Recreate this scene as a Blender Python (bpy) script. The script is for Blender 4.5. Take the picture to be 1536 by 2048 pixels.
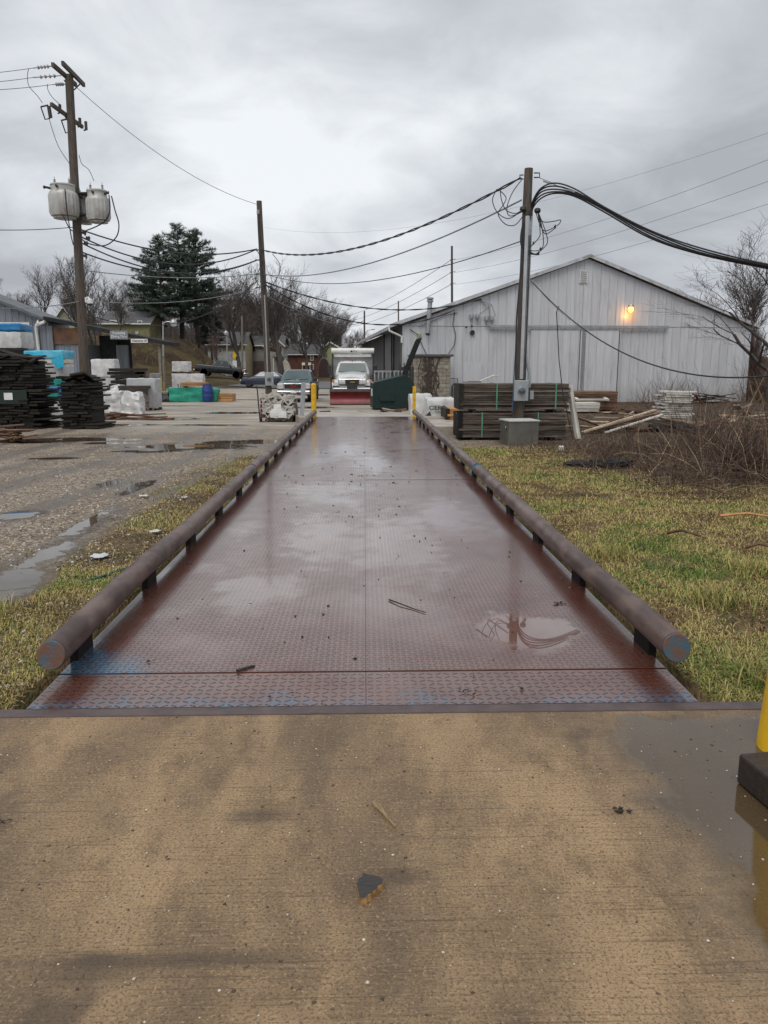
import bpy, bmesh, math, random
import numpy as np
from mathutils import Vector, Matrix, Euler, noise
R = math.radians
rnd = random.Random(11)
scn = bpy.context.scene
C = scn.collection
for o in list(bpy.data.objects):
    bpy.data.objects.remove(o)

# ------------------------------------------------------------------ camera, sky, light, exposure
FPX, CXP, CYP, HCAM = 1540.0, 768.0, 1024.0, 1.6
PITCH, YAW = math.atan(291 / FPX), R(1.43)
cam_d = bpy.data.cameras.new('camera')
cam_d.sensor_fit = 'VERTICAL'
cam_d.sensor_height = 36.0
cam_d.sensor_width = 27.0
cam_d.lens = FPX / 2048 * 36
cam_d.clip_start, cam_d.clip_end = 0.05, 4000
cam = bpy.data.objects.new('camera', cam_d)
C.objects.link(cam)
cam.location = (0, 0, HCAM)
cam.rotation_euler = (R(90) - PITCH, 0, -YAW)
scn.camera = cam
scn.render.resolution_x, scn.render.resolution_y = 768, 1024

SUN_EL, SUN_AZ = R(58), R(200)       # behind the camera, hidden in cloud
world = bpy.data.worlds.new('World')
scn.world = world
world.use_nodes = True
wn, wl = world.node_tree.nodes, world.node_tree.links
wn.clear()
def W(t, **k):
    n = wn.new(t)
    for a, b in k.items():
        setattr(n, a, b)
    return n
def wmath(op, a, b=None):
    n = W('ShaderNodeMath', operation=op)
    for i, v in enumerate((a, b)):
        if v is None: continue
        if isinstance(v, (int, float)): n.inputs[i].default_value = v
        else: wl.new(v, n.inputs[i])
    return n.outputs[0]
sky = W('ShaderNodeTexSky', sky_type='NISHITA')
sky.sun_disc = False
sky.sun_elevation, sky.sun_rotation = SUN_EL, SUN_AZ
sky.air_density, sky.dust_density = 1.0, 3.0
tc = W('ShaderNodeTexCoord')
sep = W('ShaderNodeSeparateXYZ')
wl.new(tc.outputs['Generated'], sep.inputs[0])
den = wmath('ADD', wmath('MAXIMUM', sep.outputs[2], 0.0), 0.30)   # flat cloud deck overhead
cmb = W('ShaderNodeCombineXYZ')
wl.new(wmath('DIVIDE', sep.outputs[0], den), cmb.inputs[0])
wl.new(wmath('DIVIDE', sep.outputs[1], den), cmb.inputs[1])
def wnoise(scale, detail, rough, off, dist=0.0):
    m = W('ShaderNodeMapping')
    m.inputs['Location'].default_value = off
    wl.new(cmb.outputs[0], m.inputs[0])
    n = W('ShaderNodeTexNoise')
    n.inputs['Scale'].default_value = scale
    n.inputs['Detail'].default_value = detail
    n.inputs['Roughness'].default_value = rough
    n.inputs['Distortion'].default_value = dist
    wl.new(m.outputs[0], n.inputs['Vector'])
    return n.outputs['Fac']
n1 = wnoise(1.0, 3, .5, (2.6, 12.4, 0), .3)
n2 = wnoise(3.2, 7, .58, (2.0, 5.0, 3.0), .4)
mixn = wmath('ADD', wmath('MULTIPLY', n1, .68), wmath('MULTIPLY', n2, .32))
cr = W('ShaderNodeValToRGB')
wl.new(mixn, cr.inputs[0])
E = cr.color_ramp.elements
E[0].position, E[0].color = .36, (.36, .375, .405, 1)
E[1].position, E[1].color = .64, (.76, .79, .815, 1)
e = E.new(.50); e.color = (.515, .54, .58, 1)
sc10 = W('ShaderNodeVectorMath', operation='SCALE')
sc10.inputs['Scale'].default_value = 10.0
wl.new(cr.outputs[0], sc10.inputs[0])
mx = W('ShaderNodeMixRGB')
mx.inputs[0].default_value = .96
wl.new(sky.outputs[0], mx.inputs[1])
wl.new(sc10.outputs[0], mx.inputs[2])
bg = W('ShaderNodeBackground')
bg.inputs['Strength'].default_value = 0.1
wl.new(mx.outputs[0], bg.inputs[0])
wo = W('ShaderNodeOutputWorld')
wl.new(bg.outputs[0], wo.inputs[0])

sd = bpy.data.lights.new('sun', 'SUN')
sd.energy, sd.angle, sd.color = 1.5, R(40), (1.0, .96, .9)
sun = bpy.data.objects.new('sun', sd)
C.objects.link(sun)
sun.rotation_euler = (R(90) - SUN_EL, 0, R(-22))
sun.location = (0, -20, 40)
vs = scn.view_settings
vs.view_transform, vs.look = 'Standard', 'None'
vs.exposure, vs.gamma = 0.26, 1.0
vs.use_curve_mapping = False

# ------------------------------------------------------------------ helpers
_cq = cam.rotation_euler.to_matrix()
def ray(px, py):
    return _cq @ Vector(((px - CXP) / FPX, -(py - CYP) / FPX, -1.0))
def at(px, py, Y):
    d = ray(px, py)
    return Vector((0, 0, HCAM)) + d * (Y / d.y)
def ss(a, b, x):
    t = min(1.0, max(0.0, (x - a) / (b - a)))
    return t * t * (3 - 2 * t)
def gz(x, y):
    z = -0.10 - 0.28 * ss(4, 24, y) - 0.10 * ss(24, 45, y)
    if y > 55:
        z += 0.95 * ss(60, 100, y) * ss(.10, .20, -x / y)
        s = (y - 100) + 1.2 * (-20 - x)
        z += 5.2 * ss(0, 25, s) * ss(.165, .23, -x / y)
        z += 7.0 * ss(150, 420, y)
    z += 0.03 * noise.noise((x * .35, y * .35, 0)) * ss(1.8, 3.0, abs(x))
    return z
def gnd(px, py, dz=0.0):
    d = ray(px, py)
    t = 5.0
    z = -0.3
    for _ in range(30):
        t = (z - HCAM) / d.z
        p = Vector((0, 0, HCAM)) + d * t
        z = gz(p.x, p.y)
    p.z = z
    return p
def mpp(Y):
    return Y / FPX

class MB:
    def __init__(self):
        self.v, self.f, self.mi = [], [], []
        self.cur = 0
    def add(self, vs, fs):
        o = len(self.v)
        self.v.extend([tuple(p) for p in vs])
        for f in fs:
            self.f.append(tuple(i + o for i in f))
            self.mi.append(self.cur)
        return self
    def box(self, c, s, rot=None, bev=0.0):
        sx, sy, sz = s[0] / 2, s[1] / 2, s[2] / 2
        if bev <= 0:
            vs = [Vector((x * sx, y * sy, z * sz)) for x in (-1, 1) for y in (-1, 1) for z in (-1, 1)]
            fs = [(0, 1, 3, 2), (4, 6, 7, 5), (0, 4, 5, 1), (2, 3, 7, 6), (0, 2, 6, 4), (1, 5, 7, 3)]
        else:
            b = min(bev, sx * .9, sy * .9, sz * .9)
            bm = bmesh.new()
            bmesh.ops.create_cube(bm, size=1.0)
            for v in bm.verts:
                v.co = Vector((v.co.x * 2 * sx, v.co.y * 2 * sy, v.co.z * 2 * sz))
            bmesh.ops.bevel(bm, geom=bm.edges[:], offset=b, segments=2, affect='EDGES', profile=.5)
            bm.verts.ensure_lookup_table()
            for i, v in enumerate(bm.verts): v.index = i
            vs = [v.co.copy() for v in bm.verts]
            fs = [tuple(v.index for v in f.verts) for f in bm.faces]
            bm.free()
        if rot is not None:
            m = Euler(rot).to_matrix()
            vs = [m @ p for p in vs]
        c = Vector(c)
        return self.add([p + c for p in vs], fs)
    def b2(self, x0, x1, y0, y1, z0, z1, bev=0.0):
        return self.box(((x0 + x1) / 2, (y0 + y1) / 2, (z0 + z1) / 2), (x1 - x0, y1 - y0, z1 - z0), None, bev)
    def cyl(self, p0, p1, r0, r1=None, n=10, caps=True):
        p0, p1 = Vector(p0), Vector(p1)
        r1 = r0 if r1 is None else r1
        d = (p1 - p0).normalized()
        a = Vector((0, 0, 1)) if abs(d.z) < .9 else Vector((1, 0, 0))
        u = d.cross(a).normalized(); w = d.cross(u)
        vs, fs = [], []
        for p, r in ((p0, r0), (p1, r1)):
            for k in range(n):
                t = 2 * math.pi * k / n
                vs.append(p + (u * math.cos(t) + w * math.sin(t)) * r)
        for k in range(n):
            j = (k + 1) % n
            fs.append((k, n + k, n + j, j))
        if caps:
            fs.append(tuple(range(n)))
            fs.append(tuple(reversed(range(n, 2 * n))))
        return self.add(vs, fs)
    def tube(self, pts, r, n=6, r1=None):
        pts = [Vector(p) for p in pts]
        vs, fs = [], []
        m = len(pts)
        prev = None
        for i, p in enumerate(pts):
            d = (pts[min(i + 1, m - 1)] - pts[max(i - 1, 0)])
            d = d.normalized() if d.length > 1e-9 else Vector((0, 0, 1))
            if prev is None:
                a = Vector((0, 0, 1)) if abs(d.z) < .9 else Vector((1, 0, 0))
                u = d.cross(a).normalized()
            else:
                u = prev - d * prev.dot(d)
                u = u.normalized() if u.length > 1e-6 else d.orthogonal().normalized()
            prev = u
            w = d.cross(u)
            rr = r if r1 is None else r + (r1 - r) * i / (m - 1)
            for k in range(n):
                t = 2 * math.pi * k / n
                vs.append(p + (u * math.cos(t) + w * math.sin(t)) * rr)
        for i in range(m - 1):
            for k in range(n):
                j = (k + 1) % n
                fs.append((i * n + k, (i + 1) * n + k, (i + 1) * n + j, i * n + j))
        fs.append(tuple(range(n)))
        fs.append(tuple(reversed(range((m - 1) * n, m * n))))
        return self.add(vs, fs)
    def lathe(self, prof, n=16, c=(0, 0, 0), axis='z', ang=2 * math.pi):
        vs, fs = [], []
        c = Vector(c)
        for (r, z) in prof:
            for k in range(n):
                t = ang * k / n
                x, y = r * math.cos(t), r * math.sin(t)
                p = Vector((x, y, z)) if axis == 'z' else (Vector((z, x, y)) if axis == 'x' else Vector((x, z, y)))
                vs.append(p + c)
        for i in range(len(prof) - 1):
            for k in range(n):
                j = (k + 1) % n
                fs.append((i * n + k, i * n + j, (i + 1) * n + j, (i + 1) * n + k))
        fs.append(tuple(reversed(range(n))))
        fs.append(tuple(range((len(prof) - 1) * n, len(prof) * n)))
        return self.add(vs, fs)
    def prism(self, poly, y0, y1):          # polygon in xz, extruded along y
        n = len(poly)
        vs = [(p[0], y0, p[1]) for p in poly] + [(p[0], y1, p[1]) for p in poly]
        fs = [tuple(range(n)), tuple(reversed(range(n, 2 * n)))]
        for k in range(n):
            j = (k + 1) % n
            fs.append((k, n + k, n + j, j))
        return self.add(vs, fs)
    def prismx(self, poly, x0, x1):         # polygon in yz, extruded along x
        n = len(poly)
        vs = [(x0, p[0], p[1]) for p in poly] + [(x1, p[0], p[1]) for p in poly]
        fs = [tuple(range(n)), tuple(reversed(range(n, 2 * n)))]
        for k in range(n):
            j = (k + 1) % n
            fs.append((k, n + k, n + j, j))
        return self.add(vs, fs)
    def loft(self, secs, caps=True):
        n = len(secs[0])
        vs = [p for s in secs for p in s]
        fs = []
        for i in range(len(secs) - 1):
            for k in range(n):
                j = (k + 1) % n
                fs.append((i * n + k, (i + 1) * n + k, (i + 1) * n + j, i * n + j))
        if caps:
            fs.append(tuple(range(n)))
            fs.append(tuple(reversed(range((len(secs) - 1) * n, len(secs) * n))))
        return self.add(vs, fs)
    def mesh(self, name, mats, smooth=False, ang=40):
        me = bpy.data.meshes.new(name)
        me.from_pydata(self.v, [], self.f)
        mats = mats if isinstance(mats, (list, tuple)) else [mats]
        for m in mats: me.materials.append(m)
        if len(mats) > 1: me.polygons.foreach_set('material_index', self.mi)
        bm = bmesh.new(); bm.from_mesh(me)
        bmesh.ops.recalc_face_normals(bm, faces=bm.faces[:])
        if smooth:
            for f in bm.faces: f.smooth = True
            for e in bm.edges:
                if len(e.link_faces) == 2 and e.calc_face_angle(0) > R(ang): e.smooth = False
        bm.to_mesh(me); bm.free()
        return me
    def build(self, name, mats, parent=None, loc=(0, 0, 0), rz=0, smooth=False):
        return obj(name, self.mesh(name, mats, smooth), parent, loc, rz)

def obj(name, me, parent=None, loc=(0, 0, 0), rz=0):
    o = bpy.data.objects.new(name, me)
    C.objects.link(o)
    o.parent = parent
    o.location = loc
    if isinstance(rz, (tuple, list)): o.rotation_euler = rz
    elif rz: o.rotation_euler = (0, 0, rz)
    return o
def tag(o, label, cat=None, group=None, kind=None):
    o['label'] = label
    if cat: o['category'] = cat
    if group: o['group'] = group
    if kind: o['kind'] = kind
    return o
def thing(name, label, cat, loc=(0, 0, 0), rz=0, group=None):
    o = obj(name, None, None, loc, rz)
    o.empty_display_size = .2
    return tag(o, label, cat, group)
def kids(o):
    return [c for c in bpy.data.objects if c.parent == o]
def copy_tree(o, parent=None, chmap=None):
    c = o.copy(); C.objects.link(c)
    if parent is not None: c.parent = parent
    for ch in o.children: copy_tree(ch, c)
    return c
def lumpy(w, d, h, amp=.03, cuts=5, seed=0, taper=0.0, rounded=.06):
    """a wrapped or sagging bundle standing on z=0"""
    bm = bmesh.new()
    bmesh.ops.create_cube(bm, size=1.0)
    bmesh.ops.subdivide_edges(bm, edges=bm.edges[:], cuts=cuts, use_grid_fill=True)
    m = MB()
    for i, v in enumerate(bm.verts):
        v.index = i
        p = v.co.copy()
        e = [max(0, abs(t) - (.5 - rounded)) / rounded for t in p]
        k = sum(1 for t in e if t > .01)
        if k >= 2:
            for a in range(3):
                if e[a] > .01: p[a] *= 1 - rounded * .45 * (k - 1)
        t = 1 - taper * (p.z + .5)
        q = Vector((p.x * w * t, p.y * d * t, (p.z + .5) * h))
        nz = noise.noise_vector((q * 3.1) + Vector((seed * 7.3, seed * 1.7, 0)))
        n2 = noise.noise_vector(Vector((q.x * 5, q.y * 5, q.z * 14)) + Vector((seed * 3.3, seed * 9.7, 0)))
        q += nz * amp + n2 * amp * .45
        q.z = max(0.0, q.z)
        m.v.append(tuple(q))
    bm.verts.ensure_lookup_table()
    for f in bm.faces:
        m.f.append(tuple(v.index for v in f.verts)); m.mi.append(0)
    bm.free()
    return m
def text_mesh(s, size, mat, extrude=.002, align='CENTER', bold=0.0):
    cu = bpy.data.curves.new('t', 'FONT')
    cu.body, cu.size, cu.extrude, cu.align_x, cu.offset = s, size, extrude, align, bold
    cu.resolution_u = 2
    to = bpy.data.objects.new('t', cu); C.objects.link(to)
    dg = bpy.context.evaluated_depsgraph_get()
    me = bpy.data.meshes.new_from_object(to.evaluated_get(dg))
    bpy.data.objects.remove(to); bpy.data.curves.remove(cu)
    me.materials.clear(); me.materials.append(mat)
    me.name = 'lettering'
    return me

# ------------------------------------------------------------------ materials
class NT:
    def __init__(self, name):
        self.m = bpy.data.materials.new(name)
        self.m.use_nodes = True
        self.t = self.m.node_tree
        self.b = self.t.nodes['Principled BSDF']
        self.tc = self.n('ShaderNodeTexCoord')
    def n(self, t, **k):
        x = self.t.nodes.new(t)
        for a, b in k.items(): setattr(x, a, b)
        return x
    def set(self, sock, v):
        if v is None: return
        if isinstance(v, bpy.types.NodeSocket): self.t.links.new(v, sock)
        elif isinstance(v, (tuple, list)) and len(v) == 3 and sock.type == 'RGBA': sock.default_value = (*v, 1)
        else: sock.default_value = v
    def math(self, op, a, b=None, c=None, clamp=False):
        x = self.n('ShaderNodeMath', operation=op, use_clamp=clamp)
        for i, v in enumerate((a, b, c)): self.set(x.inputs[i], v) if v is not None else None
        return x.outputs[0]
    def mix(self, f, a, b, blend='MIX'):
        x = self.n('ShaderNodeMixRGB', blend_type=blend)
        self.set(x.inputs[0], f); self.set(x.inputs[1], a); self.set(x.inputs[2], b)
        return x.outputs[0]
    def ramp(self, f, a, b, ca=(0, 0, 0), cb=(1, 1, 1)):
        x = self.n('ShaderNodeMapRange', interpolation_type='SMOOTHSTEP')
        self.set(x.inputs[0], f); x.inputs[1].default_value = a; x.inputs[2].default_value = b
        return x.outputs[0]
    def map(self, scale=(1, 1, 1), loc=(0, 0, 0), rot=(0, 0, 0), coord='Object', vec=None):
        x = self.n('ShaderNodeMapping')
        x.inputs['Scale'].default_value = scale; x.inputs['Location'].default_value = loc; x.inputs['Rotation'].default_value = rot
        self.t.links.new(vec or self.tc.outputs[coord], x.inputs[0])
        return x.outputs[0]
    def noise(self, scale, detail=4, rough=.55, vec=None, dist=0.0, out='Fac'):
        x = self.n('ShaderNodeTexNoise')
        x.inputs['Scale'].default_value = scale; x.inputs['Detail'].default_value = detail
        x.inputs['Roughness'].default_value = rough; x.inputs['Distortion'].default_value = dist
        self.t.links.new(vec or self.tc.outputs['Object'], x.inputs['Vector'])
        return x.outputs[out]
    def voro(self, scale, vec=None, out='Distance', feature='F1'):
        x = self.n('ShaderNodeTexVoronoi', feature=feature)
        x.inputs['Scale'].default_value = scale
        self.t.links.new(vec or self.tc.outputs['Object'], x.inputs['Vector'])
        return x.outputs[out]
    def bump(self, h, strength=.5, dist=.01, nrm=None):
        x = self.n('ShaderNodeBump')
        self.set(x.inputs['Strength'], strength); x.inputs['Distance'].default_value = dist
        self.set(x.inputs['Height'], h)
        if nrm is not None: self.t.links.new(nrm, x.inputs['Normal'])
        self.t.links.new(x.outputs[0], self.b.inputs['Normal'])
        return x.outputs[0]
    def sep(self, vec=None):
        x = self.n('ShaderNodeSeparateXYZ')
        self.t.links.new(vec or self.tc.outputs['Object'], x.inputs[0])
        return x.outputs
    def out(self, col=None, rough=None, metal=None, spec=None):
        self.set(self.b.inputs['Base Color'], col)
        self.set(self.b.inputs['Roughness'], rough)
        self.set(self.b.inputs['Metallic'], metal)
        self.set(self.b.inputs['Specular IOR Level'], spec)
        return self.m
def pm(name, c1, c2=None, scale=4.0, rough=.6, metal=0.0, bump=.15, bd=.01, stretch=(1, 1, 1), rndv=0.0, spec=.5, detail=5, dirt=None, lo=.35, hi=.65):
    """painted / weathered general surface: two tones, grain, optional dirt tone and per-object variation"""
    t = NT(name)
    c2 = c2 or tuple(x * .7 for x in c1)
    v = t.map(stretch)
    if rndv:
        oi = t.n('ShaderNodeObjectInfo')
        ad = t.n('ShaderNodeVectorMath', operation='ADD')
        t.t.links.new(v, ad.inputs[0]); sc = t.math('MULTIPLY', oi.outputs['Random'], 37.0)
        cb = t.n('ShaderNodeCombineXYZ')
        for i in range(3): t.t.links.new(sc, cb.inputs[i])
        t.t.links.new(cb.outputs[0], ad.inputs[1])
        v = ad.outputs[0]
    f = t.noise(scale, detail, .6, v)
    col = t.mix(t.ramp(f, lo, hi), c1, c2)
    if dirt:
        d = t.noise(scale * .35, 6, .65, v)
        col = t.mix(t.ramp(d, .5, .72), col, dirt)
    if rndv:
        hv = t.n('ShaderNodeHueSaturation')
        t.set(hv.inputs['Color'], col)
        t.set(hv.inputs['Value'], t.math('ADD', t.math('MULTIPLY', oi.outputs['Random'], rndv * 2), 1 - rndv))
        col = hv.outputs[0]
    fr = t.noise(scale * 2.3, 3, .5, v)
    ro = t.math('ADD', t.math('MULTIPLY', fr, .24), rough - .12, clamp=True)
    if bump: t.bump(t.noise(scale * 5, 4, .6, v), bump, bd)
    return t.out(col, ro, metal, spec)
M = {}
M['black'] = pm('black_rubber', (.018, .018, .019), (.03, .03, .03), 6, .55)
M['darkmetal'] = pm('dark_metal', (.03, .03, .032), (.06, .055, .05), 5, .45, .3)
M['galv'] = pm('galvanized_steel', (.42, .43, .44), (.30, .31, .32), 7, .42, .55, .1)
M['greymetal'] = pm('grey_painted_metal', (.36, .38, .39), (.28, .30, .31), 5, .4, .2, .06)
M['white'] = pm('white_paint', (.72, .72, .70), (.60, .60, .58), 4, .4, 0, .05)
M['yellow'] = pm('yellow_paint', (.78, .47, .012), (.62, .34, .01), 6, .42, 0, .12, dirt=(.30, .17, .03))
M['redpaint'] = pm('red_paint', (.22, .025, .02), (.13, .02, .016), 5, .5, 0, .15)
M['wire'] = pm('black_cable', (.02, .02, .022), (.03, .03, .03), 5, .5)
M['wiregrey'] = pm('grey_cable', (.28, .29, .30), (.2, .2, .21), 5, .45, .3)
M['screen'] = pm('windscreen_glass', (.10, .13, .135), (.08, .11, .115), 2, .12, 0, 0, spec=.22)
M['glassd'] = pm('dark_glass', (.03, .04, .042), (.02, .03, .03), 2, .06, 0, 0, spec=.8)
M['glassw'] = pm('window_glass', (.10, .12, .13), (.06, .07, .08), 2, .08, 0, 0, spec=.9)
M['chrome'] = pm('chrome', (.62, .63, .64), (.5, .5, .5), 4, .14, 1.0, 0)
M['polewood'] = pm('pole_wood', (.115, .082, .062), (.055, .040, .032), 5, .75, 0, .5, .02, (6, 6, .5), dirt=(.10, .10, .085))
M['porcelain'] = pm('porcelain', (.42, .41, .39), (.3, .29, .28), 6, .25, 0, 0)
M['concblock'] = pm('concrete_block', (.34, .31, .25), (.25, .22, .175), 5, .85, 0, .4, .01, rndv=.14, dirt=(.14, .11, .08))
# ------------------------------------------------------------------ ground
def ell(px, py, rx, ry, rot=0.0):
    p = gnd(px, py)
    return (p.x, p.y, rx, ry, R(rot))
PUD = [ell(385, 893, 1.75, 1.15, 0), ell(500, 884, 1.5, .8), ell(300, 902, .9, .55), ell(150, 879, 1.9, .75, 0), ell(225, 886, .9, .5), ell(60, 884, 1.0, .45),
       ell(105, 917, .62, .28), ell(30, 1165, .26, .6, 12), ell(95, 1115, .13, 1.5, 0), ell(190, 1040, .12, 1.3, 0), ell(275, 975, .2, 1.2, 0), ell(215, 968, .2, .5, 0), ell(30, 1030, .25, .35, 0),
       ell(330, 838, 1.4, .9), ell(480, 826, 2.2, .9), ell(420, 850, 1.6, .35), ell(260, 850, 1.2, .5), ell(620, 815, 1.5, 1.2), ell(450, 800, 4, .6), ell(640, 790, 2, 1.6), ell(340, 812, 2, .6)]
TRK = []      # ruts, damp and dark
for (px, py, rx, ry, rot) in ((560, 800, 5, .3, 3), (300, 870, 5, .25, 4), (420, 822, 6, .25, 2), (380, 790, 8, .4, 1), (200, 935, 2.5, .2, 8)):
    TRK.append(ell(px, py, rx, ry, rot))
def field(L, x, y):
    b = -1.0
    if L is TRK and 4.5 < y < 27:
        for xc, hw in ((-2.95, .17), (-3.9, .30), (-5.2, .34), (-6.4, .28), (-7.6, .35), (-9.2, .4)):
            b = max(b, 1 - abs(x - xc - .25 * math.sin(y * .33 + xc)) / hw)
    for (cx, cy, rx, ry, ro) in L:
        dx, dy = x - cx, y - cy
        if abs(dx) > 9 or abs(dy) > 9: continue
        c, s = math.cos(ro), math.sin(ro)
        u, v = (dx * c + dy * s) / rx, (-dx * s + dy * c) / ry
        b = max(b, 1 - math.sqrt(u * u + v * v))
    return b
def axis(lims):
    out = []
    for a, b, st in lims:
        n = max(1, int(round((b - a) / st)))
        out += [a + (b - a) * i / n for i in range(n)]
    return out + [lims[-1][1]]
gx = axis([(-900, -200, 100), (-200, -60, 10), (-60, -16, 2), (-16, -1.78, .2), (-1.78, -1.72, .06), (-1.72, 1.72, .43), (1.72, 1.78, .06), (1.78, 14, .3), (14, 60, 2), (60, 200, 10), (200, 900, 100)])
gy = axis([(-8, 3.3, 1.6), (3.3, 3.42, .06), (3.42, 25.16, .2), (25.16, 25.26, .1), (25.26, 34, .25), (34, 62, 1), (62, 160, 2.5), (160, 420, 20), (420, 2000, 150)])
gv, zone, pud = [], [], []
for y in gy:
    for x in gx:
        z = gz(x, y)
        if abs(x) < 1.75 and 3.36 < y < 25.2: z -= .33
        if y < 3.36 and abs(x) < 12: z -= .3
        gv.append((x, y, z))
        lawn = ss(1.5, 1.7, x) * (1 - ss(17.5, 19.5, y)) * (1 - ss(24, 40, x))
        brush = ss(1.6, 2.2, x) * ss(17.5, 19.5, y) * (1 - ss(70, 90, y)) * ss(2.5, 4.5, x - (y - 20) * .02)
        brush = max(brush, ss(3.0, 4.8, x - (18 - y) * .12) * ss(10.2, 12.5, y) * (1 - ss(70, 90, y)))
        weeds = ss(-3.9 + .35 * math.sin(y * .9), -2.3, x) * (1 - ss(1.5, 1.7, x)) * (1 - ss(15, 19, y))
        weeds = max(weeds, (1 - ss(5.2, 6.6, y + (x + 1.7) * .25)) * ss(-6, -3, x) * (1 - ss(1.5, 1.7, x)) * .9)
        pale = ss(20, 30, y) * (1 - brush) * (1 - ss(95, 115, y))
        hill = max(ss(-9, -13, x) * ss(66, 74, y), ss(88, 100, y))
        zone.append((max(lawn * (1 - brush), weeds * .75), brush, pale * (1 - hill), hill))
        pud.append((field(PUD, x, y) if (x < -1.5 or y > 25) and y < 70 else -1.0, field(TRK, x, y) if x < -1.9 or y > 26 else -1.0))
nx, ny = len(gx), len(gy)
gf = [(j * nx + i, j * nx + i + 1, (j + 1) * nx + i + 1, (j + 1) * nx + i) for j in range(ny - 1) for i in range(nx - 1)]
gme = bpy.data.meshes.new('ground')
gme.from_pydata(gv, [], gf)
gme.polygons.foreach_set('use_smooth', [True] * len(gf))
ca = gme.color_attributes.new('zone', 'FLOAT_COLOR', 'POINT')
ca.data.foreach_set('color', [c for q in zone for c in q])
for nm, k in (('puddle', 0), ('track', 1)):
    pa = gme.attributes.new(nm, 'FLOAT', 'POINT')
    pa.data.foreach_set('value', [q[k] for q in pud])
t = NT('ground')
at_z = t.n('ShaderNodeVertexColor', layer_name='zone')
sp = t.n('ShaderNodeSeparateColor'); t.t.links.new(at_z.outputs[0], sp.inputs[0])
def attr(nm):
    a = t.n('ShaderNodeAttribute', attribute_name=nm); return a.outputs['Fac']
e1 = t.noise(1.6, 6, .65)
e2 = t.noise(7.0, 5, .65)
edge = t.math('ADD', t.math('MULTIPLY', e1, .6), t.math('MULTIPLY', e2, .4))
def soft(m, w=.25):
    return t.ramp(t.math('ADD', m, t.math('MULTIPLY', t.math('SUBTRACT', edge, .5), 1.6)), .5 - w, .5 + w)
zg, zb, zp, zh = soft(sp.outputs[0]), soft(sp.outputs[1]), soft(sp.outputs[2], .45), soft(at_z.outputs['Alpha'])
vo = t.voro(30, out='Color'); vs_ = t.n('ShaderNodeSeparateColor'); t.t.links.new(vo, vs_.inputs[0])
vd = t.voro(30)
vo2 = t.voro(75, out='Color'); vs2 = t.n('ShaderNodeSeparateColor'); t.t.links.new(vo2, vs2.inputs[0])
stone = t.mix(vs2.outputs[0], (.15, .115, .085), (.44, .385, .31))
mud = t.mix(e2, (.085, .058, .038), (.19, .14, .098))
big = t.noise(.55, 5, .6)
gcol = t.mix(t.ramp(t.math('ADD', vs_.outputs[1], t.math('MULTIPLY', t.math('SUBTRACT', big, .5), 1.4)), .35, .75), mud, stone)
trk = t.ramp(t.math('ADD', attr('track'), t.math('MULTIPLY', t.math('SUBTRACT', edge, .5), 2.6)), -.1, .5)
gcol = t.mix(t.math('MULTIPLY', trk, .6), gcol, (.095, .068, .048))
pcol = t.mix(t.ramp(t.noise(.9, 6, .7, t.map((.35, 1.6, 1))), .38, .62), (.46, .42, .36), (.25, .215, .175))
gcol = t.mix(t.math('MULTIPLY', zp, .85), gcol, pcol)
lcol = t.mix(t.ramp(t.noise(2.2, 5, .6), .4, .62), (.17, .12, .06), (.085, .075, .032))
lcol = t.mix(t.ramp(t.noise(14, 4, .6), .45, .7), lcol, (.09, .062, .04))
gcol = t.mix(zg, gcol, lcol)
bcol = t.mix(t.ramp(t.noise(3, 5, .65), .4, .65), (.058, .040, .028), (.125, .095, .065))
gcol = t.mix(zb, gcol, bcol)
hcol = t.mix(t.ramp(t.noise(.25, 6, .65), .4, .6), (.088, .070, .034), (.046, .033, .021))
gcol = t.mix(zh, gcol, hcol)
pd = attr('puddle')
pw = t.ramp(t.math('ADD', pd, t.math('MULTIPLY', t.math('SUBTRACT', edge, .53), 1.9)), .02, .12)
pdamp = t.ramp(t.math('ADD', pd, t.math('MULTIPLY', t.math('SUBTRACT', edge, .5), 1.9)), -.45, .1)
gcol = t.mix(t.math('MULTIPLY', pdamp, .55), gcol, (.085, .065, .048))
gcol = t.mix(pw, gcol, (.075, .055, .036))
dry = t.math('SUBTRACT', 1.0, pw)
ro = t.math('MULTIPLY', t.math('SUBTRACT', .62, t.math('ADD', t.math('MULTIPLY', pdamp, .2), t.math('MULTIPLY', trk, .36))), dry)
ro = t.math('ADD', ro, .02)
hgt = t.math('ADD', t.math('MULTIPLY', t.math('SUBTRACT', 1.0, vd), .8), t.math('MULTIPLY', e2, 1.0))
t.bump(hgt, t.math('MULTIPLY', dry, .75), .03)
dz_ = t.math('MULTIPLY', t.math('MAXIMUM', t.math('MAXIMUM', zg, zb), zh), .28)
M['ground'] = t.out(gcol, ro, 0.0, t.math('ADD', t.math('SUBTRACT', .24, t.math('MULTIPLY', dz_, .7)), t.math('MULTIPLY', t.math('MAXIMUM', pdamp, trk), .25)))
gme.materials.append(M['ground'])
tag(obj('ground', gme), 'wet gravel yard with puddles, ruts and grassy verges around the scale', 'ground', kind='structure')

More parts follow.
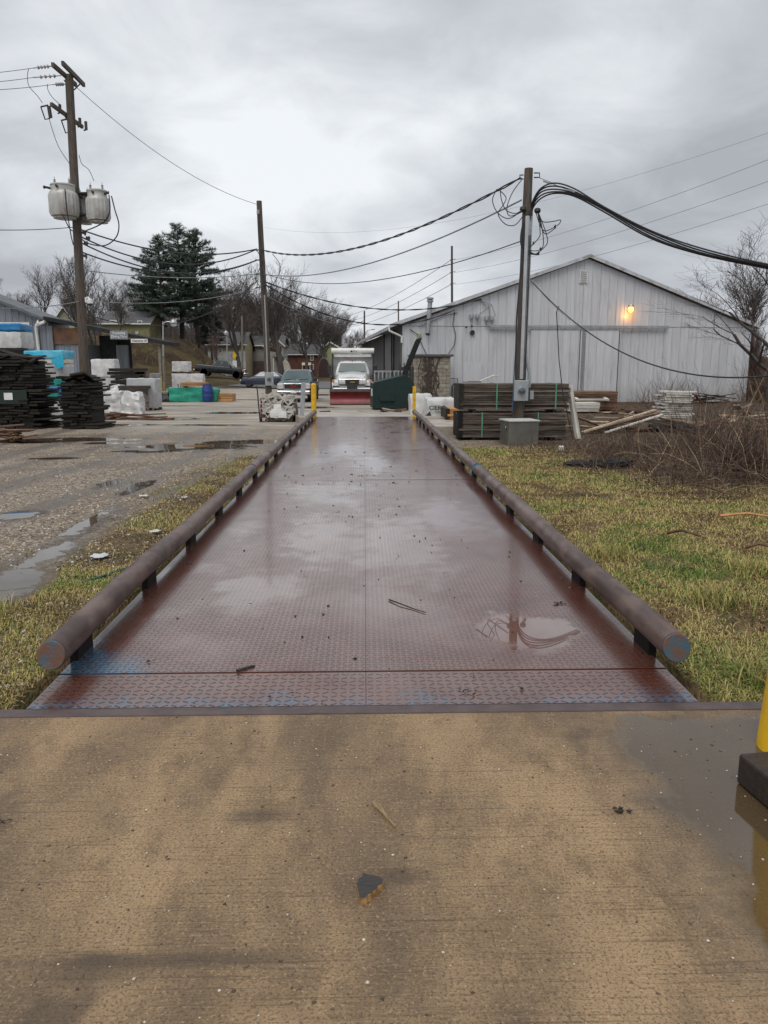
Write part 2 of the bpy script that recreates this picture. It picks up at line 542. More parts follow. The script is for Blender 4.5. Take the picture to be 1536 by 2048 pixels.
# ------------------------------------------------------------------ concrete apron
t = NT('apron_concrete')
x_, y_, z_ = t.sep()
broom = t.noise(70, 5, .75, t.map((.11, 2.6, 1)))
broom2 = t.noise(42, 4, .7, t.map((.035, 2.4, 1), (3, 1, 0)))
blot = t.noise(1.5, 5, .62, t.map((1, .42, 1)), .4)
blot2 = t.noise(3.6, 7, .72, t.map((1, .6, 1)))
fine = t.noise(110, 5, .72)
col = t.mix(t.ramp(blot, .33, .64), (.385, .262, .148), (.155, .108, .070))
col = t.mix(t.math('MULTIPLY', t.ramp(blot2, .46, .66), .65), col, (.135, .094, .06))
col = t.mix(t.math('MULTIPLY', t.ramp(broom, .52, .70), .6), col, (.40, .30, .18))
col = t.mix(t.math('MULTIPLY', t.ramp(broom2, .54, .66), .62), col, (.10, .07, .045))
col = t.mix(t.math('MULTIPLY', t.ramp(fine, .50, .60), .72), col, (.085, .060, .040))
col = t.mix(t.math('MULTIPLY', t.ramp(t.noise(75, 5, .75, t.map((1, 1, 1), (9, 4, 1))), .54, .66), .55), col, (.52, .375, .215))
agg = t.voro(95); 
col = t.mix(t.math('MULTIPLY', t.ramp(t.math('ADD', agg, t.math('MULTIPLY', blot2, .18)), .19, .10), .7), col, (.5, .42, .30))
stain = t.ramp(t.noise(1.7, 4, .6, t.map((1, 1, 1), (7.7, 2.2, 0))), .60, .70)
col = t.mix(t.math('MULTIPLY', stain, .6), col, (.085, .066, .05))
crk = t.voro(.42, t.map((1, 1, 1), (3.3, 1.2, 0), vec=None), 'Distance', 'DISTANCE_TO_EDGE')
cwv = t.noise(3, 6, .7)
crk = t.math('ADD', crk, t.math('MULTIPLY', t.math('SUBTRACT', cwv, .5), .16))
crm = t.math('MULTIPLY', t.ramp(t.math('ABSOLUTE', crk), .004, .001), t.ramp(t.noise(1.1, 3, .5, t.map((1, 1, 1), (5, 5, 5))), .5, .6))
for (sx_, sy_, rx_, ry_) in ((-.74, 1.83, .16, .07), (-.52, 1.86, .42, .035), (-.38, 2.55, .13, .06), (.10, 2.2, .10, .05)):
    uu_ = t.math('DIVIDE', t.math('SUBTRACT', x_, sx_), rx_); vv_ = t.math('DIVIDE', t.math('SUBTRACT', y_, sy_), ry_)
    qq_ = t.math('ADD', t.math('SQRT', t.math('ADD', t.math('MULTIPLY', uu_, uu_), t.math('MULTIPLY', vv_, vv_))), t.math('MULTIPLY', t.math('SUBTRACT', blot2, .5), 2.4))
    col = t.mix(t.math('MULTIPLY', t.ramp(qq_, 1.3, .3), .6), col, (.075, .058, .045))
# standing film of rain: a strip by the bollard, and thin wet patches elsewhere
dxr = t.math('ADD', x_, t.math('MULTIPLY', t.math('SUBTRACT', t.noise(2.4, 5, .62), .5), .55))
yfal = t.math('MULTIPLY', t.ramp(y_, 1.35, 1.62), t.math('SUBTRACT', 1.0, t.ramp(t.math('ADD', y_, t.math('MULTIPLY', t.math('SUBTRACT', blot2, .5), .4)), 3.25, 3.36)))
film = t.math('MULTIPLY', t.ramp(dxr, .85, 1.28), yfal)
mirror = t.math('MULTIPLY', t.ramp(dxr, 1.08, 1.2), yfal)
wet = t.ramp(blot, .48, .66)
col = t.mix(t.math('MULTIPLY', film, .45), col, (.12, .085, .05))
col = t.mix(t.math('MULTIPLY', mirror, .8), col, (.060, .038, .016))
ro = t.math('SUBTRACT', .50, t.math('ADD', t.math('MULTIPLY', wet, .16), t.math('MULTIPLY', film, .2)))
ro = t.math('MULTIPLY', ro, t.math('SUBTRACT', 1.0, t.math('MULTIPLY', mirror, .97)))
hh = t.math('ADD', t.math('MULTIPLY', broom, .8), t.math('ADD', t.math('MULTIPLY', fine, .9), t.math('MULTIPLY', broom2, .6)))
t.bump(hh, t.math('MULTIPLY', t.math('SUBTRACT', 1.0, t.math('MULTIPLY', mirror, .985)), .6), .007)
M['apron'] = t.out(col, ro, 0.0, t.math('ADD', .16, t.math('ADD', t.math('MULTIPLY', film, .3), t.math('MULTIPLY', mirror, .4))))
bm_ = MB().b2(-8, 9, -6, 3.37, -.3, 0)
tag(bm_.build('concrete_apron', M['apron']), 'broom finished tan concrete apron, damp, in front of the steel scale', 'concrete', kind='structure')
M['ramp'] = pm('ramp_concrete', (.42, .375, .32), (.24, .205, .17), 1.1, .45, 0, .25, .01, dirt=(.16, .12, .09))
mb = MB()
mb.add([(-2.1, 25.24, -.03), (2.6, 25.24, -.03), (3.4, 36, gz(0, 36) + .02), (-3.6, 36, gz(0, 36) + .02), (-2.1, 25.24, -.6), (2.6, 25.24, -.6), (3.4, 36, -.9), (-3.6, 36, -.9)],
       [(0, 1, 2, 3), (0, 4, 5, 1), (1, 5, 6, 2), (2, 6, 7, 3), (3, 7, 4, 0), (4, 7, 6, 5)])
tag(mb.build('exit_ramp', M['ramp']), 'pale concrete ramp sloping down beyond the end of the scale', 'ramp', kind='structure')

# ------------------------------------------------------------------ truck scale
def deck_mat(name, cell, edgeblue):
    t = NT(name)
    x, y, z = t.sep()
    sx, sy = t.math('DIVIDE', x, cell), t.math('DIVIDE', y, cell)
    fx = t.math('SUBTRACT', t.math('FRACT', sx), .5); fy = t.math('SUBTRACT', t.math('FRACT', sy), .5)
    par = t.math('FLOORED_MODULO', t.math('ADD', t.math('FLOOR', sx), t.math('FLOOR', sy)), 2.0)
    s = t.math('SUBTRACT', t.math('MULTIPLY', par, 2.0), 1.0)
    # stretched a little along x as in the plate
    sfy = t.math('MULTIPLY', s, fy)
    u = t.math('MULTIPLY', t.math('ADD', fx, t.math('MULTIPLY', sfy, .75)), .8)
    v = t.math('MULTIPLY', t.math('SUBTRACT', t.math('MULTIPLY', fx, .75), sfy), .8)
    uu = t.math('DIVIDE', u, .46); vv = t.math('DIVIDE', v, .15)
    d = t.math('SQRT', t.math('ADD', t.math('MULTIPLY', uu, uu), t.math('MULTIPLY', vv, vv)))
    lug = t.ramp(d, 1.0, .5)
    big = t.noise(.75, 4, .55, None, .3)
    med = t.noise(2.6, 6, .65)
    fin = t.noise(30, 4, .6)
    ax = t.math('ABSOLUTE', x)
    col = t.mix(t.ramp(med, .36, .64), (.095, .027, .014), (.140, .056, .036))
    col = t.mix(t.math('MULTIPLY', t.ramp(big, .45, .65), .6), col, (.155, .098, .078))
    worn = t.ramp(t.math('ADD', ax, t.math('MULTIPLY', t.math('SUBTRACT', med, .5), .7)), 1.1, 1.5)
    col = t.mix(t.math('MULTIPLY', worn, .7), col, (.070, .017, .009))
    col = t.mix(t.math('MULTIPLY', t.ramp(fin, .55, .75), .3), col, (.04, .02, .017))
    # remains of blue paint along the edges
    ed = t.math('ADD', ax, t.math('MULTIPLY', t.math('SUBTRACT', t.noise(1.3, 5, .6, t.map((1, .55, 1), (edgeblue, 0, 0))), .5), 2.3))
    blue = t.math('MULTIPLY', t.ramp(ed, 1.74, 1.9), t.ramp(fin, .32, .6))
    nearb = t.math('MULTIPLY', t.ramp(t.math('ADD', y, t.math('MULTIPLY', t.math('SUBTRACT', t.noise(1.5, 5, .62, t.map((1, 1, 1), (4.3, edgeblue, 0))), .5), .9)), 3.66, 3.44), t.ramp(fin, .36, .60))
    blue = t.math('MAXIMUM', blue, t.math('MULTIPLY', nearb, .75))
    corner = t.math('MULTIPLY', t.math('MULTIPLY', t.ramp(y, 3.86, 3.9), t.ramp(t.math('ADD', t.math('ADD', x, y), t.math('MULTIPLY', t.math('SUBTRACT', med, .5), .9)), 2.92, 2.6)), t.ramp(fin, .3, .6))
    blue = t.math('MAXIMUM', blue, corner)
    col = t.mix(t.math('MULTIPLY', blue, .85), col, (.028, .125, .215))
    # rain water standing in shallow dips covers the lugs
    pool = t.noise(.95, 4, .5, t.map((1, .6, 1), (1.3, .4, 0)), .25)
    pool2 = t.noise(3.6, 4, .6, t.map((1, .8, 1), (1.3, .4, 0)))
    pl = t.math('ADD', pool, t.math('MULTIPLY', t.math('SUBTRACT', pool2, .5), .22))
    flood = t.math('MULTIPLY', t.ramp(pl, .50, .70), .75)
    # three dips the plate has where trucks stand
    for (cx, cy, rx, ry) in ((.98, 4.50, .30, .34), (.26, 6.9, .45, 1.3), (-.42, 7.2, .3, 1.1), (-.75, 5.4, .3, .5), (.2, 13.0, .45, 1.3), (-.5, 15, .5, 1.5), (.9, 8.3, .3, .9), (-.55, 10.2, .5, .5)):
        a = t.math('DIVIDE', t.math('SUBTRACT', x, cx), rx); b = t.math('DIVIDE', t.math('SUBTRACT', y, cy), ry)
        q = t.math('SQRT', t.math('ADD', t.math('MULTIPLY', a, a), t.math('MULTIPLY', b, b)))
        qn = t.math('ADD', q, t.math('MULTIPLY', t.math('SUBTRACT', med, .5), 1.9))
        fl_ = t.ramp(qn, 1.15, .9) if cy < 4.6 else t.math('MULTIPLY', t.ramp(t.math('ADD', qn, t.math('MULTIPLY', t.math('SUBTRACT', pool2, .5), 2.6)), 1.4, .3), .8)
        flood = t.math('MAXIMUM', flood, fl_)
    dry = t.math('SUBTRACT', 1.0, flood)
    col = t.mix(t.math('MULTIPLY', t.math('MULTIPLY', lug, dry), .8), col, (.018, .009, .007))
    wr = t.noise(5, 4, .6)
    ro = t.math('ADD', t.math('MULTIPLY', t.math('ADD', .09, t.math('MULTIPLY', wr, .24)), dry), .015)
    t.bump(t.math('ADD', lug, t.math('MULTIPLY', fin, .08)), t.math('MULTIPLY', dry, 1.0), .014)
    t.set(t.b.inputs['Coat Weight'], t.math('ADD', .26, t.math('MULTIPLY', flood, .4))); t.b.inputs['Coat Roughness'].default_value = .10; t.b.inputs['Coat IOR'].default_value = 1.5
    return t.out(col, ro, 0.0, 1.0)
M['deck'] = deck_mat('diamond_plate', .033, 0.0)
M['strip'] = deck_mat('diamond_plate_strip', .045, 3.1)
M['rail'] = pm('rusty_pipe', (.125, .076, .060), (.052, .028, .021), 6.0, .42, .1, .25, .006, (1, .5, 1), dirt=(.17, .125, .105), detail=8, lo=.40, hi=.60)
M['railend'] = pm('pipe_end_rust', (.13, .05, .02), (.04, .085, .115), 14, .6, .0, .3, dirt=(.17, .10, .06))
M['railblue'] = pm('pipe_end_blue', (.035, .14, .24), (.03, .09, .15), 12, .45, .1, .2)
M['bracket'] = pm('bracket_steel', (.014, .009, .008), (.008, .006, .006), 9, .7, 0, .3, spec=.2)
M['channel'] = pm('edge_channel', (.07, .04, .033), (.035, .05, .07), 5, .5, .2, .3)
M['edgeangle'] = pm('edge_angle', (.105, .072, .066), (.075, .05, .047), 8, .38, .2, .12, dirt=(.05, .035, .03))
scale_r = thing('truck_scale', 'long rusty diamond plate truck scale with a pipe rail along each side', 'truck scale', (0, 0, 0))
YJ = [3.89, 10.94, 18.06, 25.2]
HW = 1.62
for s in (-1, 1):
    x0, x1 = (-HW, -.0013) if s < 0 else (.0013, HW)
    MB().b2(x0, x1, 3.475, 3.883, -.016, -.004).build('edge_strip', M['strip'], scale_r)
    for k in range(3):
        dz = .003 if (s > 0 and k == 1) else 0
        MB().b2(x0, x1, YJ[k] + .005, YJ[k + 1] - .005, -.014, dz).build('deck_plate', M['deck'], scale_r)
    for k in range(3):
        c = MB()
        c.b2(s * 1.60 - .03, s * 1.60 + .03, YJ[k] - (.41 if k == 0 else 0), YJ[k + 1] - .02, -.20, -.02)
        c.build('side_channel', M['channel'], scale_r)
mb = MB()
for k in range(3): mb.b2(-1.5, 1.5, YJ[k + 1] - .12, YJ[k + 1] + .1, -.3, -.05)
for x in (-1.0, -.35, .35, 1.0): mb.b2(x - .06, x + .06, 3.5, 25.1, -.26, -.03)
mb.build('under_frame', M['bracket'], scale_r)
for s in (-1, 1):
    for k in range(3):
        y0 = 3.78 if k == 0 else YJ[k] + .06
        y1 = YJ[k + 1] - .06
        x = s * 1.615
        pr = MB()
        pts = [(x + s * .007 * math.sin(j * 1.1 + k + s), y0 + (y1 - y0) * j / 12, .154 + .006 * math.sin(j * .8 + s + k)) for j in range(13)]
        n = 28
        secs = []
        for j, p in enumerate(pts):
            sl = .018 if j == 0 else 0; RR = .075
            secs.append([(p[0] + RR * math.cos(a * 2 * math.pi / n), p[1] + sl * math.sin(a * 2 * math.pi / n), p[2] + RR * math.sin(a * 2 * math.pi / n)) for a in range(n)])
        pr.loft(secs, caps=False)
        rail = pr.build('guide_rail', M['rail'], scale_r, smooth=True)
        for j, e in ((0, -1), (12, 1)):
            cp = MB()
            ring = [Vector(q) * 1 for q in secs[j]]
            cc = sum(ring, Vector()) / n
            r1 = [cc + (q - cc) * 1.0 + Vector((0, e * .004, 0)) for q in ring]
            r2 = [cc + (q - cc) * .93 + Vector((0, e * .011, 0)) for q in ring]
            cp.add(r1 + r2, [tuple(range(n, 2 * n))] + [(a, (a + 1) % n, n + (a + 1) % n, n + a) for a in range(n)])
            cp.build('end_cap', M['railblue'] if (k == 1 and s > 0) else M['railend'], rail, smooth=True)
        y = y0 + (.30 if k == 0 else .14)
        while y < y1 - .1:
            br = MB().b2(x - .022, x + .022, y, y + .24, -.02, .10)
            br.build('bracket', M['bracket'], rail)
            y += 1.40 if k == 0 else 1.36
MB().b2(-7.9, 8.9, 3.372, 3.455, -.12, .004, .004).build('edge_angle', M['edgeangle'], None)
tag(bpy.data.objects['edge_angle'], 'brown steel angle protecting the front edge of the concrete', 'steel angle', kind='structure')

# ------------------------------------------------------------------ bollards, foreground litter
def bollard(loc, h, r, label, top=True, group=None):
    b = thing('bollard', label, 'bollard', loc, 0, group)
    m = MB().cyl((0, 0, -.05), (0, 0, h), r, r, 28, True)
    m.build('post', M['yellow'], b, smooth=True)
    m = MB().lathe([(r, 0), (r * .96, r * .2), (r * .7, r * .45), (.001, r * .55)], 24, (0, 0, h))
    m.build('cap', M['yellow'], b, smooth=True)
    return b
p = at(1580, 1512, 3.2); p = Vector((p.x, 3.2, 0))
_bo = bollard((1.785, 3.0, 0), 1.05, .11, 'yellow bollard standing beside a dark timber on the concrete apron')
M['timber'] = pm('dark_wet_timber', (.034, .021, .015), (.018, .012, .010), 5, .4, 0, .5, .01, (1, 6, 6))
_bo.rotation_euler = (0, R(3.5), 0)
tb = MB().box((.16, -.5, .062), (.32, 1.0, .124), None, .012)
tag(tb.build('timber', M['timber'], None, (1.445, 2.73, .001), R(8)), 'dark wet square timber lying on the concrete against the yellow bollard', 'timber')

def chip(name, poly, h, mtop, mside, loc, rz, label, cat):
    bm = bmesh.new()
    top = [bm.verts.new((x, y, h + .004 * noise.noise((x * 40, y * 40, 1)))) for x, y in poly]
    bot = [bm.verts.new((x * 1.02 + .002, y * 1.02, 0)) for x, y in poly]
    f = bm.faces.new(top); f.material_index = 0
    bm.faces.new(list(reversed(bot))).material_index = 1
    n = len(poly)
    for i in range(n):
        q = bm.faces.new((top[i], bot[i], bot[(i + 1) % n], top[(i + 1) % n])); q.material_index = 1
    bmesh.ops.recalc_face_normals(bm, faces=bm.faces[:])
    me = bpy.data.meshes.new(name); bm.to_mesh(me); bm.free()
    me.materials.append(mtop); me.materials.append(mside)
    return tag(obj(name, me, None, loc, rz), label, cat)
M['barkdark'] = pm('bark_dark', (.045, .040, .036), (.028, .025, .023), 30, .6, 0, .4, .004, (1, 5, 1))
M['freshwood'] = pm('split_wood', (.46, .27, .10), (.20, .10, .04), 45, .6, 0, .5, .004)
M['stickwood'] = pm('splinter_wood', (.34, .23, .115), (.17, .11, .055), 30, .6, 0, .4, .003, (6, .6, 1))
chip('wood_chunk', [(-.040, .018), (-.032, .045), (-.02, .058), (-.017, .075), (-.004, .062), (.02, .058), (.036, .047), (.044, .03), (.037, .014), (.026, .008), (.02, -.008), (.010, -.012), (.002, -.026), (-.008, -.028), (-.016, -.042), (-.026, -.046), (-.034, -.04), (-.036, -.012)],
     .024, M['barkdark'], M['freshwood'], gnd(740, 1797) * 1 + Vector((0, 0, .10)), R(4), 'dark wood chunk with a raw splintered edge lying on the concrete', 'wood chunk')
bpy.data.objects['wood_chunk'].location.z = .001
_p = ray(740, 1790); _q = Vector((0, 0, HCAM)) + _p * (-HCAM / _p.z)
bpy.data.objects['wood_chunk'].location = (_q.x, _q.y, .001)
def onz(px, py, z=0.0):
    d = ray(px, py); return Vector((0, 0, HCAM)) + d * ((z - HCAM) / d.z)
chip('wood_splinter', [(-.012, .085), (-.003, .09), (.006, .084), (.009, .06), (.007, .0), (.006, -.085), (-.002, -.088), (-.005, -.05), (-.007, .0), (-.014, .055)],
     .010, M['stickwood'], M['stickwood'], onz(769, 1631), R(24), 'thin pale wood splinter lying on the concrete', 'splinter')
leafm = pm('wet_leaf', (.030, .018, .013), (.018, .012, .010), 30, .35)
def leafbits(name, p, n, sp, label, cat='leaf'):
    r = random.Random(int(p.x * 1000))
    m = MB()
    for i in range(n):
        a, l, w = r.uniform(0, 6.3), r.uniform(.5, 1) * sp, r.uniform(.2, .5) * sp
        c = Vector((r.uniform(-1, 1) * sp, r.uniform(-.5, .5) * sp, r.uniform(.004, .012)))
        u = Vector((math.cos(a), math.sin(a), r.uniform(-.1, .25))); v = Vector((-math.sin(a), math.cos(a), r.uniform(-.1, .3)))
        top = [c + u * l * .5, c + v * w * .5 + Vector((0, 0, .005)), c - u * l * .5, c - v * w * .5 + Vector((0, 0, .003))]
        bot = [q - Vector((0, 0, .003)) for q in top]
        m.add(top + bot, [(0, 1, 2, 3), (7, 6, 5, 4), (0, 4, 5, 1), (1, 5, 6, 2), (2, 6, 7, 3), (3, 7, 4, 0)])
    return tag(m.build(name, leafm, None, p), label, cat)
leafbits('dead_leaf', onz(1242, 1622), 9, .035, 'crumpled dark dead leaf on the bare concrete near the timber')
leafbits('dead_leaf', onz(1119, 1209), 8, .04, 'crumpled dead leaf on the scale deck by the grass side rail')
leafbits('dead_leaf', onz(10, 1646), 5, .02, 'small scrap of dark leaf on the concrete far from the timber')
leafbits('dead_leaf', onz(378, 1128), 6, .035, 'crumpled dead leaf on the scale deck by the gravel side rail')
leafbits('dead_leaf', onz(930, 1383), 5, .022, 'small dead leaf on the front edge strip of the scale')
leafbits('dead_leaf', onz(300, 1324), 5, .022, 'small dead leaf near the blue painted corner of the scale')
def twig(pts, r, label, mat):
    return tag(MB().tube(pts, r, 5, r * .5).build('twig', mat), label, 'twig')
twig([onz(778, 1199, .008), onz(800, 1207, .012), onz(826, 1217, .006), onz(852, 1225, .008)], .006, 'dark bent twig lying on the middle of the near deck plate', leafm)
chip('bark_strip', [(-.02, -.045), (.0, -.05), (.02, .03), (.025, .055), (.008, .05)], .01, M['barkdark'], leafm, onz(489, 1338), R(-35), 'strip of dark bark across the front seam of the scale', 'bark strip')
def scatter(name, n, fn, r0, r1, mat, label, cat, seed, flat=.6, kind='stuff'):
    r = random.Random(seed)
    base = [(1, 0, 0), (-1, 0, 0), (0, 1, 0), (0, -1, 0), (0, 0, 1), (0, 0, -1)]
    tri = [(0, 2, 4), (2, 1, 4), (1, 3, 4), (3, 0, 4), (2, 0, 5), (1, 2, 5), (3, 1, 5), (0, 3, 5)]
    V, F, K = [], [], []
    for i in range(n):
        q = fn(r)
        if q is None: continue
        s = r0 + (r1 - r0) * r.random() ** 2.5
        a = r.uniform(0, 6.3); ca_, sa_ = math.cos(a), math.sin(a)
        sx, sy, sz = s * r.uniform(.7, 1.3), s * r.uniform(.7, 1.3), s * flat * r.uniform(.7, 1.2)
        o = len(V)
        for b in base:
            x, y = b[0] * sx * r.uniform(.8, 1.1), b[1] * sy * r.uniform(.8, 1.1)
            V.append((q[0] + x * ca_ - y * sa_, q[1] + x * sa_ + y * ca_, q[2] + b[2] * sz + sz * .35))
        F += [tuple(k + o for k in f) for f in tri]
        K.append(r.random())
    me = bpy.data.meshes.new(name)
    me.from_pydata(V, [], F)
    a = me.attributes.new('tone', 'FLOAT', 'POINT')
    a.data.foreach_set('value', [k for k in K for _ in range(6)])
    me.materials.append(mat)
    me.polygons.foreach_set('use_smooth', [True] * len(F))
    return tag(obj(name, me), label, cat, kind=kind)
def tone_mat(name, ramp, rough=.6):
    t = NT(name)
    a = t.n('ShaderNodeAttribute', attribute_name='tone')
    cr = t.n('ShaderNodeValToRGB')
    el = cr.color_ramp.elements
    while len(el) < len(ramp): el.new(.5)
    for e, (p, c) in zip(el, ramp): e.position, e.color = p, (*c, 1)
    t.t.links.new(a.outputs['Fac'], cr.inputs[0])
    return t.out(cr.outputs[0], rough, 0, .5)
M['pebble'] = tone_mat('pebbles', [(0, (.05, .04, .03)), (.45, (.13, .10, .07)), (.7, (.28, .23, .17)), (1, (.62, .56, .46))])
M['stones'] = tone_mat('crushed_stone', [(0, (.075, .056, .042)), (.4, (.18, .145, .11)), (.75, (.38, .33, .27)), (1, (.66, .60, .50))], .5)
def f_ap(r):
    x, y = r.uniform(-2.0, 2.2), r.uniform(.8, 3.36)
    return (x, y, .0)
scatter('concrete_grit', 3200, f_ap, .0012, .0070, M['pebble'], 'fine stone grit scattered over the concrete apron', 'grit', 3)
def f_dk(r):
    y = 3.5 + 20 * r.random() ** 1.4
    x = max(-1.5, min(1.5, r.gauss(0, .75)))
    return (x, y, .002)
scatter('deck_grit', 520, f_dk, .002, .013, tone_mat('deck_debris', [(0, (.02, .014, .012)), (.7, (.05, .035, .028)), (1, (.5, .45, .38))]), 'dark grit and crumbs scattered over the steel scale deck', 'grit', 4)
def f_deb(r):
    y = r.choice((8.6, 12.4, 14.5, 10.7, 17.5, 11.4)) + r.gauss(0, .15)
    return (r.uniform(-1.4, 1.4), y, .002)
scatter('deck_bark_crumbs', 200, f_deb, .004, .028, leafm, 'rows of wet bark crumbs across the scale deck', 'bark crumbs', 5, .3)
def f_st(r):
    y = 3.9 + 17 * r.random() ** 1.3
    x = -1.85 - r.random() * (2.5 + y * .45)
    if field(PUD, x, y) > -.12: return None
    if field(TRK, x, y) > .1 and r.random() < .65: return None
    if noise.noise((x * 1.3, y * 1.3, 4)) < -.3: return None
    return (x, y, gz(x, y) - .003)
scatter('loose_gravel', 62000, f_st, .004, .021, M['stones'], 'loose crushed limestone beside the gravel side rail', 'gravel', 6)

# ------------------------------------------------------------------ grass and brush
def blades(name, n, fn, label, cat, seed, cols, lay=.5):
    r = np.random.RandomState(seed)
    P = []
    rr = random.Random(seed)
    for i in range(n):
        q = fn(rr)
        if q: P.append(q)
    P = np.array(P)                      # x, y, length, width, tone
    m = len(P)
    z = np.array([gz(a, b) for a, b in P[:, :2]])
    an = r.uniform(0, 2 * np.pi, m); L = P[:, 2]; w = P[:, 3]
    tilt = np.minimum((.25 + r.beta(1.6, 1.6, m)) * 1.25 * (.4 + lay), 1.75)
    d = np.stack([np.cos(an), np.sin(an)], 1)
    sd = np.stack([-np.sin(an), np.cos(an)], 1)
    base = np.column_stack([P[:, :2], z - .005])
    mid = base.copy(); mid[:, :2] += d * (L * .5 * np.sin(tilt * .6))[:, None]; mid[:, 2] += L * .5 * np.cos(tilt * .6)
    tip = mid.copy(); tip[:, :2] += d * (L * .55 * np.sin(np.minimum(tilt * 1.35, 1.9)))[:, None]; tip[:, 2] += L * .5 * np.cos(np.minimum(tilt * 1.35, 1.9))
    tip[:, 2] = np.maximum(tip[:, 2], z + .004)
    o = np.column_stack([sd * (w * .5)[:, None], np.zeros(m)])
    V = np.empty((m, 5, 3)); V[:, 0] = base - o; V[:, 1] = base + o; V[:, 2] = mid + o * .8; V[:, 3] = mid - o * .8; V[:, 4] = tip
    me = bpy.data.meshes.new(name)
    me.vertices.add(m * 5); me.vertices.foreach_set('co', V.ravel())
    k = np.arange(m)[:, None] * 5
    li = np.concatenate([k + np.array([0, 1, 2, 3]), k + np.array([3, 2, 4])], 1).ravel()
    me.loops.add(len(li)); me.loops.foreach_set('vertex_index', li.astype(np.int32))
    me.polygons.add(m * 2)
    ls = (np.arange(m)[:, None] * 7 + np.array([0, 4])).ravel()
    me.polygons.foreach_set('loop_start', ls.astype(np.int32))
    me.update(calc_edges=True)
    a = me.attributes.new('tone', 'FLOAT', 'POINT')
    a.data.foreach_set('value', np.repeat(P[:, 4], 5))
    mt = tone_mat(name + '_blades', cols, .55)
    bs = mt.node_tree.nodes['Principled BSDF']
    bs.inputs['Specular IOR Level'].default_value = .15
    me.materials.append(mt)
    return tag(obj(name, me), label, cat, kind='stuff')
GC = [(0, (.07, .045, .026)), (.2, (.20, .135, .062)), (.42, (.50, .385, .16)), (.56, (.37, .33, .105)), (.72, (.15, .195, .04)), (1, (.085, .155, .026))]
def f_lawn(r):
    y = 3.5 + 16.5 * r.random() ** 1.25
    x = 1.80 + (1.8 + y * .42) * r.random()
    br = ss(3.6, 5.4, x - (18 - y) * .12) * ss(10.2, 12.5, y)
    if r.random() < br * .9: return None
    nz = noise.noise((x * .9, y * .9, 2)) * .55 + noise.noise((x * 3.2, y * 3.2, 5)) * .4
    if noise.noise((x * 2.2, y * 2.2, 9)) < -.32 and r.random() < .65: return None
    if r.random() < ss(17.6, 19.6, y): return None
    tone = min(1, max(0, .42 + nz * .95 + r.gauss(0, .17) + .12 * ss(7, 4, y)))
    L = r.uniform(.025, .06) * (1 + .5 * max(0, nz)) * (1 + 1.2 * (r.random() < .05))
    return (x, y, L, .0035 + .00055 * y, tone)
blades('lawn_grass', 240000, f_lawn, 'matted straw and green grass beside the scale', 'grass', 1, GC, .95)
def f_left(r):
    y = 3.5 + 13 * r.random() ** 1.3
    x = -1.80 - abs(r.gauss(0, .75)) - (2.6 * r.random() if y < 6.2 else 0)
    if x < -1.8 - (6.4 - y) * 1.4 - .9: 
        if y < 6.4: return None
    if field(PUD, x, y) > -.2: return None
    nz = noise.noise((x * 1.1, y * 1.1, 12))
    if nz < -.1 and r.random() < .6: return None
    if y > 6.5 and r.random() < .5: return None
    if x < -2.7 and y > 5.5 and r.random() < .8: return None
    tone = min(1, max(0, .34 + nz * .7 + r.gauss(0, .2)))
    L = r.uniform(.02, .055) * (1.9 if r.random() < .04 else 1)
    return (x, y, L, .004 + .00055 * y, tone)
blades('verge_grass', 95000, f_left, 'patchy weeds and straw along the gravel side of the scale', 'grass', 2, GC, .85)
def f_near(r):
    y = 3.47 + 2.6 * r.random(); x = -1.79 - 2.9 * r.random()
    if field(PUD, x, y) > -.15: return None
    nz = noise.noise((x * 1.4, y * 1.4, 31))
    if nz < -.25 and r.random() < .7: return None
    return (x, y, r.uniform(.03, .075), .005, min(1, max(0, .38 + nz * .8 + r.gauss(0, .2))))
blades('corner_grass', 42000, f_near, 'matted straw grass at the corner between the apron and the gravel side rail', 'grass', 5, GC, .85)
def f_tuft(r):
    c = r.choice(((-2.95, 4.75), (-3.25, 4.35), (-2.7, 5.15), (-2.5, 4.2), (2.6, 5.4), (3.3, 6.2), (2.2, 6.8), (2.3, 3.9)))
    x, y = c[0] + r.gauss(0, .13), c[1] + r.gauss(0, .13)
    if -1.8 < x < 1.82 or y < 3.55: return None
    return (x, y, r.uniform(.10, .2), .0055, min(1, max(0, r.gauss(.55, .22))))
blades('grass_tuft', 4200, f_tuft, 'longer pale green tufts of grass around the ends of the pipe rails', 'grass', 8, GC, .5)
M['brush'] = tone_mat('brush_stems', [(0, (.03, .018, .013)), (.45, (.092, .054, .038)), (.8, (.17, .11, .074)), (1, (.40, .30, .17))], .7)
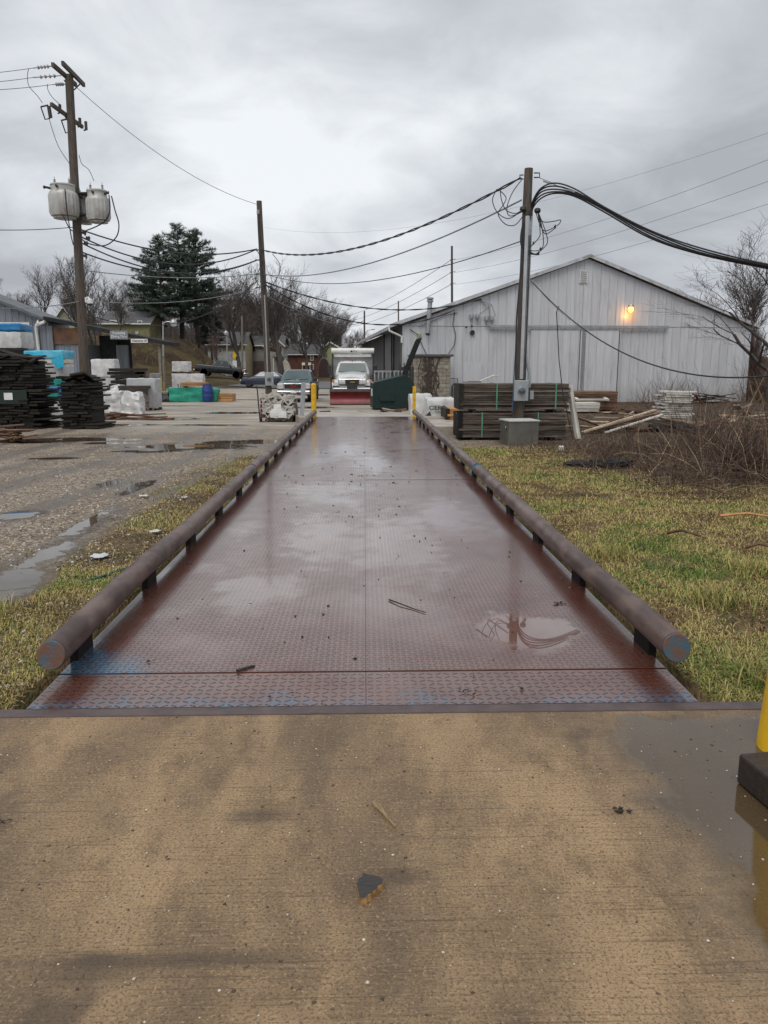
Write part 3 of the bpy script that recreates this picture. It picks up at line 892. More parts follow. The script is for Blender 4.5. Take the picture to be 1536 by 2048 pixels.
def stems(name, n, fn, label, cat, seed, parent=None, kind='stuff', mat=None):
    r = random.Random(seed)
    V, F, K = [], [], []
    for i in range(n):
        q = fn(r)
        if q is None: continue
        x, y, L, rad, tilt, tone = q
        a = r.uniform(0, 6.3)
        p = Vector((x, y, gz(x, y) - .02)); d = Vector((math.cos(a) * tilt, math.sin(a) * tilt, 1)).normalized()
        seg = 4
        zmin = p.z + .01
        for s in range(seg + 1):
            w = rad * (1 - .75 * s / seg)
            o = len(V)
            u = d.orthogonal().normalized(); v = d.cross(u)
            for k in range(3):
                t_ = k * 2.0944
                V.append(tuple(p + (u * math.cos(t_) + v * math.sin(t_)) * w))
            K += [tone] * 3
            if s:
                for k in range(3):
                    F.append((o - 3 + k, o - 3 + (k + 1) % 3, o + (k + 1) % 3, o + k))
            d = (d + Vector((r.gauss(0, .16), r.gauss(0, .16), -.24 * tilt + r.gauss(0, .06)))).normalized()
            p = p + d * (L / seg)
            if p.z < zmin: p.z = zmin + r.random() * .03
    me = bpy.data.meshes.new(name)
    me.from_pydata(V, [], F)
    at_ = me.attributes.new('tone', 'FLOAT', 'POINT'); at_.data.foreach_set('value', K)
    me.materials.append(mat or M['brush'])
    o = obj(name, me, parent)
    return tag(o, label, cat, kind=kind) if parent is None else o
def f_brush(r):
    y = 10.2 + 8.8 * r.random()
    x = 2.6 + 8.5 * r.random()
    b = ss(2.9, 4.9, x - (18 - y) * .10 + .5 * noise.noise((x, y, 3))) * ss(9.8, 12.0, y + .7 * noise.noise((x * .8, y * .8, 1)))
    if r.random() > b: return None
    pn = noise.noise((x * .9, y * .9, 7)) + .5 * noise.noise((x * 2.6, y * 2.6, 3))
    if r.random() > .62 + pn * 1.5: return None
    if y > 16.5: h = .25
    else: h = .36 + .5 * ss(4.6, 7, x)
    h *= max(.35, 1 + 1.1 * pn)
    return (x, y, h * r.uniform(.6, 1.7), r.uniform(.002, .0085), r.uniform(.15, 1.9), min(1, max(0, r.gauss(.42, .3))))
stems('dry_brush', 21000, f_brush, 'tangled dry brown brush and dead weed stems at the edge of the lawn', 'brush', 21)
def f_brush2(r):
    y = 17.6 + 28 * r.random() ** 1.2
    x = 4.5 + 17 * r.random() + (y - 18) * .1
    if noise.noise((x * .5, y * .5, 2)) < 0: return None
    return (x, y, r.uniform(.15, .6), r.uniform(.004, .009), r.uniform(.2, 1.8), min(1, max(0, r.gauss(.4, .2))))
stems('dead_weeds', 11000, f_brush2, 'dead brown weeds among the scrap in front of the metal warehouse', 'weeds', 22)
def f_twl(r):
    y = 6 + 9 * r.random(); x = 2.2 + r.random() * (1.2 + y * .33)
    return (x, y, r.uniform(.12, .4), r.uniform(.002, .005), r.uniform(1.8, 3), min(1, max(0, r.gauss(.55, .3))))
stems('fallen_stalks', 420, f_twl, 'dry stalks and sticks fallen over the lawn', 'stalks', 23)
# ------------------------------------------------------------------ road and far setting
M['asphalt'] = pm('asphalt', (.055, .055, .057), (.085, .082, .08), 2, .5, 0, .2)
mb = MB()
rp = [(-3, 62), (-9, 84), (-14.5, 100), (-24, 116), (-48, 128)]
L_, R_ = [], []
for i, (x, y) in enumerate(rp):
    a = Vector(rp[min(i + 1, len(rp) - 1)]) - Vector(rp[max(i - 1, 0)]); a.normalize()
    L_.append((x - a.y * -2.8, y + a.x * -2.8)); R_.append((x + a.y * -2.8, y - a.x * -2.8))
def draped(A, B, n, m, lift, mat, name):
    mb = MB(); vs = []
    def lerp(P, t):
        k = min(int(t * (len(P) - 1)), len(P) - 2); f = t * (len(P) - 1) - k
        return (P[k][0] * (1 - f) + P[k + 1][0] * f, P[k][1] * (1 - f) + P[k + 1][1] * f)
    for i in range(n + 1):
        a, b = lerp(A, i / n), lerp(B, i / n)
        for j in range(m + 1):
            f = j / m; x, y = a[0] * (1 - f) + b[0] * f, a[1] * (1 - f) + b[1] * f
            vs.append((x, y, gz(x, y) + lift))
    fs = [(i * (m + 1) + j, i * (m + 1) + j + 1, (i + 1) * (m + 1) + j + 1, (i + 1) * (m + 1) + j) for i in range(n) for j in range(m)]
    return mb.add(vs, fs).build(name, mat)
tag(draped([(-13, 74), (-12, 96), (-22, 110)], [(12, 74), (14, 92), (60, 100)], 30, 24, .06, M['asphalt'], 'road'), 'grey asphalt street passing beyond the gravel yard', 'road', kind='structure')
tag(draped([(9.3, 12.0), (8.6, 15.5), (9.4, 20)], [(16, 12), (18, 15), (19, 20)], 20, 12, .05, pm('old_pavement', (.22, .20, .175), (.14, .125, .11), 1.5, .45, 0, .25), 'old_pavement'), 'strip of worn grey pavement behind the brush', 'pavement', kind='structure')

# ------------------------------------------------------------------ metal warehouse
def panel_mat(name, c1, c2, dirt):
    t = NT(name)
    oi = t.n('ShaderNodeObjectInfo')
    x, y, z = t.sep()
    st = t.noise(3.0, 5, .6, t.map((2.5, 2.5, .16)))
    col = t.mix(t.ramp(st, .35, .65), c1, c2)
    gr = t.noise(1.2, 6, .65, t.map((1, 1, .35)))
    col = t.mix(t.math('MULTIPLY', t.ramp(gr, .50, .75), .55), col, dirt)
    low = t.ramp(t.math('ADD', z, t.math('MULTIPLY', gr, 1.6)), 1.5, .5)
    col = t.mix(t.math('MULTIPLY', low, .4), col, dirt)
    hv = t.n('ShaderNodeHueSaturation')
    t.set(hv.inputs['Color'], col); t.set(hv.inputs['Value'], t.math('ADD', t.math('MULTIPLY', oi.outputs['Random'], .08), .96))
    t.bump(t.noise(2.2, 3, .5, t.map((3, 3, .6))), .15, .02)
    return t.out(hv.outputs[0], .42, .1, .5)
M['wh'] = panel_mat('warehouse_panel', (.58, .585, .605), (.51, .515, .535), (.34, .33, .32))
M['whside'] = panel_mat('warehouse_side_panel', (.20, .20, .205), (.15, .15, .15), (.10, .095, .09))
M['whtrim'] = pm('warehouse_trim', (.52, .525, .54), (.42, .425, .44), 2, .45, .1, .08, dirt=(.2, .19, .18))
M['roofmetal'] = pm('roof_metal', (.34, .34, .34), (.25, .25, .25), 1.5, .5, .2, .1, dirt=(.17, .16, .15))
WZ = 3.88; WW = 20.9; GZ = -.52
wx = at(805, 700, 45.0).x
wh = thing('warehouse', 'long pale grey metal warehouse with a low gable and sliding doors', 'warehouse', (wx, 45.0, 0), R(3.9))
PKX, PKZ = WW / 2 + .25, 7.72
def roofz(x):
    return WZ + (PKZ - WZ) * (x / PKX if x < PKX else (WW - x) / (WW - PKX))
fw = MB().prism([(0, GZ), (WW, GZ), (WW, WZ), (PKX, PKZ - .02), (0, WZ)], .06, .22).build('front_wall', M['whtrim'], wh)
pw = .50
x = 0.0; k = 0
while x < WW - .01:
    x1 = min(x + pw, WW)
    yy = .03 if k % 2 else .034
    def panel(poly, yo):
        m = MB().prism(poly, yo, .058)
        for fx in (.0, .48):                # raised seam and a mid rib
            xa = x + .012 + fx * (x1 - x)
            z0 = poly[0][1]
            zt = min(poly[-1][1] + (poly[-2][1] - poly[-1][1]) * ((xa - x) / (x1 - x)), 99) - .01
            wd = .05 if fx == 0 else .03
            m.b2(xa, xa + wd, yo - (.034 if fx == 0 else .012), yo - .001, z0 + .01, zt - .02)
        m.build('panel', M['wh'], fw)
    panel([(x + .003, GZ + .02), (x1 - .003, GZ + .02), (x1 - .003, WZ - .04), (x + .003, WZ - .04)], yy)
    za, zb = roofz(x), roofz(x1)
    if min(za, zb) > WZ + .12:
        if x < PKX < x1: pl = [(x + .003, WZ), (x1 - .003, WZ), (x1 - .003, zb - .05), (PKX, PKZ - .06), (x + .003, za - .05)]
        else: pl = [(x + .003, WZ), (x1 - .003, WZ), (x1 - .003, zb - .05), (x + .003, za - .05)]
        panel(pl, yy - .012)
    x = x1; k += 1
# roof slopes with front trim, eave overhang on the yard side
rf = MB()
D = 36.0
rf.add([(-.75, -.25, WZ - .10), (PKX, -.25, PKZ + .06), (PKX, D, PKZ + .06), (-.75, D, WZ - .10), (-.75, -.25, WZ - .02), (PKX, -.25, PKZ + .15), (PKX, D, PKZ + .15), (-.75, D, WZ - .02)],
       [(0, 1, 2, 3), (7, 6, 5, 4), (0, 4, 5, 1), (3, 2, 6, 7), (0, 3, 7, 4), (1, 5, 6, 2)])
rf.add([(WW + .35, -.25, WZ - .05), (PKX, -.25, PKZ + .06), (PKX, D, PKZ + .06), (WW + .35, D, WZ - .05), (WW + .35, -.25, WZ + .03), (PKX, -.25, PKZ + .15), (PKX, D, PKZ + .15), (WW + .35, D, WZ + .03)],
       [(0, 3, 2, 1), (4, 5, 6, 7), (0, 1, 5, 4), (3, 7, 6, 2), (0, 4, 7, 3), (1, 2, 6, 5)])
roof_o = rf.build('roof', M['roofmetal'], wh)
for sgn, xa, za in ((-1, -.78, WZ - .13), (1, WW + .38, WZ - .08)):
    m = MB()
    m.add([(xa, -.30, za), (PKX, -.30, PKZ - .02), (PKX, -.30, PKZ + .17), (xa, -.30, za + .20), (xa, -.255, za), (PKX, -.255, PKZ - .02), (PKX, -.255, PKZ + .17), (xa, -.255, za + .20)],
          [(0, 1, 2, 3), (7, 6, 5, 4), (3, 2, 6, 7), (0, 4, 5, 1), (0, 3, 7, 4), (1, 5, 6, 2)])
    m.build('gable_trim', M['whtrim'], roof_o)
MB().b2(-.86, -.76, -.2, D, WZ - .24, WZ - .04).build('gutter', M['whtrim'], roof_o)
m = MB().tube([(-.8, -.22, WZ - .1), (-.78, -.26, WZ - .3), (-.25, -.1, WZ - .52), (-.06, -.06, WZ - .6), (-.05, -.06, WZ - .95)], .06, 8)
m.build('downpipe', M['white'], roof_o, smooth=True)
# yard side wall: panels and posts
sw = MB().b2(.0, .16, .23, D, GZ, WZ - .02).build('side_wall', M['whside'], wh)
y = .3; k = 0
while y < D - 1:
    w = 1.0
    if not 4.0 < y < 10.5:
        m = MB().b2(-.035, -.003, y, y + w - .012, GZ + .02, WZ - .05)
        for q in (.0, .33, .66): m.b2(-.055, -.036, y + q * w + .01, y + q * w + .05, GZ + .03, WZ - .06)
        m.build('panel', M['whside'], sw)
    y += w; k += 1
for y in (4.0, 5.2, 10.4): MB().b2(-.13, -.04, y - .07, y + .07, GZ, WZ - .03).build('post', M['darkmetal'], sw)
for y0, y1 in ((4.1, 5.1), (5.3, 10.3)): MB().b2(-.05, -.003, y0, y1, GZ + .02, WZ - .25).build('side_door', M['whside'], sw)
# sliding doors on the gable wall
def lx(px): return (at(px, 700, 45.6).x - wx) / math.cos(R(3.9))
def lz(py): return at(1100, py, 45.6).z
X0, X1, X2 = lx(1058), lx(1160), lx(1240)
for a, b in ((X0, X1), (X1, X2)):
    d = MB().b2(a + .02, b - .02, -.10, -.045, GZ + .12, WZ - .22).build('sliding_door', M['wh'], wh)
    xx = a + .05
    while xx < b - .12:
        m = MB().b2(xx, xx + .45, -.125, -.101, GZ + .15, WZ - .25)
        m.b2(xx - .015, xx + .02, -.14, -.126, GZ + .16, WZ - .26)
        m.build('panel', M['wh'], d); xx += .47
    MB().b2(b - .06, b - .022, -.15, -.127, GZ + .12, WZ - .22).build('edge_strip', M['darkmetal'], d)
tr = MB().b2(lx(976), lx(1338), -.17, -.04, WZ - .15, WZ - .07)
tr.b2(lx(976), lx(1338), -.20, -.16, WZ - .06, WZ + .06)
tr.build('door_track', M['galv'], wh)
MB().b2(lx(925), lx(963), -.03, -.002, lz(763), lz(728)).build('patch_sheet', M['wh'], wh)
MB().b2(lx(925), lx(963), -.026, -.002, lz(786), lz(765)).build('patch_sheet', M['wh'], wh)
v = MB().b2(lx(1153), lx(1169), -.05, -.0, lz(566), lz(541))
vent = v.build('gable_vent', M['white'], wh)
for j in range(6):
    MB().box(((lx(1153) + lx(1169)) / 2, -.06, lz(563) + j * .11), (.36, .05, .025), (R(35), 0, 0)).build('louvre', M['greymetal'], vent)
# lit lamp
lmp = thing('wall_lamp', 'lit orange wall lamp glowing on the warehouse gable', 'lamp', (0, 0, 0))
lw = wh.matrix_basis @ Vector((lx(1256), -.05, lz(618)))
lmp.location = lw; lmp.rotation_euler = (0, 0, R(3.9))
MB().b2(-.09, .09, -.03, .04, -.12, .02, .01).build('back_plate', M['greymetal'], lmp)
MB().tube([(0, -.02, .0), (0, -.14, .14), (0, -.26, .20)], .025, 7).build('arm', M['greymetal'], lmp)
MB().lathe([(.10, .28), (.16, .22), (.17, .12), (.13, .11)], 16, (0, -.26, 0)).build('hood', M['galv'], lmp, smooth=True)
te = NT('lamp_glow'); te.b.inputs['Emission Color'].default_value = (1.0, .48, .06, 1); te.b.inputs['Emission Strength'].default_value = 5.0
te.out((.8, .45, .1), .3)
MB().lathe([(.12, .105), (.15, .02), (.14, -.08), (.09, -.16), (.02, -.19)], 16, (0, -.26, 0)).build('globe', te.m, lmp, smooth=True)
pl_ = bpy.data.lights.new('lamp_light', 'POINT'); pl_.energy, pl_.color, pl_.shadow_soft_size = 11, (1.0, .42, .08), .1
plo = bpy.data.objects.new('lamp_light', pl_); C.objects.link(plo); plo.parent = lmp; plo.location = (-.05, -.32, -.36)
# wall services
def wloc(px, py, dy=-.1): return wh.matrix_basis @ Vector((lx(px), dy, lz(py)))
fl = thing('flue_pipe', 'grey flue pipe with a cap rising past the warehouse eave', 'flue', wloc(852, 668, -.32))
MB().cyl((0, 0, 0), (.12, 0, 1.72), .13, .13, 16).build('pipe', M['galv'], fl, smooth=True)
MB().lathe([(.13, 0), (.19, .03), (.19, .10), (.12, .13), (.20, .17), (.20, .25), (.10, .28)], 16, (.12, 0, 1.7)).build('cap', M['galv'], fl, smooth=True)
MB().cyl((-.0, 0, -.12), (0, 0, .0), .10, .13, 14).build('outlet', M['darkmetal'], fl, smooth=True)
sv = thing('service_entrance', 'cluster of grey cable weatherheads and conduit on the warehouse wall', 'weatherheads', wloc(945, 640, -.08), R(3.9))
for i, (px, py) in enumerate(((939, 634), (951, 634), (969, 638), (980, 638), (929, 655), (940, 653))):
    q = Vector((lx(px) - lx(945), 0, lz(py) - lz(640)))
    if i < 4:
        MB().lathe([(.11, -.12), (.13, 0), (.11, .12), (.03, .16)], 12, q + Vector((0, -.06, 0))).build('weatherhead', M['greymetal'], sv, smooth=True)
        MB().tube([q + Vector((0, -.02, -.1)), q + Vector((.05, -.02, -.4)), q + Vector((-.1 + .1 * i, -.02, -.6))], .03, 6).build('conduit', M['greymetal'], sv, smooth=True)
    else:
        MB().cyl(q, q + Vector((0, -.14, -.03)), .05, .05, 10).build('fitting', M['darkmetal'], sv, smooth=True)
mo = thing('round_vent', 'round black vent opening on the warehouse wall under the weatherheads', 'vent', wloc(942, 666, -.03), R(3.9))
MB().lathe([(.14, 0), (.14, -.08), (.10, -.09), (.10, -.03)], 18, (0, 0, 0), 'y').build('flange', M['darkmetal'], mo, smooth=True)
cb = thing('conduit_box', 'small grey electrical box with bent conduit beside the block hut', 'electrical box', wloc(912, 778, -.08), R(3.9))
MB().b2(-.12, .12, -.09, .05, -.3, .1, .01).build('box', M['greymetal'], cb)
MB().tube([(-.25, -.02, -.9), (-.25, -.02, .2), (-.15, -.02, .32), (.0, -.02, .3), (.05, -.02, .08)], .035, 6).build('conduit', M['darkmetal'], cb)
MB().tube([(-.42, -.02, -.9), (-.42, -.02, .5), (-.38, -.02, .62), (.06, -.02, .62), (.1, -.02, .1)], .022, 6).build('conduit', M['darkmetal'], cb)
yb = thing('junction_box', 'small yellowed junction box high on the warehouse wall by the flue', 'junction box', wloc(837, 673, -.06), R(3.9))
MB().b2(-.09, .09, -.05, .05, -.14, .14, .01).build('box', pm('ivory', (.42, .36, .2), None, 4, .5), yb)
MB().b2(-.05, .05, -.07, -.045, -.05, .05).build('cover', M['greymetal'], yb)
def wallcable(pts, r, label, dy=-.06, grp=None):
    P_ = [wloc(a, b, dy) for a, b in pts]
    return tag(MB().tube(P_, r, 5).build('wall_cable', M['wiregrey'] if 'grey' in label else M['wire']), label, 'cable', grp)
wallcable([(818, 660), (833, 670), (842, 690), (852, 710)], .02, 'dark wire slanting down the warehouse wall to the block hut')
wallcable([(906, 625), (903, 650), (909, 670), (907, 690), (895, 708)], .02, 'dark wire snaking down the warehouse wall above the block hut')
wallcable([(835, 655), (860, 645), (890, 632), (912, 627)], .015, 'thin wire running along the warehouse wall under the eave')

# ------------------------------------------------------------------ concrete block hut
bh0, bh1 = at(826, 750, 42.0), at(901, 750, 42.0)
hut = thing('block_hut', 'stained concrete block hut with a flat slab roof against the warehouse', 'hut', (bh0.x, 42.0, 0))
HWD, HT = bh1.x - bh0.x, 2.12
core = MB().b2(.02, HWD - .02, .03, 2.7, GZ, HT).build('wall', pm('mortar', (.20, .175, .145), (.13, .11, .09), 4, .9), hut)
blk = MB().box((0, 0, 0), (.39, .05, .19), None, .008).mesh('block', M['concblock'])
blkh = MB().box((0, 0, 0), (.185, .05, .19), None, .008).mesh('block', M['concblock'])
c = 0; z = GZ + .1
while z < HT - .1:
    x = .2 if c % 2 == 0 else 0.1
    if c % 2: obj('block', blkh, core, (.1, .01 - .003 * (c % 3), z)); x = .4
    while x + .19 < HWD + .02:
        obj('block', blk, core, (x, .008 - .004 * rnd.random(), z)); x += .40
    if x - .195 + .18 < HWD: obj('block', blkh, core, (x - .10, .008, z))
    z += .2; c += 1
sr = MB().b2(-.12, HWD + .14, -.14, 2.8, HT, HT + .12).build('roof_slab', pm('tar_slab', (.06, .058, .055), (.10, .095, .09), 4, .7, 0, .3), hut)
vm = MB()
for i in range(14):
    x = rnd.uniform(.55, 1.2) if i < 9 else rnd.uniform(.3, 1.9); z = HT + .05; pts = []
    while z > (GZ if i < 9 else .4):
        pts.append((x, -.045 - .02 * rnd.random(), z)); x += rnd.gauss(0, .06); z -= .16
    vm.tube(pts, .022 if i < 9 else .014, 4)
for i in range(260):
    x, z = rnd.gauss(.8, .17), rnd.uniform(GZ, HT)
    a = rnd.uniform(0, 6.3)
    vm.tube([(x, -.05, z), (x + .12 * math.cos(a), -.07, z + .12 * math.sin(a)), (x + .2 * math.cos(a + .4), -.05, z + .2 * math.sin(a + .4))], .012, 3)
tag(vm.build('dead_vine', M['polewood'], None, (bh0.x, 42.0, 0)), 'dead brown vines climbing the front of the block hut', 'vine')

# ------------------------------------------------------------------ recycling shed on the left
SY = 56.0
M['shed'] = panel_mat('shed_panel', (.20, .225, .26), (.16, .18, .21), (.10, .105, .11))
M['bayshade'] = pm('bay_shade', (.035, .036, .038), (.02, .02, .02), 2, .7)  # near-black colour painted as the shade inside the open bay
sx0 = at(100, 700, SY).x
shed = thing('recycling_shed', 'blue grey metal shed with a long low lean-to canopy', 'shed', (0, SY, 0))
def X(px, Y=SY): return at(px, 700, Y).x
def Z(py, Y=SY): return at(150, py, Y).z
GS = -.5
gw = MB().prism([(X(-260), GS), (X(100), GS), (X(100), Z(645)), (X(-90), Z(561)), (X(-260), Z(640))], .05, 4).build('gable_wall', M['shed'], shed)
x = X(-60)
while x < X(99):
    zt = Z(645) + (Z(561) - Z(645)) * (X(100) - x) / (X(100) - X(-90)) - .2
    MB().b2(x, x + .42, .0, .045, GS, zt - .1).build('panel', M['shed'], gw)
    x += .45
rr_ = MB()
def slab(mb, xa, za, xb, zb, y0, y1, th):
    mb.add([(xa, y0, za), (xb, y0, zb), (xb, y1, zb), (xa, y1, za), (xa, y0, za + th), (xb, y0, zb + th), (xb, y1, zb + th), (xa, y1, za + th)],
           [(0, 1, 2, 3), (7, 6, 5, 4), (0, 4, 5, 1), (3, 2, 6, 7), (0, 3, 7, 4), (1, 5, 6, 2)])
slab(rr_, X(-90), Z(563), X(103), Z(644), -.45, 4, .18)
slab(rr_, X(-270), Z(646), X(-90), Z(563), -.45, 4, .18)
rr_.build('roof', pm('shed_roof', (.12, .132, .145), (.085, .095, .105), 2, .6), shed)
MB().b2(X(-40), X(64), -.12, .0, Z(651), Z(645)).build('sign_rail', M['white'], shed)
m = MB().tube([(X(99), -.35, Z(640)), (X(97), -.4, Z(645)), (X(80), -.3, Z(651)), (X(78), -.2, Z(656)), (X(80), -.15, Z(720))], .11, 8)
m.build('downpipe', M['white'], shed, smooth=True)
lt = MB().b2(X(92), X(172), .3, 3, GS, Z(689)).build('lean_to_wall', M['shed'], shed)
x = X(92)
while x < X(170):
    MB().b2(x, x + .38, .25, .298, GS, Z(690)).build('panel', M['shed'], lt); x += .40
MB().b2(X(92), X(172), .12, .25, Z(688), Z(656)).build('plywood_panel', pm('stained_plywood', (.20, .10, .055), (.10, .055, .035), 1.2, .7, 0, .2, dirt=(.30, .17, .08)), shed)
MB().b2(X(173), X(236), 3.21, 3.3, GS, Z(676)).build('bay_back_shade', M['bayshade'], shed)
MB().b2(X(172), X(209), 2.9, 3.2, GS, Z(668)).build('bay_shade_slab', M['bayshade'], shed)  # dark slabs here and behind stand in for shade under the canopy
MB().b2(X(209), X(231), 2.6, 3.2, GS, Z(688)).build('end_wall', M['shed'], shed)
cr_ = MB(); slab(cr_, X(98), Z(641), X(338), Z(691), -.6, 3.4, .26)
cano = cr_.build('canopy_roof', pm('canopy_roof', (.030, .031, .032), (.02, .02, .021), 2, .75, spec=.2), shed)
for q, (px, py) in enumerate(((320, 688), (240, 680))):
    if q == 0:
        m = MB(); m.b2(X(318), X(323), -.3, .0, GS, Z(689)); m.b2(X(323.5), X(328), -.2, .1, GS, Z(712))
        ps = m.build('post', pm('grey_post', (.20, .185, .15), (.14, .125, .10), 4, .8, 0, .3), shed)
        m = MB(); m.b2(X(319), X(323.4), -.34, -.31, GS, Z(752)); m.b2(X(324), X(327), -.24, -.21, GS, Z(762))
        m.build('yellow_band', pm('faded_yellow', (.36, .27, .06), (.25, .19, .06), 3, .6), ps)
sg = thing('drive_thru_sign', 'grey sign reading Recycling Drive Thru on the canopy edge', 'sign', (X(246), SY - .75, Z(671)))
sgm = pm('sign_grey', (.21, .225, .25), (.17, .18, .2), 3, .5)
MB().b2(-X(247) + X(230), X(264) - X(246), -.02, .03, -.28, .30).build('board', sgm, sg)
wl_ = pm('sign_white', (.75, .76, .78), None, 3, .5)
o_ = obj('lettering', text_mesh('Recycling\nDrive Thru', .235, wl_, bold=.004), sg, (.02, -.03, .07), (R(90), 0, 0))
obj('arrow', MB().add([(-.06, -.035, -.15), (.06, -.035, -.15), (0, -.035, -.24), (-.02, -.035, -.10), (.02, -.035, -.10), (.02, -.035, -.15), (-.02, -.035, -.15)], [(0, 2, 1), (3, 6, 5, 4)]).mesh('arrow', wl_), sg)
sg2 = thing('clearance_sign', "small white sign reading Clearance 10' on the canopy edge", 'sign', (X(286), SY - .72, Z(682)))
MB().b2(X(269) - X(286), X(302) - X(286), -.02, .02, -.14, .13).build('board', M['white'], sg2)
obj('lettering', text_mesh("Clearance 10'", .19, M['black'], bold=.003), sg2, (0, -.03, -.06), (R(90), 0, 0))
fl2 = thing('flood_light', 'small white flood light under the corner of the shed eave', 'light', (X(85), SY - .4, Z(645)))
MB().lathe([(.05, .1), (.1, 0), (.11, -.1), (.06, -.14)], 12).build('head', M['white'], fl2, smooth=True)
MB().cyl((0, 0, .08), (0, .2, .22), .03, .03, 8).build('arm', M['white'], fl2)

# ------------------------------------------------------------------ houses
def house(name, label, px0, px1, pyb, pyt, Y, depth, wall, roofc, axis='x', wins=(), porch=None, rise=None, rz=0, shutters=None, lower=None, door=None):
    a, b = at(px0, pyb, Y), at(px1, pyb, Y)
    h = thing(name, label, 'house', (a.x, Y, a.z), rz)
    w, zt = b.x - a.x, at(px0, pyt, Y).z - a.z
    rise = rise or 1.8
    def lx_(px): return at(px, pyb, Y).x - a.x
    def lz_(py): return at(px0, py, Y).z - a.z
    wm = pm(label[:20] + '_wall', wall, tuple(c * .85 for c in wall), 1.0, .7, 0, .1)
    rm = pm(label[:20] + '_roof', roofc, tuple(c * .75 for c in roofc), 1.5, .8, 0, .2)
    if axis == 'x':
        wo = MB().b2(0, w, 0, depth, -3, zt).build('wall', wm, h)
        m = MB().prismx([(-.5, zt - .1), (depth / 2, zt + rise), (depth + .5, zt - .1), (depth / 2, zt + rise - .28)], -.4, w + .4)
        for xx in (.02, w - .12): m.cur = 0
        ro = m.build('roof', rm, h)
        MB().prismx([(0, zt), (depth / 2, zt + rise - .3), (depth, zt)], .01, .12).build('gable', wm, wo)
        MB().prismx([(0, zt), (depth / 2, zt + rise - .3), (depth, zt)], w - .12, w - .01).build('gable', wm, wo)
        MB().b2(-.4, w + .4, -.58, -.505, zt - .22, zt - .05).build('fascia', M['white'], ro)
    else:
        wo = MB().prism([(0, -3), (w, -3), (w, zt), (w / 2, zt + rise), (0, zt)], 0, depth).build('wall', wm, h)
        m = MB()
        for s in (-1, 1):
            xe = w / 2 + s * (w / 2 + .4); ze = zt - .4 * rise / (w / 2)
            slab(m, min(xe, w / 2), ze if xe < w / 2 else zt + rise, max(xe, w / 2), zt + rise if xe < w / 2 else ze, -.4, depth, .2)
        ro = m.build('roof', rm, h)
        for s in (-1, 1):
            xe = w / 2 + s * (w / 2 + .42); ze = zt - .42 * rise / (w / 2)
            f = MB()
            q = [(xe, ze - .1), (w / 2, zt + rise - .1), (w / 2, zt + rise + .22), (xe, ze + .22)]
            f.prism(q, -.46, -.405); f.build('fascia', M['white'], ro)
    if lower:
        MB().b2(-.02, w + .02, -.04, -.005, -3, lz_(lower[0])).build('lower_wall', pm(label[:20] + '_low', lower[1], None, 1, .7), wo)
    for (x0, x1, y0, y1) in wins:
        wf = MB().b2(lx_(x0), lx_(x1), -.10, -.045, lz_(y1), lz_(y0)).build('window', M['white'], h)
        xa, xb, za, zb = lx_(x0) + .12, lx_(x1) - .12, lz_(y1) + .12, lz_(y0) - .12
        zm = (za + zb) / 2
        MB().b2(xa, xb, -.115, -.101, za, zm - .03).build('pane', M['glassw'], wf)
        MB().b2(xa, xb, -.115, -.101, zm + .03, zb).build('pane', M['glassw'], wf)
        if shutters:
            sm = pm('shutter', shutters, None, 3, .6)
            for s, xx in ((-1, lx_(x0)), (1, lx_(x1))):
                MB().b2(min(xx, xx + s * .5) + (.02 if s > 0 else 0), max(xx, xx + s * .5) - (.02 if s < 0 else 0), -.09, -.042, za - .1, zb + .1).build('shutter', sm, wf)
    if door:
        MB().b2(lx_(door[0]), lx_(door[1]), -.09, -.042, lz_(door[3]), lz_(door[2])).build('door', pm('house_door', door[4], None, 3, .5), h)
    if porch:
        x0, x1, y0, col = porch
        pr = MB(); pr.prismx([(-1.6, lz_(y0) - .5), (-.06, lz_(y0)), (-.06, lz_(y0) - .15), (-1.6, lz_(y0) - .62)], lx_(x0), lx_(x1))
        po = pr.build('porch_roof', pm('porch', col, None, 2, .6), h)
        for xx in (lx_(x0) + .15, lx_(x1) - .15): MB().b2(xx - .07, xx + .07, -1.5, -1.36, -1, lz_(y0) - .62).build('post', M['white'], po)
    return h
house('house', 'long tan house with a white lower storey behind the dark pickup', 418, 492, 752, 688, 140, 9, (.36, .30, .185), (.075, .07, .068), 'x', wins=((438, 447, 683 + 14, 705), (463, 468, 706, 716)), rise=2.3, lower=(703, (.55, .55, .53)))
house('house', 'grey house with dark shutters and a small front porch beyond the pole', 485, 566, 758, 690, 150, 10, (.30, .285, .26), (.09, .088, .086), 'x', wins=((500, 507, 694, 703),), rise=1.9, shutters=(.06, .012, .012), lower=(722, (.16, .11, .095)))
house('house', 'pale grey gabled house wing with a shuttered window beside the grey house', 532, 568, 760, 690, 148, 8, (.33, .315, .285), (.09, .088, .086), 'y', wins=((552, 559, 693, 703), (520 + 15, 541, 694, 702)), rise=1.5, shutters=(.06, .012, .012), porch=(548, 575, 708, (.13, .13, .13)))
house('house', 'red brick house with a small white awning over its door', 576, 637, 760, 708, 165, 9, (.135, .048, .034), (.085, .085, .088), 'x', wins=((621, 628, 709, 721), (619, 628, 728, 739)), rise=2.2, porch=(605, 623, 725, (.62, .56, .42)), door=(610, 616, 732, 745, (.5, .5, .48)))
house('house', 'pale green gabled house next to the red brick house', 632, 692, 758, 703, 172, 9, (.33, .36, .17), (.10, .10, .10), 'y', wins=((640, 646, 708, 717), (668, 676, 712, 722)), rise=1.9)
house('house', 'olive yellow house on the hill behind the shed canopy', 205, 300, 682, 646, 118, 9, (.27, .255, .115), (.10, .10, .105), 'x', wins=((277, 287, 640 + 1, 650), (222, 236, 640, 646), (272, 278, 663, 668)), rise=2.0)
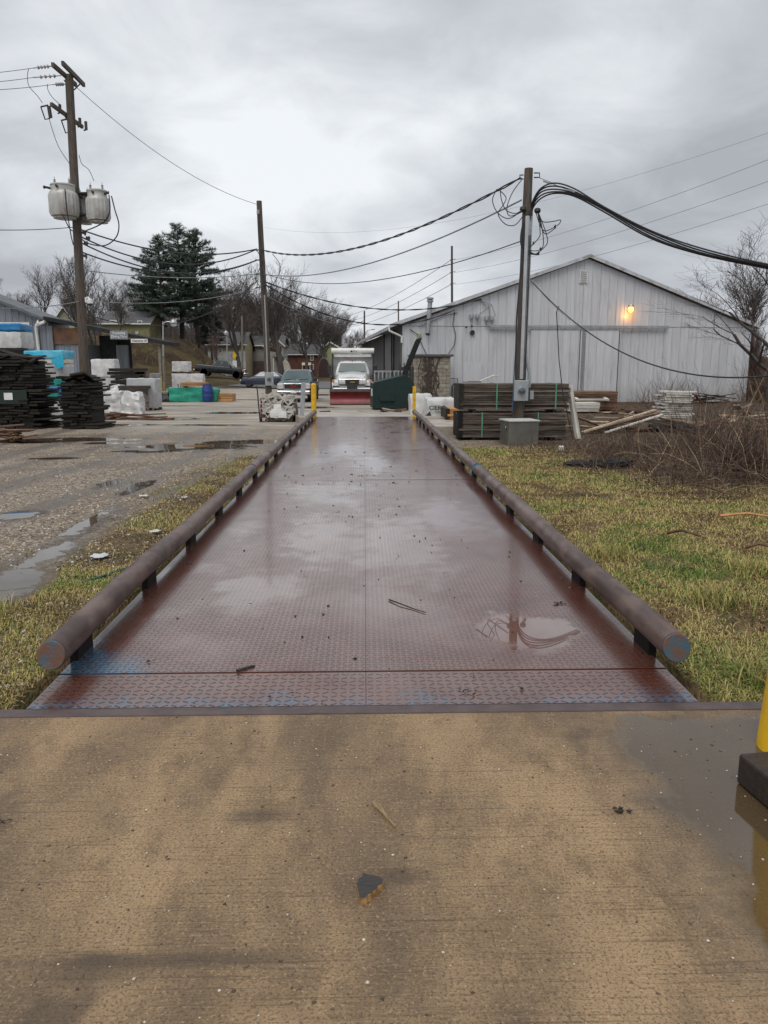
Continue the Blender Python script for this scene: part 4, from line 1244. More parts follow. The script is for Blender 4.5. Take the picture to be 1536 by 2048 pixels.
house('house', 'dark small house with pale gable trim up on the hill behind the shed', 112, 150, 672, 640, 125, 8, (.30, .30, .22), (.05, .05, .055), 'y', wins=((128, 136, 645, 655),), rise=1.9)
gsh = thing('garden_shed', 'cream garden shed with a rounded barn roof by the grey house', 'shed', (at(560, 757, 140).x, 140, at(560, 757, 140).z))
wS = at(580, 750, 140).x - at(560, 750, 140).x
MB().prism([(0, -1), (wS, -1), (wS, 1.7), (wS * .82, 2.7), (wS * .5, 3.25), (wS * .18, 2.7), (0, 1.7)], 0, 2.5).build('wall', pm('cream_siding', (.50, .46, .38), (.42, .38, .3), 1, .7), gsh)
MB().b2(wS * .3, wS * .7, -.06, -.005, -.8, 1.6).build('door', pm('cream_door', (.40, .37, .3), None, 2, .7), gsh)
gar = thing('arched_shed', 'maroon shed front with a rounded arch under a grey roof', 'shed', (at(637, 757, 150).x, 150, at(637, 757, 150).z))
wG = at(659, 757, 150).x - at(637, 757, 150).x
arc = [(wG * .5 - wG * .5 * math.cos(a * math.pi / 12), 1.4 + 2.4 * math.sin(a * math.pi / 12)) for a in range(13)]
MB().prism([(0, -1)] + arc + [(wG, -1)], 0, .4).build('front', pm('maroon_front', (.075, .03, .03), (.05, .022, .022), 2, .7), gar)
MB().prism([(-.2, -1), (-.2, 1.4)] + [((x - wG / 2) * 1.09 + wG / 2, z + .2) for x, z in arc] + [(wG + .2, 1.4), (wG + .2, -1)], .42, 3).build('shell', pm('grey_shell', (.2, .2, .2), None, 2, .7), gar)
# ------------------------------------------------------------------ utility poles
def pole(name, label, px_b, py_b_or_Y, px_t, py_t, r0, r1, red=None, n=18, cat='utility pole', mat=None):
    Y = py_b_or_Y
    b = at(px_b, 760, Y); b.z = gz(b.x, Y)
    tp = at(px_t, py_t, Y)
    o = thing(name, label, cat, b)
    m = MB()
    H = tp - b
    secs = []
    for i in range(9):
        f = i / 8
        c = H * f + Vector((math.sin(f * 5) * .02, 0, 0))
        if i == 0: c.z = -.3
        rr = r0 + (r1 - r0) * f
        secs.append([c + Vector((math.cos(a * 2 * math.pi / n) * rr * (1 + .04 * math.sin(a * 3.1)), math.sin(a * 2 * math.pi / n) * rr, 0)) for a in range(n)])
    m.loft(secs)
    m.build('shaft', mat or M['polewood'], o, smooth=True)
    if red:
        m = MB(); f0, f1 = red
        m.loft([[H * f + Vector((math.cos(a * 2 * math.pi / n) * (r0 + .006 + (r1 - r0) * f), math.sin(a * 2 * math.pi / n) * (r0 + .006 + (r1 - r0) * f), 0)) for a in range(n)] for f in (f0, f1)])
        m.build('red_band', M['redpaint'], o, smooth=True)
    return o, b, H
# --- transformer pole
Y1 = 32.0
P1, b1, H1 = pole('utility_pole', 'tall wooden utility pole with crossarms, painted red at its foot, behind the lumber piles', 167, Y1, 139, 150, .19, .15, red=(0.0, .125))
def q1(px, py, Y=Y1): return at(px, py, Y) - b1
def beam(mb, p, q, s):
    p, q = Vector(p), Vector(q); d = (q - p)
    m = d.to_track_quat('X', 'Z').to_euler()
    return mb.box((p + q) / 2, (d.length, s[0], s[1]), m)
beam(MB(), q1(105, 129, Y1 - 1.3), q1(152, 170, Y1 + 1.1), (.10, .15)).build('crossarm', M['polewood'], P1)
beam(MB(), q1(125, 126, Y1 - 1.3), q1(168, 170, Y1 + 1.1), (.10, .15)).build('crossarm', M['polewood'], P1)
beam(MB(), q1(102, 208, Y1 - .9), q1(165, 254, Y1 + .9), (.10, .13)).build('crossarm', M['polewood'], P1)
for a, b in (((128, 160), (140, 178)), ((163, 165), (148, 180)), ((124, 222), (134, 240))):
    beam(MB(), q1(*a), q1(*b), (.03, .04)).build('brace', M['darkmetal'], P1)
def insul(pts_px, parent, base, Y, r=.075, nm='insulator'):
    a, b = at(*pts_px[0], Y) - base, at(*pts_px[1], Y) - base
    d = (b - a)
    m = MB().cyl(a, b, .022, .022, 6)
    for k in range(4):
        c = a + d * (.30 + .16 * k)
        m.cyl(c - d.normalized() * .03, c + d.normalized() * .035, r, r * .45, 12)
    return m.build(nm, M['porcelain'], parent, smooth=True)
for a, b in (((66, 136), (105, 132)), ((66, 155), (122, 151)), ((106, 169), (132, 168))): insul((a, b), P1, b1, Y1)
for i, (px, py) in enumerate(((92, 225), (133, 252), (120, 218), (160, 245), (172, 252))):
    m = MB()
    c = q1(px, py)
    if i < 2:
        m.cyl(c + Vector((.12, 0, .22)), c + Vector((.16, 0, -.18)), .07, .07, 10)
        m.tube([c + Vector((-.18, 0, .2)), c + Vector((.1, 0, .26))], .03, 6); m.tube([c + Vector((-.18, 0, .2)), c + Vector((-.05, 0, -.25)), c + Vector((.14, 0, -.2))], .025, 6)
        m.build('fuse_cutout', M['darkmetal'], P1, smooth=True)
    else:
        m.cyl(c + Vector((0, 0, -.14)), c + Vector((0, 0, .16)), .055, .055, 10); m.cyl(c + Vector((-.1, 0, -.16)), c + Vector((.02, 0, -.12)), .03, .03, 8)
        m.build('surge_arrester', M['darkmetal'], P1, smooth=True)
trm = pm('transformer_grey', (.46, .455, .43), (.38, .375, .355), 3, .45, .1, .08, dirt=(.25, .20, .17))
for i, (x0, x1, yt, yb, dy) in enumerate(((103, 157, 366, 435, -.38), (176, 220, 377, 443, -.30), (158, 186, 388, 446, .42))):
    Y = Y1 + dy
    c = at((x0 + x1) / 2, yb, Y); zt = at(0, yt, Y).z - c.z
    rr = (x1 - x0) / 2 * mpp(Y)
    tr = thing('pole_transformer', ('pale grey can transformer with rust stains hung from the tall utility pole', 'pale grey finned can transformer with a looping cable on the tall utility pole', 'pale grey can transformer half hidden behind the tall utility pole')[i], 'transformer', c)
    nn = 40
    m = MB(); secs = []
    for (f, k, fin) in ((0, .62, 0), (.03, .90, 0), (.05, .92, .5), (.12, 1, 1), (.62, 1, 1), (.70, .94, .7), (.76, .80, 0), (.90, .80, 0), (.92, .84, 0), (.955, .82, 0), (1.0, .35, 0)):
        secs.append([(math.cos(a * 2 * math.pi / nn) * rr * k * (1 - .07 * fin * (a % 2)), math.sin(a * 2 * math.pi / nn) * rr * k * (1 - .07 * fin * (a % 2)), zt * f) for a in range(nn)])
    m.loft(secs); m.build('tank', trm, tr, smooth=True)
    MB().cyl((0, 0, -.05), (0, 0, .0), rr * .75, rr * .75, 20).build('base_plate', trm, tr)
    for s in (-.5, .5):
        bm2 = MB()
        for k in range(4): bm2.lathe([(.03, 0), (.055, .02), (.03, .04)], 10, (s * rr, -.05, zt * .96 + k * .05))
        bm2.cyl((s * rr, -.05, zt * .94), (s * rr, -.05, zt * .96 + .28), .018, .012, 6)
        bm2.build('bushing', M['porcelain'], tr, smooth=True)
    sgn = -1 if i == 0 else 1
    bm2 = MB().cyl((sgn * rr * .7, -.12, zt * .83), (sgn * rr * 1.05, -.25, zt * .85), .05, .04, 8); bm2.cyl((sgn * rr * 1.05, -.25, zt * .85), (sgn * rr * 1.15, -.25, zt * .84), .06, .06, 8)
    bm2.build('terminal', M['darkmetal'], tr, smooth=True)
    bm2 = MB().cyl((-rr * .1, -rr * .78, zt * .84), (-rr * .1, -rr * 1.0, zt * .85), .05, .04, 8); bm2.build('terminal', M['darkmetal'], tr, smooth=True)
for a, b in (((160, 388), (178, 388)), ((160, 430), (178, 430))):
    beam(MB(), q1(*a), q1(*b), (.5, .05)).build('hanger_bracket', M['darkmetal'], P1)
camr = thing('security_camera', 'white dome security camera on the tall utility pole', 'security camera', at(179, 604, Y1 - .1))
MB().b2(-.16, -.10, -.05, .05, -.02, .18).build('mount', M['white'], camr)
MB().tube([(-.13, 0, .14), (-.04, 0, .17), (.02, 0, .1)], .04, 8).build('arm', M['white'], camr, smooth=True)
MB().lathe([(.03, .14), (.10, .1), (.12, 0), (.12, -.06)], 16, (.02, 0, 0)).build('housing', M['white'], camr, smooth=True)
MB().lathe([(.11, -.06), (.10, -.11), (.06, -.15), (.01, -.165)], 16, (.02, 0, 0)).build('dome', M['glassd'], camr, smooth=True)

# --- plain pole with a meter by the pickup
Y2 = 40.0
P2, b2, H2 = pole('utility_pole', 'plain wooden utility pole with a meter box and red foot by the parked pickup', 537, Y2, 519, 402, .17, .13, red=(0.0, .075))
def q2(px, py, Y=Y2): return at(px, py, Y) - b2
m = MB().tube([q2(535, 745, Y2 - .22), q2(532, 660, Y2 - .21), q2(529, 590, Y2 - .2)], .035, 6); m.build('conduit', M['greymetal'], P2)
m = MB().box(q2(524, 545, Y2 - .18), (.07, .05, 5.2), (0, R(-2.5), 0)); m.build('riser_guard', M['darkmetal'], P2)
m = MB().cyl(q2(516, 420, Y2 - .2), q2(516, 428, Y2 - .2), .07, .07, 10); m.build('weatherhead', M['greymetal'], P2)
for py in (500, 520, 548, 575):
    MB().cyl(q2(511, py, Y2 - .2), q2(519, py, Y2 - .2), .035, .035, 6).build('cable_clamp', M['darkmetal'], P2)
def meter(label, c, s, cat='meter box'):
    o = thing('meter_box', label, cat, c)
    w, h = s
    MB().b2(-w / 2, w / 2, -.13, 0, -h / 2, h / 2, .015).build('box', M['greymetal'], o)
    MB().lathe([(w * .27, 0), (w * .27, -.04), (w * .24, -.06)], 20, (0, -.13, 0), 'y').build('ring', M['galv'], o, smooth=True)
    MB().lathe([(w * .225, 0), (w * .22, -.09), (w * .16, -.13), (.005, -.14)], 20, (0, -.17, 0), 'y').build('glass', M['glassw'], o, smooth=True)
    MB().b2(-w * .18, w * .18, -.17, -.165, .02, .09).build('dial', M['white'], o)
    return o
meter('grey electric meter box on the red footed pole by the pickup', at(539, 758, Y2 - .2), (.42, .66))

# --- service pole in the lawn
bx = gnd(1045, 888)
Y3 = bx.y + .85
P3, b3, H3 = pole('utility_pole', 'weathered service pole with looped cables standing behind the steel cabinet', 1037, Y3, 1059, 337, .155, .105)
def q3(px, py, Y=Y3): return at(px, py, Y) - b3
alum = pm('riser_aluminium', (.50, .51, .52), (.42, .43, .44), 3, .35, .6, .05)
m = MB()
p, q = q3(1044, 758, Y3 - .2), q3(1056, 432, Y3 - .17); beam(m, p, q, (.09, .09)); m.build('riser_channel', alum, P3)
m = MB(); p, q = q3(1049.5, 758, Y3 - .235), q3(1060.5, 470, Y3 - .20); beam(m, p, q, (.03, .03)); m.build('riser_rib', M['darkmetal'], P3)
MB().tube([q3(1058, 775, Y3 - .16), q3(1059, 745, Y3 - .16), q3(1052, 715, Y3 - .14), q3(1051, 690, Y3 - .13), q3(1062, 432, Y3 - .10)], .045, 8).build('conduit', M['greymetal'], P3, smooth=True)
MB().tube([q3(1024, 824, Y3 - .17), q3(1026, 790, Y3 - .17), q3(1034, 640, Y3 - .17), q3(1043, 520, Y3 - .16)], .014, 5).build('blue_cable', pm('blue_cable', (.05, .10, .18), None, 3, .5), P3)
MB().tube([q3(1030, 830, Y3 - .18), q3(1033, 640, Y3 - .19), q3(1045, 500, Y3 - .17)], .022, 5).build('black_cable', M['wire'], P3)
MB().box(q3(1063, 790, Y3 - .17), (.10, .10, .22), None, .008).build('conduit_body', M['greymetal'], P3)
for s, pts in ((-1, ((1047, 350), (1040, 350), (1040, 358), (1047, 358))), (1, ((1068, 346), (1079, 346), (1079, 355), (1068, 355)))):
    MB().tube([q3(a, b) for a, b in pts], .018, 5).build('clevis', M['darkmetal'], P3)
for px, py in ((1046, 417), (1075, 420)):
    c = q3(px, py, Y3 - .12)
    MB().lathe([(.03, .05), (.075, .03), (.085, -.03), (.05, -.08)], 14, c).build('weatherhead', M['darkmetal'], P3, smooth=True)
meter('large grey electric meter box on the service pole above the steel cabinet', at(1041, 781, Y3 - .20), (.37, .53))

# --- far poles
def plain(label, px, Y, py_t, r, name='utility_pole', cat='utility pole', pxt=None, **k):
    return pole(name, label, px, Y, pxt or px, py_t, r, r * .75, n=10, cat=cat, **k)
F1, bf1, _ = plain('tall slim transmission pole rising behind the warehouse roof', 904, 150, 492, .26)
for py in (520, 545, 568):
    MB().cyl(at(900, py, 150) - bf1, at(911, py - 2, 150) - bf1, .07, .05, 6).build('arm', M['darkmetal'], F1)
F2, bf2, _ = plain('short distant pole just behind the warehouse eave', 797, 170, 602, .18)
F3, bf3, _ = plain('distant wooden pole with a street lamp beyond the warehouse eave', 729, 150, 622, .2)
MB().tube([at(729, 668, 150) - bf3, at(735, 661, 150) - bf3, at(744, 659, 150) - bf3], .06, 5).build('lamp_arm', M['greymetal'], F3)
MB().box(at(746, 659, 150) - bf3, (.7, .3, .16)).build('lamp_head', M['greymetal'], F3)
F4, bf4, _ = plain('bare grey post beside the dark pickup on the verge', 484, 92, 632, .14, pxt=484.5, mat=pm('grey_pole', (.19, .17, .14), (.13, .115, .095), 4, .8, 0, .3))
def lamp(label, px, Y, py_t, arm):
    b = at(px, 760, Y); b.z = gz(b.x, Y); tp = at(px, py_t, Y)
    o = thing('street_lamp', label, 'street lamp', b)
    H = tp - b
    MB().cyl((0, 0, -.2), H, .09, .065, 8).build('post', M['greymetal'], o, smooth=True)
    A = [at(a, c, Y) - b for a, c in arm]
    MB().tube(A, .05, 6).build('arm', M['galv'], o, smooth=True)
    e = A[-1]
    MB().lathe([(.05, .32), (.16, .26), (.30, .06), (.30, -.02)], 14, e).build('hood', M['galv'], o, smooth=True)
    MB().lathe([(.27, -.02), (.25, -.18), (.16, -.27), (.02, -.3)], 14, e).build('lens', M['white'], o, smooth=True)
    return o
lamp('curved arm street lamp standing beside the shed canopy', 326, 66, 643, ((326, 652), (329, 645), (336, 643), (347, 646)))
lamp('short lamp post with a twin white head in front of the tan house', 454, 105, 664, ((454, 666), (453, 664), (452, 664), (452, 666)))
sgp = thing('road_sign', 'yellow diamond road sign on a post near the tan house', 'road sign', (at(470, 740, 112).x, 112, at(470, 744, 112).z))
MB().b2(-.05, .05, -.05, .05, -2, 2.6).build('post', M['greymetal'], sgp)
dm = MB(); dm.prism([(-.34, 2.3), (0, 1.75), (.34, 2.3), (0, 2.85)], -.1, -.06); dm.build('diamond', M['yellow'], sgp)
MB().b2(-.3, .3, -.1, -.06, .5, 1.6).build('plate', M['white'], sgp)

# ------------------------------------------------------------------ cables
def cable(a, b, sag, r, label, mat='wire', group=None, n=24, name='cable', twist=0.0):
    a, b = Vector(a), Vector(b)
    pts = []
    for i in range(n + 1):
        f = i / n
        p = a.lerp(b, f); p.z -= sag * 4 * f * (1 - f)
        pts.append(p)
    m = MB()
    if twist:
        d = (b - a).normalized(); u = d.cross(Vector((0, 0, 1))).normalized(); v = u.cross(d)
        for ph in (0, math.pi):
            tp = []
            N = int((b - a).length / .35)
            for i in range(N + 1):
                f = i / N; p = a.lerp(b, f); p.z -= sag * 4 * f * (1 - f)
                t_ = ph + i * 1.1
                tp.append(p + (u * math.cos(t_) + v * math.sin(t_)) * twist)
            m.tube(tp, r, 4)
    else: m.tube(pts, r, 5)
    return tag(m.build(name, M[mat], None, smooth=True), label, 'cable', group)
A = lambda px, py, Y: at(px, py, Y)
cable(A(1041, 356, Y3), A(524, 500, Y2), .85, .020, 'thick twisted black cable from the top of the service pole to the plain pole', twist=.024)
cable(A(1043, 400, Y3), A(524, 548, Y2), .7, .022, 'pale grey cable from the weatherheads of the service pole to the plain pole', 'wiregrey')
cable(A(1040, 483, Y3), A(524, 546, Y2), .75, .014, 'thin black cable tied lowest on the service pole, running to the plain pole')
gr = 'cables strung between the utility poles'
for i, (pa, pb, sg_) in enumerate((((158, 458), (514, 498), .55), ((158, 472), (514, 498), .9), ((159, 484), (514, 520), .9), ((160, 503), (514, 520), .75))):
    cable(A(*pa, Y1), A(*pb, Y2), sg_, .03, 'heavy black cable sagging from the transformer pole to the plain pole', group=gr)
cable(A(162, 540, Y1), A(520, 547, Y2), .25, .018, 'pale straight messenger wire between the transformer pole and the plain pole', 'wiregrey')
cable(A(-300, 565, 24), A(166, 601, Y1), .5, .016, 'pale wire reaching the transformer pole by the security camera', 'wiregrey')
cable(A(164, 601, Y1), A(516, 576, Y2), .35, .016, 'pale low wire from the security camera height to the plain pole', 'wiregrey')
cable(A(165, 626, Y1), A(516, 560, Y2), 1.2, .020, 'black slack cable swinging low past the shed canopy to the plain pole')
cable(A(148, 170, Y1), A(518, 410, Y2), .6, .011, 'thin guy wire from the transformer pole crossarms down to the plain pole top')
for i, (y0, pb) in enumerate(((136, (66, 136)), (152, (66, 155)), (164, (106, 169)))):
    cable(A(-400, y0 + 6, 22), A(*pb, Y1), .2, .010, 'bare thin line dead-ended on the insulators of the transformer pole', group='lines into the transformer pole top')
cable(A(-400, 415, 22), A(150, 454, Y1), .3, .014, 'single thin line reaching the tall pole just below its transformers')
for i, (pa, pb, sg_) in enumerate((((526, 562), (958, 600), .95), ((526, 566), (905, 622), 1.35))):
    cable(A(*pa, Y2), wloc(*pb), sg_, .020, ('twisted service drop from the plain pole to the weatherheads of the warehouse', 'twisted slack service drop from the plain pole to the warehouse wall by the flue')[i], twist=.022)
cable(A(526, 590, Y2), A(729, 640, 150), 1.2, .05, 'dark line running away from the plain pole to the distant lamp pole')
for i in range(3):
    a_ = ((958, 600), (960, 601), (956, 602))[i]; b_ = ((969, 636), (980, 636), (951, 632))[i]
    P_ = [wloc(*a_), wloc(a_[0] + 12 + 5 * i, a_[1] + 10, -.3), wloc(b_[0] + 6, b_[1] - 4, -.25), wloc(*b_)]
    tag(MB().tube(P_, .022, 5).build('drip_loop', M['wiregrey']), 'grey drip loop feeding the weatherheads on the warehouse wall', 'cable', 'drip loops on the warehouse wall')
# heavy bundle off to the right
ctrl = [(1064, 425, 0), (1066, 408, -.1), (1082, 386, -.2), (1110, 377, -.3), (1150, 386, -.5), (1210, 419, -.9), (1300, 468, -1.5), (1400, 503, -2.2), (1536, 533, -3.2), (1700, 560, -4.5)]
for i in range(5):
    off = (i - 2)
    pts = [at(px, py + off * (4.5 if k < 5 else 3.0) + (2 * math.sin(k * 1.7 + i)), Y3 + dy + .03 * i) for k, (px, py, dy) in enumerate(ctrl)]
    # smooth
    sp_ = []
    for k in range(len(pts) - 1):
        p0, p1, p2, p3 = pts[max(k - 1, 0)], pts[k], pts[k + 1], pts[min(k + 2, len(pts) - 1)]
        for s in range(6):
            f = s / 6
            sp_.append(.5 * ((2 * p1) + (p2 - p0) * f + (2 * p0 - 5 * p1 + 4 * p2 - p3) * f * f + (3 * p1 - p0 - 3 * p2 + p3) * f ** 3))
    sp_.append(pts[-1])
    tag(MB().tube(sp_, .019, 6).build('service_cable', M['wire'], None, smooth=True), 'heavy black service cable arching off the service pole away from the scale', 'cable', 'bundle of service cables')
cable(A(1079, 355, Y3), A(1150, 384, Y3 - .5), .02, .012, 'short grey dead-end wire holding the cable bundle to the service pole', 'wiregrey')
MB().box(A(1095, 364, Y3 - .15), (.22, .05, .05), (0, R(18), 0)).build('wedge_clamp', M['galv'])
tag(bpy.data.objects['wedge_clamp'], 'grey wedge clamp gripping the cable bundle beside the service pole top', 'clamp')
# loops round the service pole
def loop(pxs, r, label, Y=None, grp='looped service wires on the lawn pole'):
    pts = [at(a, b, (Y or Y3) - .16) for a, b in pxs]
    sp_ = []
    for k in range(len(pts) - 1):
        p0, p1, p2, p3 = pts[max(k - 1, 0)], pts[k], pts[k + 1], pts[min(k + 2, len(pts) - 1)]
        for s in range(5):
            f = s / 5
            sp_.append(.5 * ((2 * p1) + (p2 - p0) * f + (2 * p0 - 5 * p1 + 4 * p2 - p3) * f * f + (3 * p1 - p0 - 3 * p2 + p3) * f ** 3))
    sp_.append(pts[-1])
    tag(MB().tube(sp_, r, 5).build('looped_wire', M['wire'], None, smooth=True), label, 'wire', grp)
ll = 'black wire looping out from the weatherheads of the service pole'
for pts in ([(994, 378), (985, 400), (995, 425), (1018, 437), (1045, 420)], [(1000, 377), (1003, 400), (1012, 420), (1030, 427), (1044, 420)], [(996, 378), (1012, 395), (1005, 412), (996, 428), (1010, 448), (1030, 450), (1046, 432)], [(1043, 360), (1025, 385), (1014, 415), (1020, 432), (1044, 424)],
            [(1075, 424), (1085, 443), (1105, 443), (1121, 440), (1118, 448), (1110, 453)], [(1072, 426), (1080, 450), (1090, 462), (1110, 454)], [(1077, 426), (1083, 455), (1092, 468), (1112, 455)], [(1076, 428), (1080, 460), (1078, 475), (1060, 495)], [(1079, 430), (1086, 470), (1085, 495), (1070, 502), (1052, 498)], [(1078, 428), (1095, 478), (1086, 497), (1068, 508), (1050, 495)]):
    loop(pts, .012, ll)
for k in range(5):
    o_ = (k - 2) * 3
    loop([(1062 + o_ * .5, 420), (1050 + o_, 455), (1048 + o_, 490), (1060 + o_ * .6, 506), (1076 + o_ * .4, 509)], .017, 'black cable hugging the service pole below its cable bundle', grp='cables down the service pole')
for px, py in ((1110, 453), (1067, 487), (1081, 498), (1077, 506)):
    c = MB().box((0, 0, 0), (.05, .04, .045), (0, .4, 0), .005); c.box((0, -.02, .01), (.02, .03, .06))
    tag(c.build('wire_connector', M['black'], None, at(px, py, Y3 - .2)), 'small black wire connector hanging beside the service pole', 'connector', 'wire connectors')
cable(A(1063, 562, Y3 - .1), A(1536, 752, 14.5), .75, .016, 'long slack black cable dropping from the service pole toward the brush', n=30)
cable(A(1063, 560, Y3 - .1), A(1140, 640, Y3 - .75), .05, .012, 'pale support strand beside the slack cable from the service pole', 'wiregrey')
ca_ = at(1118, 612, Y3 - .6); cb_ = Vector((at(1126, 800, Y3 + .0).x, Y3 + .0, -.32))
tag(MB().tube([ca_, ca_ + Vector((-.06, 0, -.15)), at(1115, 660, Y3 - .5), at(1118, 720, Y3 - .3), at(1126, 790, Y3 - .1), cb_ + Vector((.3, 0, .05))], .012, 5).build('hanging_wire', M['wire']), 'thin black wire hanging from the slack cable down to the lumber', 'wire')
for i, (y0, y1) in enumerate(((520, 318), (545, 362), (569, 408))):
    cable(A(908, y0, 150), A(1560, y1 - 8, 78), 1.1, .024, 'thin transmission line from the tall slim pole passing over the warehouse', 'wiregrey', 'transmission lines over the warehouse')
    cable(A(902, y0, 150), A(640, 640 + i * 8, 330), 3, .05, 'thin transmission line running off behind the slim pole to the far hills', 'wiregrey', 'transmission lines to the far hills')
cable(A(530, 455, 260), A(1560, 258, 110), 6, .022, 'faint highest line crossing the sky above the warehouse', 'wiregrey')

def swoop(pxs, r, label, Y, mat='wire', grp=None):
    pts = [at(a, b, Y) for a, b in pxs]; sp_ = []
    for k in range(len(pts) - 1):
        p0, p1, p2, p3 = pts[max(k - 1, 0)], pts[k], pts[k + 1], pts[min(k + 2, len(pts) - 1)]
        for s in range(6):
            f = s / 6
            sp_.append(.5 * ((2 * p1) + (p2 - p0) * f + (2 * p0 - 5 * p1 + 4 * p2 - p3) * f * f + (3 * p1 - p0 - 3 * p2 + p3) * f ** 3))
    sp_.append(pts[-1])
    return tag(MB().tube(sp_, r, 5).build('jumper_cable', M[mat], None, smooth=True), label, 'cable', grp)
swoop([(112, 380), (116, 405), (138, 455), (150, 462)], .022, 'black lead drooping across the rust stained transformer', Y1 - .85)
swoop([(130, 378), (134, 420), (142, 470), (147, 490)], .022, 'black lead running down the face of the rust stained transformer', Y1 - .85)
swoop([(218, 390), (220, 420), (212, 440), (195, 452), (165, 464)], .025, 'black lead curving under the finned transformer to the pole', Y1 - .5)
swoop([(223, 392), (230, 420), (238, 450), (232, 475), (210, 491), (180, 488), (163, 478)], .025, 'wide black cable loop hanging below the finned transformer', Y1 - .5)
swoop([(98, 236), (105, 260), (118, 295), (141, 330)], .012, 'thin wire from the fuse cutouts down toward the transformers', Y1 - .3)
swoop([(57, 138), (55, 152), (58, 172), (75, 192), (85, 206)], .012, 'thin jumper dropping from the outer line to the fuse cutout', Y1 - .3)
swoop([(95, 168), (96, 180), (105, 195), (119, 208)], .012, 'thin jumper dropping from the inner line to the lower crossarm', Y1 - .3)
swoop([(158, 310), (164, 328), (178, 340), (188, 362)], .012, 'thin wire bowing from the pole to the finned transformer top', Y1 - .3)
for px, py in ((168, 466), (176, 476), (172, 486), (170, 512)):
    c = MB().box((0, 0, 0), (.16, .08, .10), (0, .3, 0), .01); c.box((.05, -.03, -.02), (.05, .05, .16))
    tag(c.build('cable_clamp', M['black'], None, at(px, py, Y1 - .12)), 'dark cable clamp where heavy cables meet the transformer pole', 'clamp', 'cable clamps on the transformer pole')
swoop([(511, 498), (524, 520), (516, 545), (512, 560), (522, 575), (530, 570)], .02, 'slack black cable coiled on the plain pole', Y2 - .2)
swoop([(545, 508), (560, 530), (555, 555), (538, 575), (528, 560)], .016, 'thin black loop hanging off the plain pole', Y2 - .2)
# ------------------------------------------------------------------ vehicles
def ring8(y, w, z0, z1, tuck=.06, crown=.05):
    return [(-w + .04, y, z0), (-w, y, z0 + .12), (-w, y, z1 - .14), (-w + tuck, y, z1), (0, y, z1 + crown), (w - tuck, y, z1), (w, y, z1 - .14), (w, y, z0 + .12), (w - .04, y, z0), (0, y, z0)]
def wheel(par, c, r, w, n=26):
    wo = MB().lathe([(r * .62, -w / 2), (r * .9, -w / 2), (r, -w * .38), (r, w * .38), (r * .9, w / 2), (r * .62, w / 2)], n, c, 'x')
    t_ = wo.build('wheel', M['black'], par, smooth=True)
    for s in (-1, 1):
        rm = MB().lathe([(r * .60, s * w * .42), (r * .5, s * w * .36), (r * .18, s * w * .40), (r * .1, s * w * .46), (.01, s * w * .46)], n, c, 'x')
        for k in range(5):
            a = k * 2 * math.pi / 5
            rm.box((c[0] + s * w * .42, c[1] + math.cos(a) * r * .36, c[2] + math.sin(a) * r * .36), (.03, .07, r * .45), (a - math.pi / 2 + math.pi, 0, 0) if False else (math.pi / 2 - a if False else a + math.pi / 2, 0, 0))
        rm.build('rim', M['chrome'], t_, smooth=True)
def carpaint(name, c, coat=.6):
    m = pm(name, c, tuple(x * .92 for x in c), 2, .28, .25, 0, dirt=tuple(x * .7 + .02 for x in c))
    m.node_tree.nodes['Principled BSDF'].inputs['Coat Weight'].default_value = coat
    m.node_tree.nodes['Principled BSDF'].inputs['Coat Roughness'].default_value = .08
    return m
lampm = pm('headlamp', (.62, .62, .60), (.5, .5, .48), 5, .12, .2, 0)
amber = pm('amber_lens', (.75, .22, .03), None, 5, .2, 0, 0)
redl = pm('red_lens', (.5, .02, .015), None, 5, .2, 0, 0)
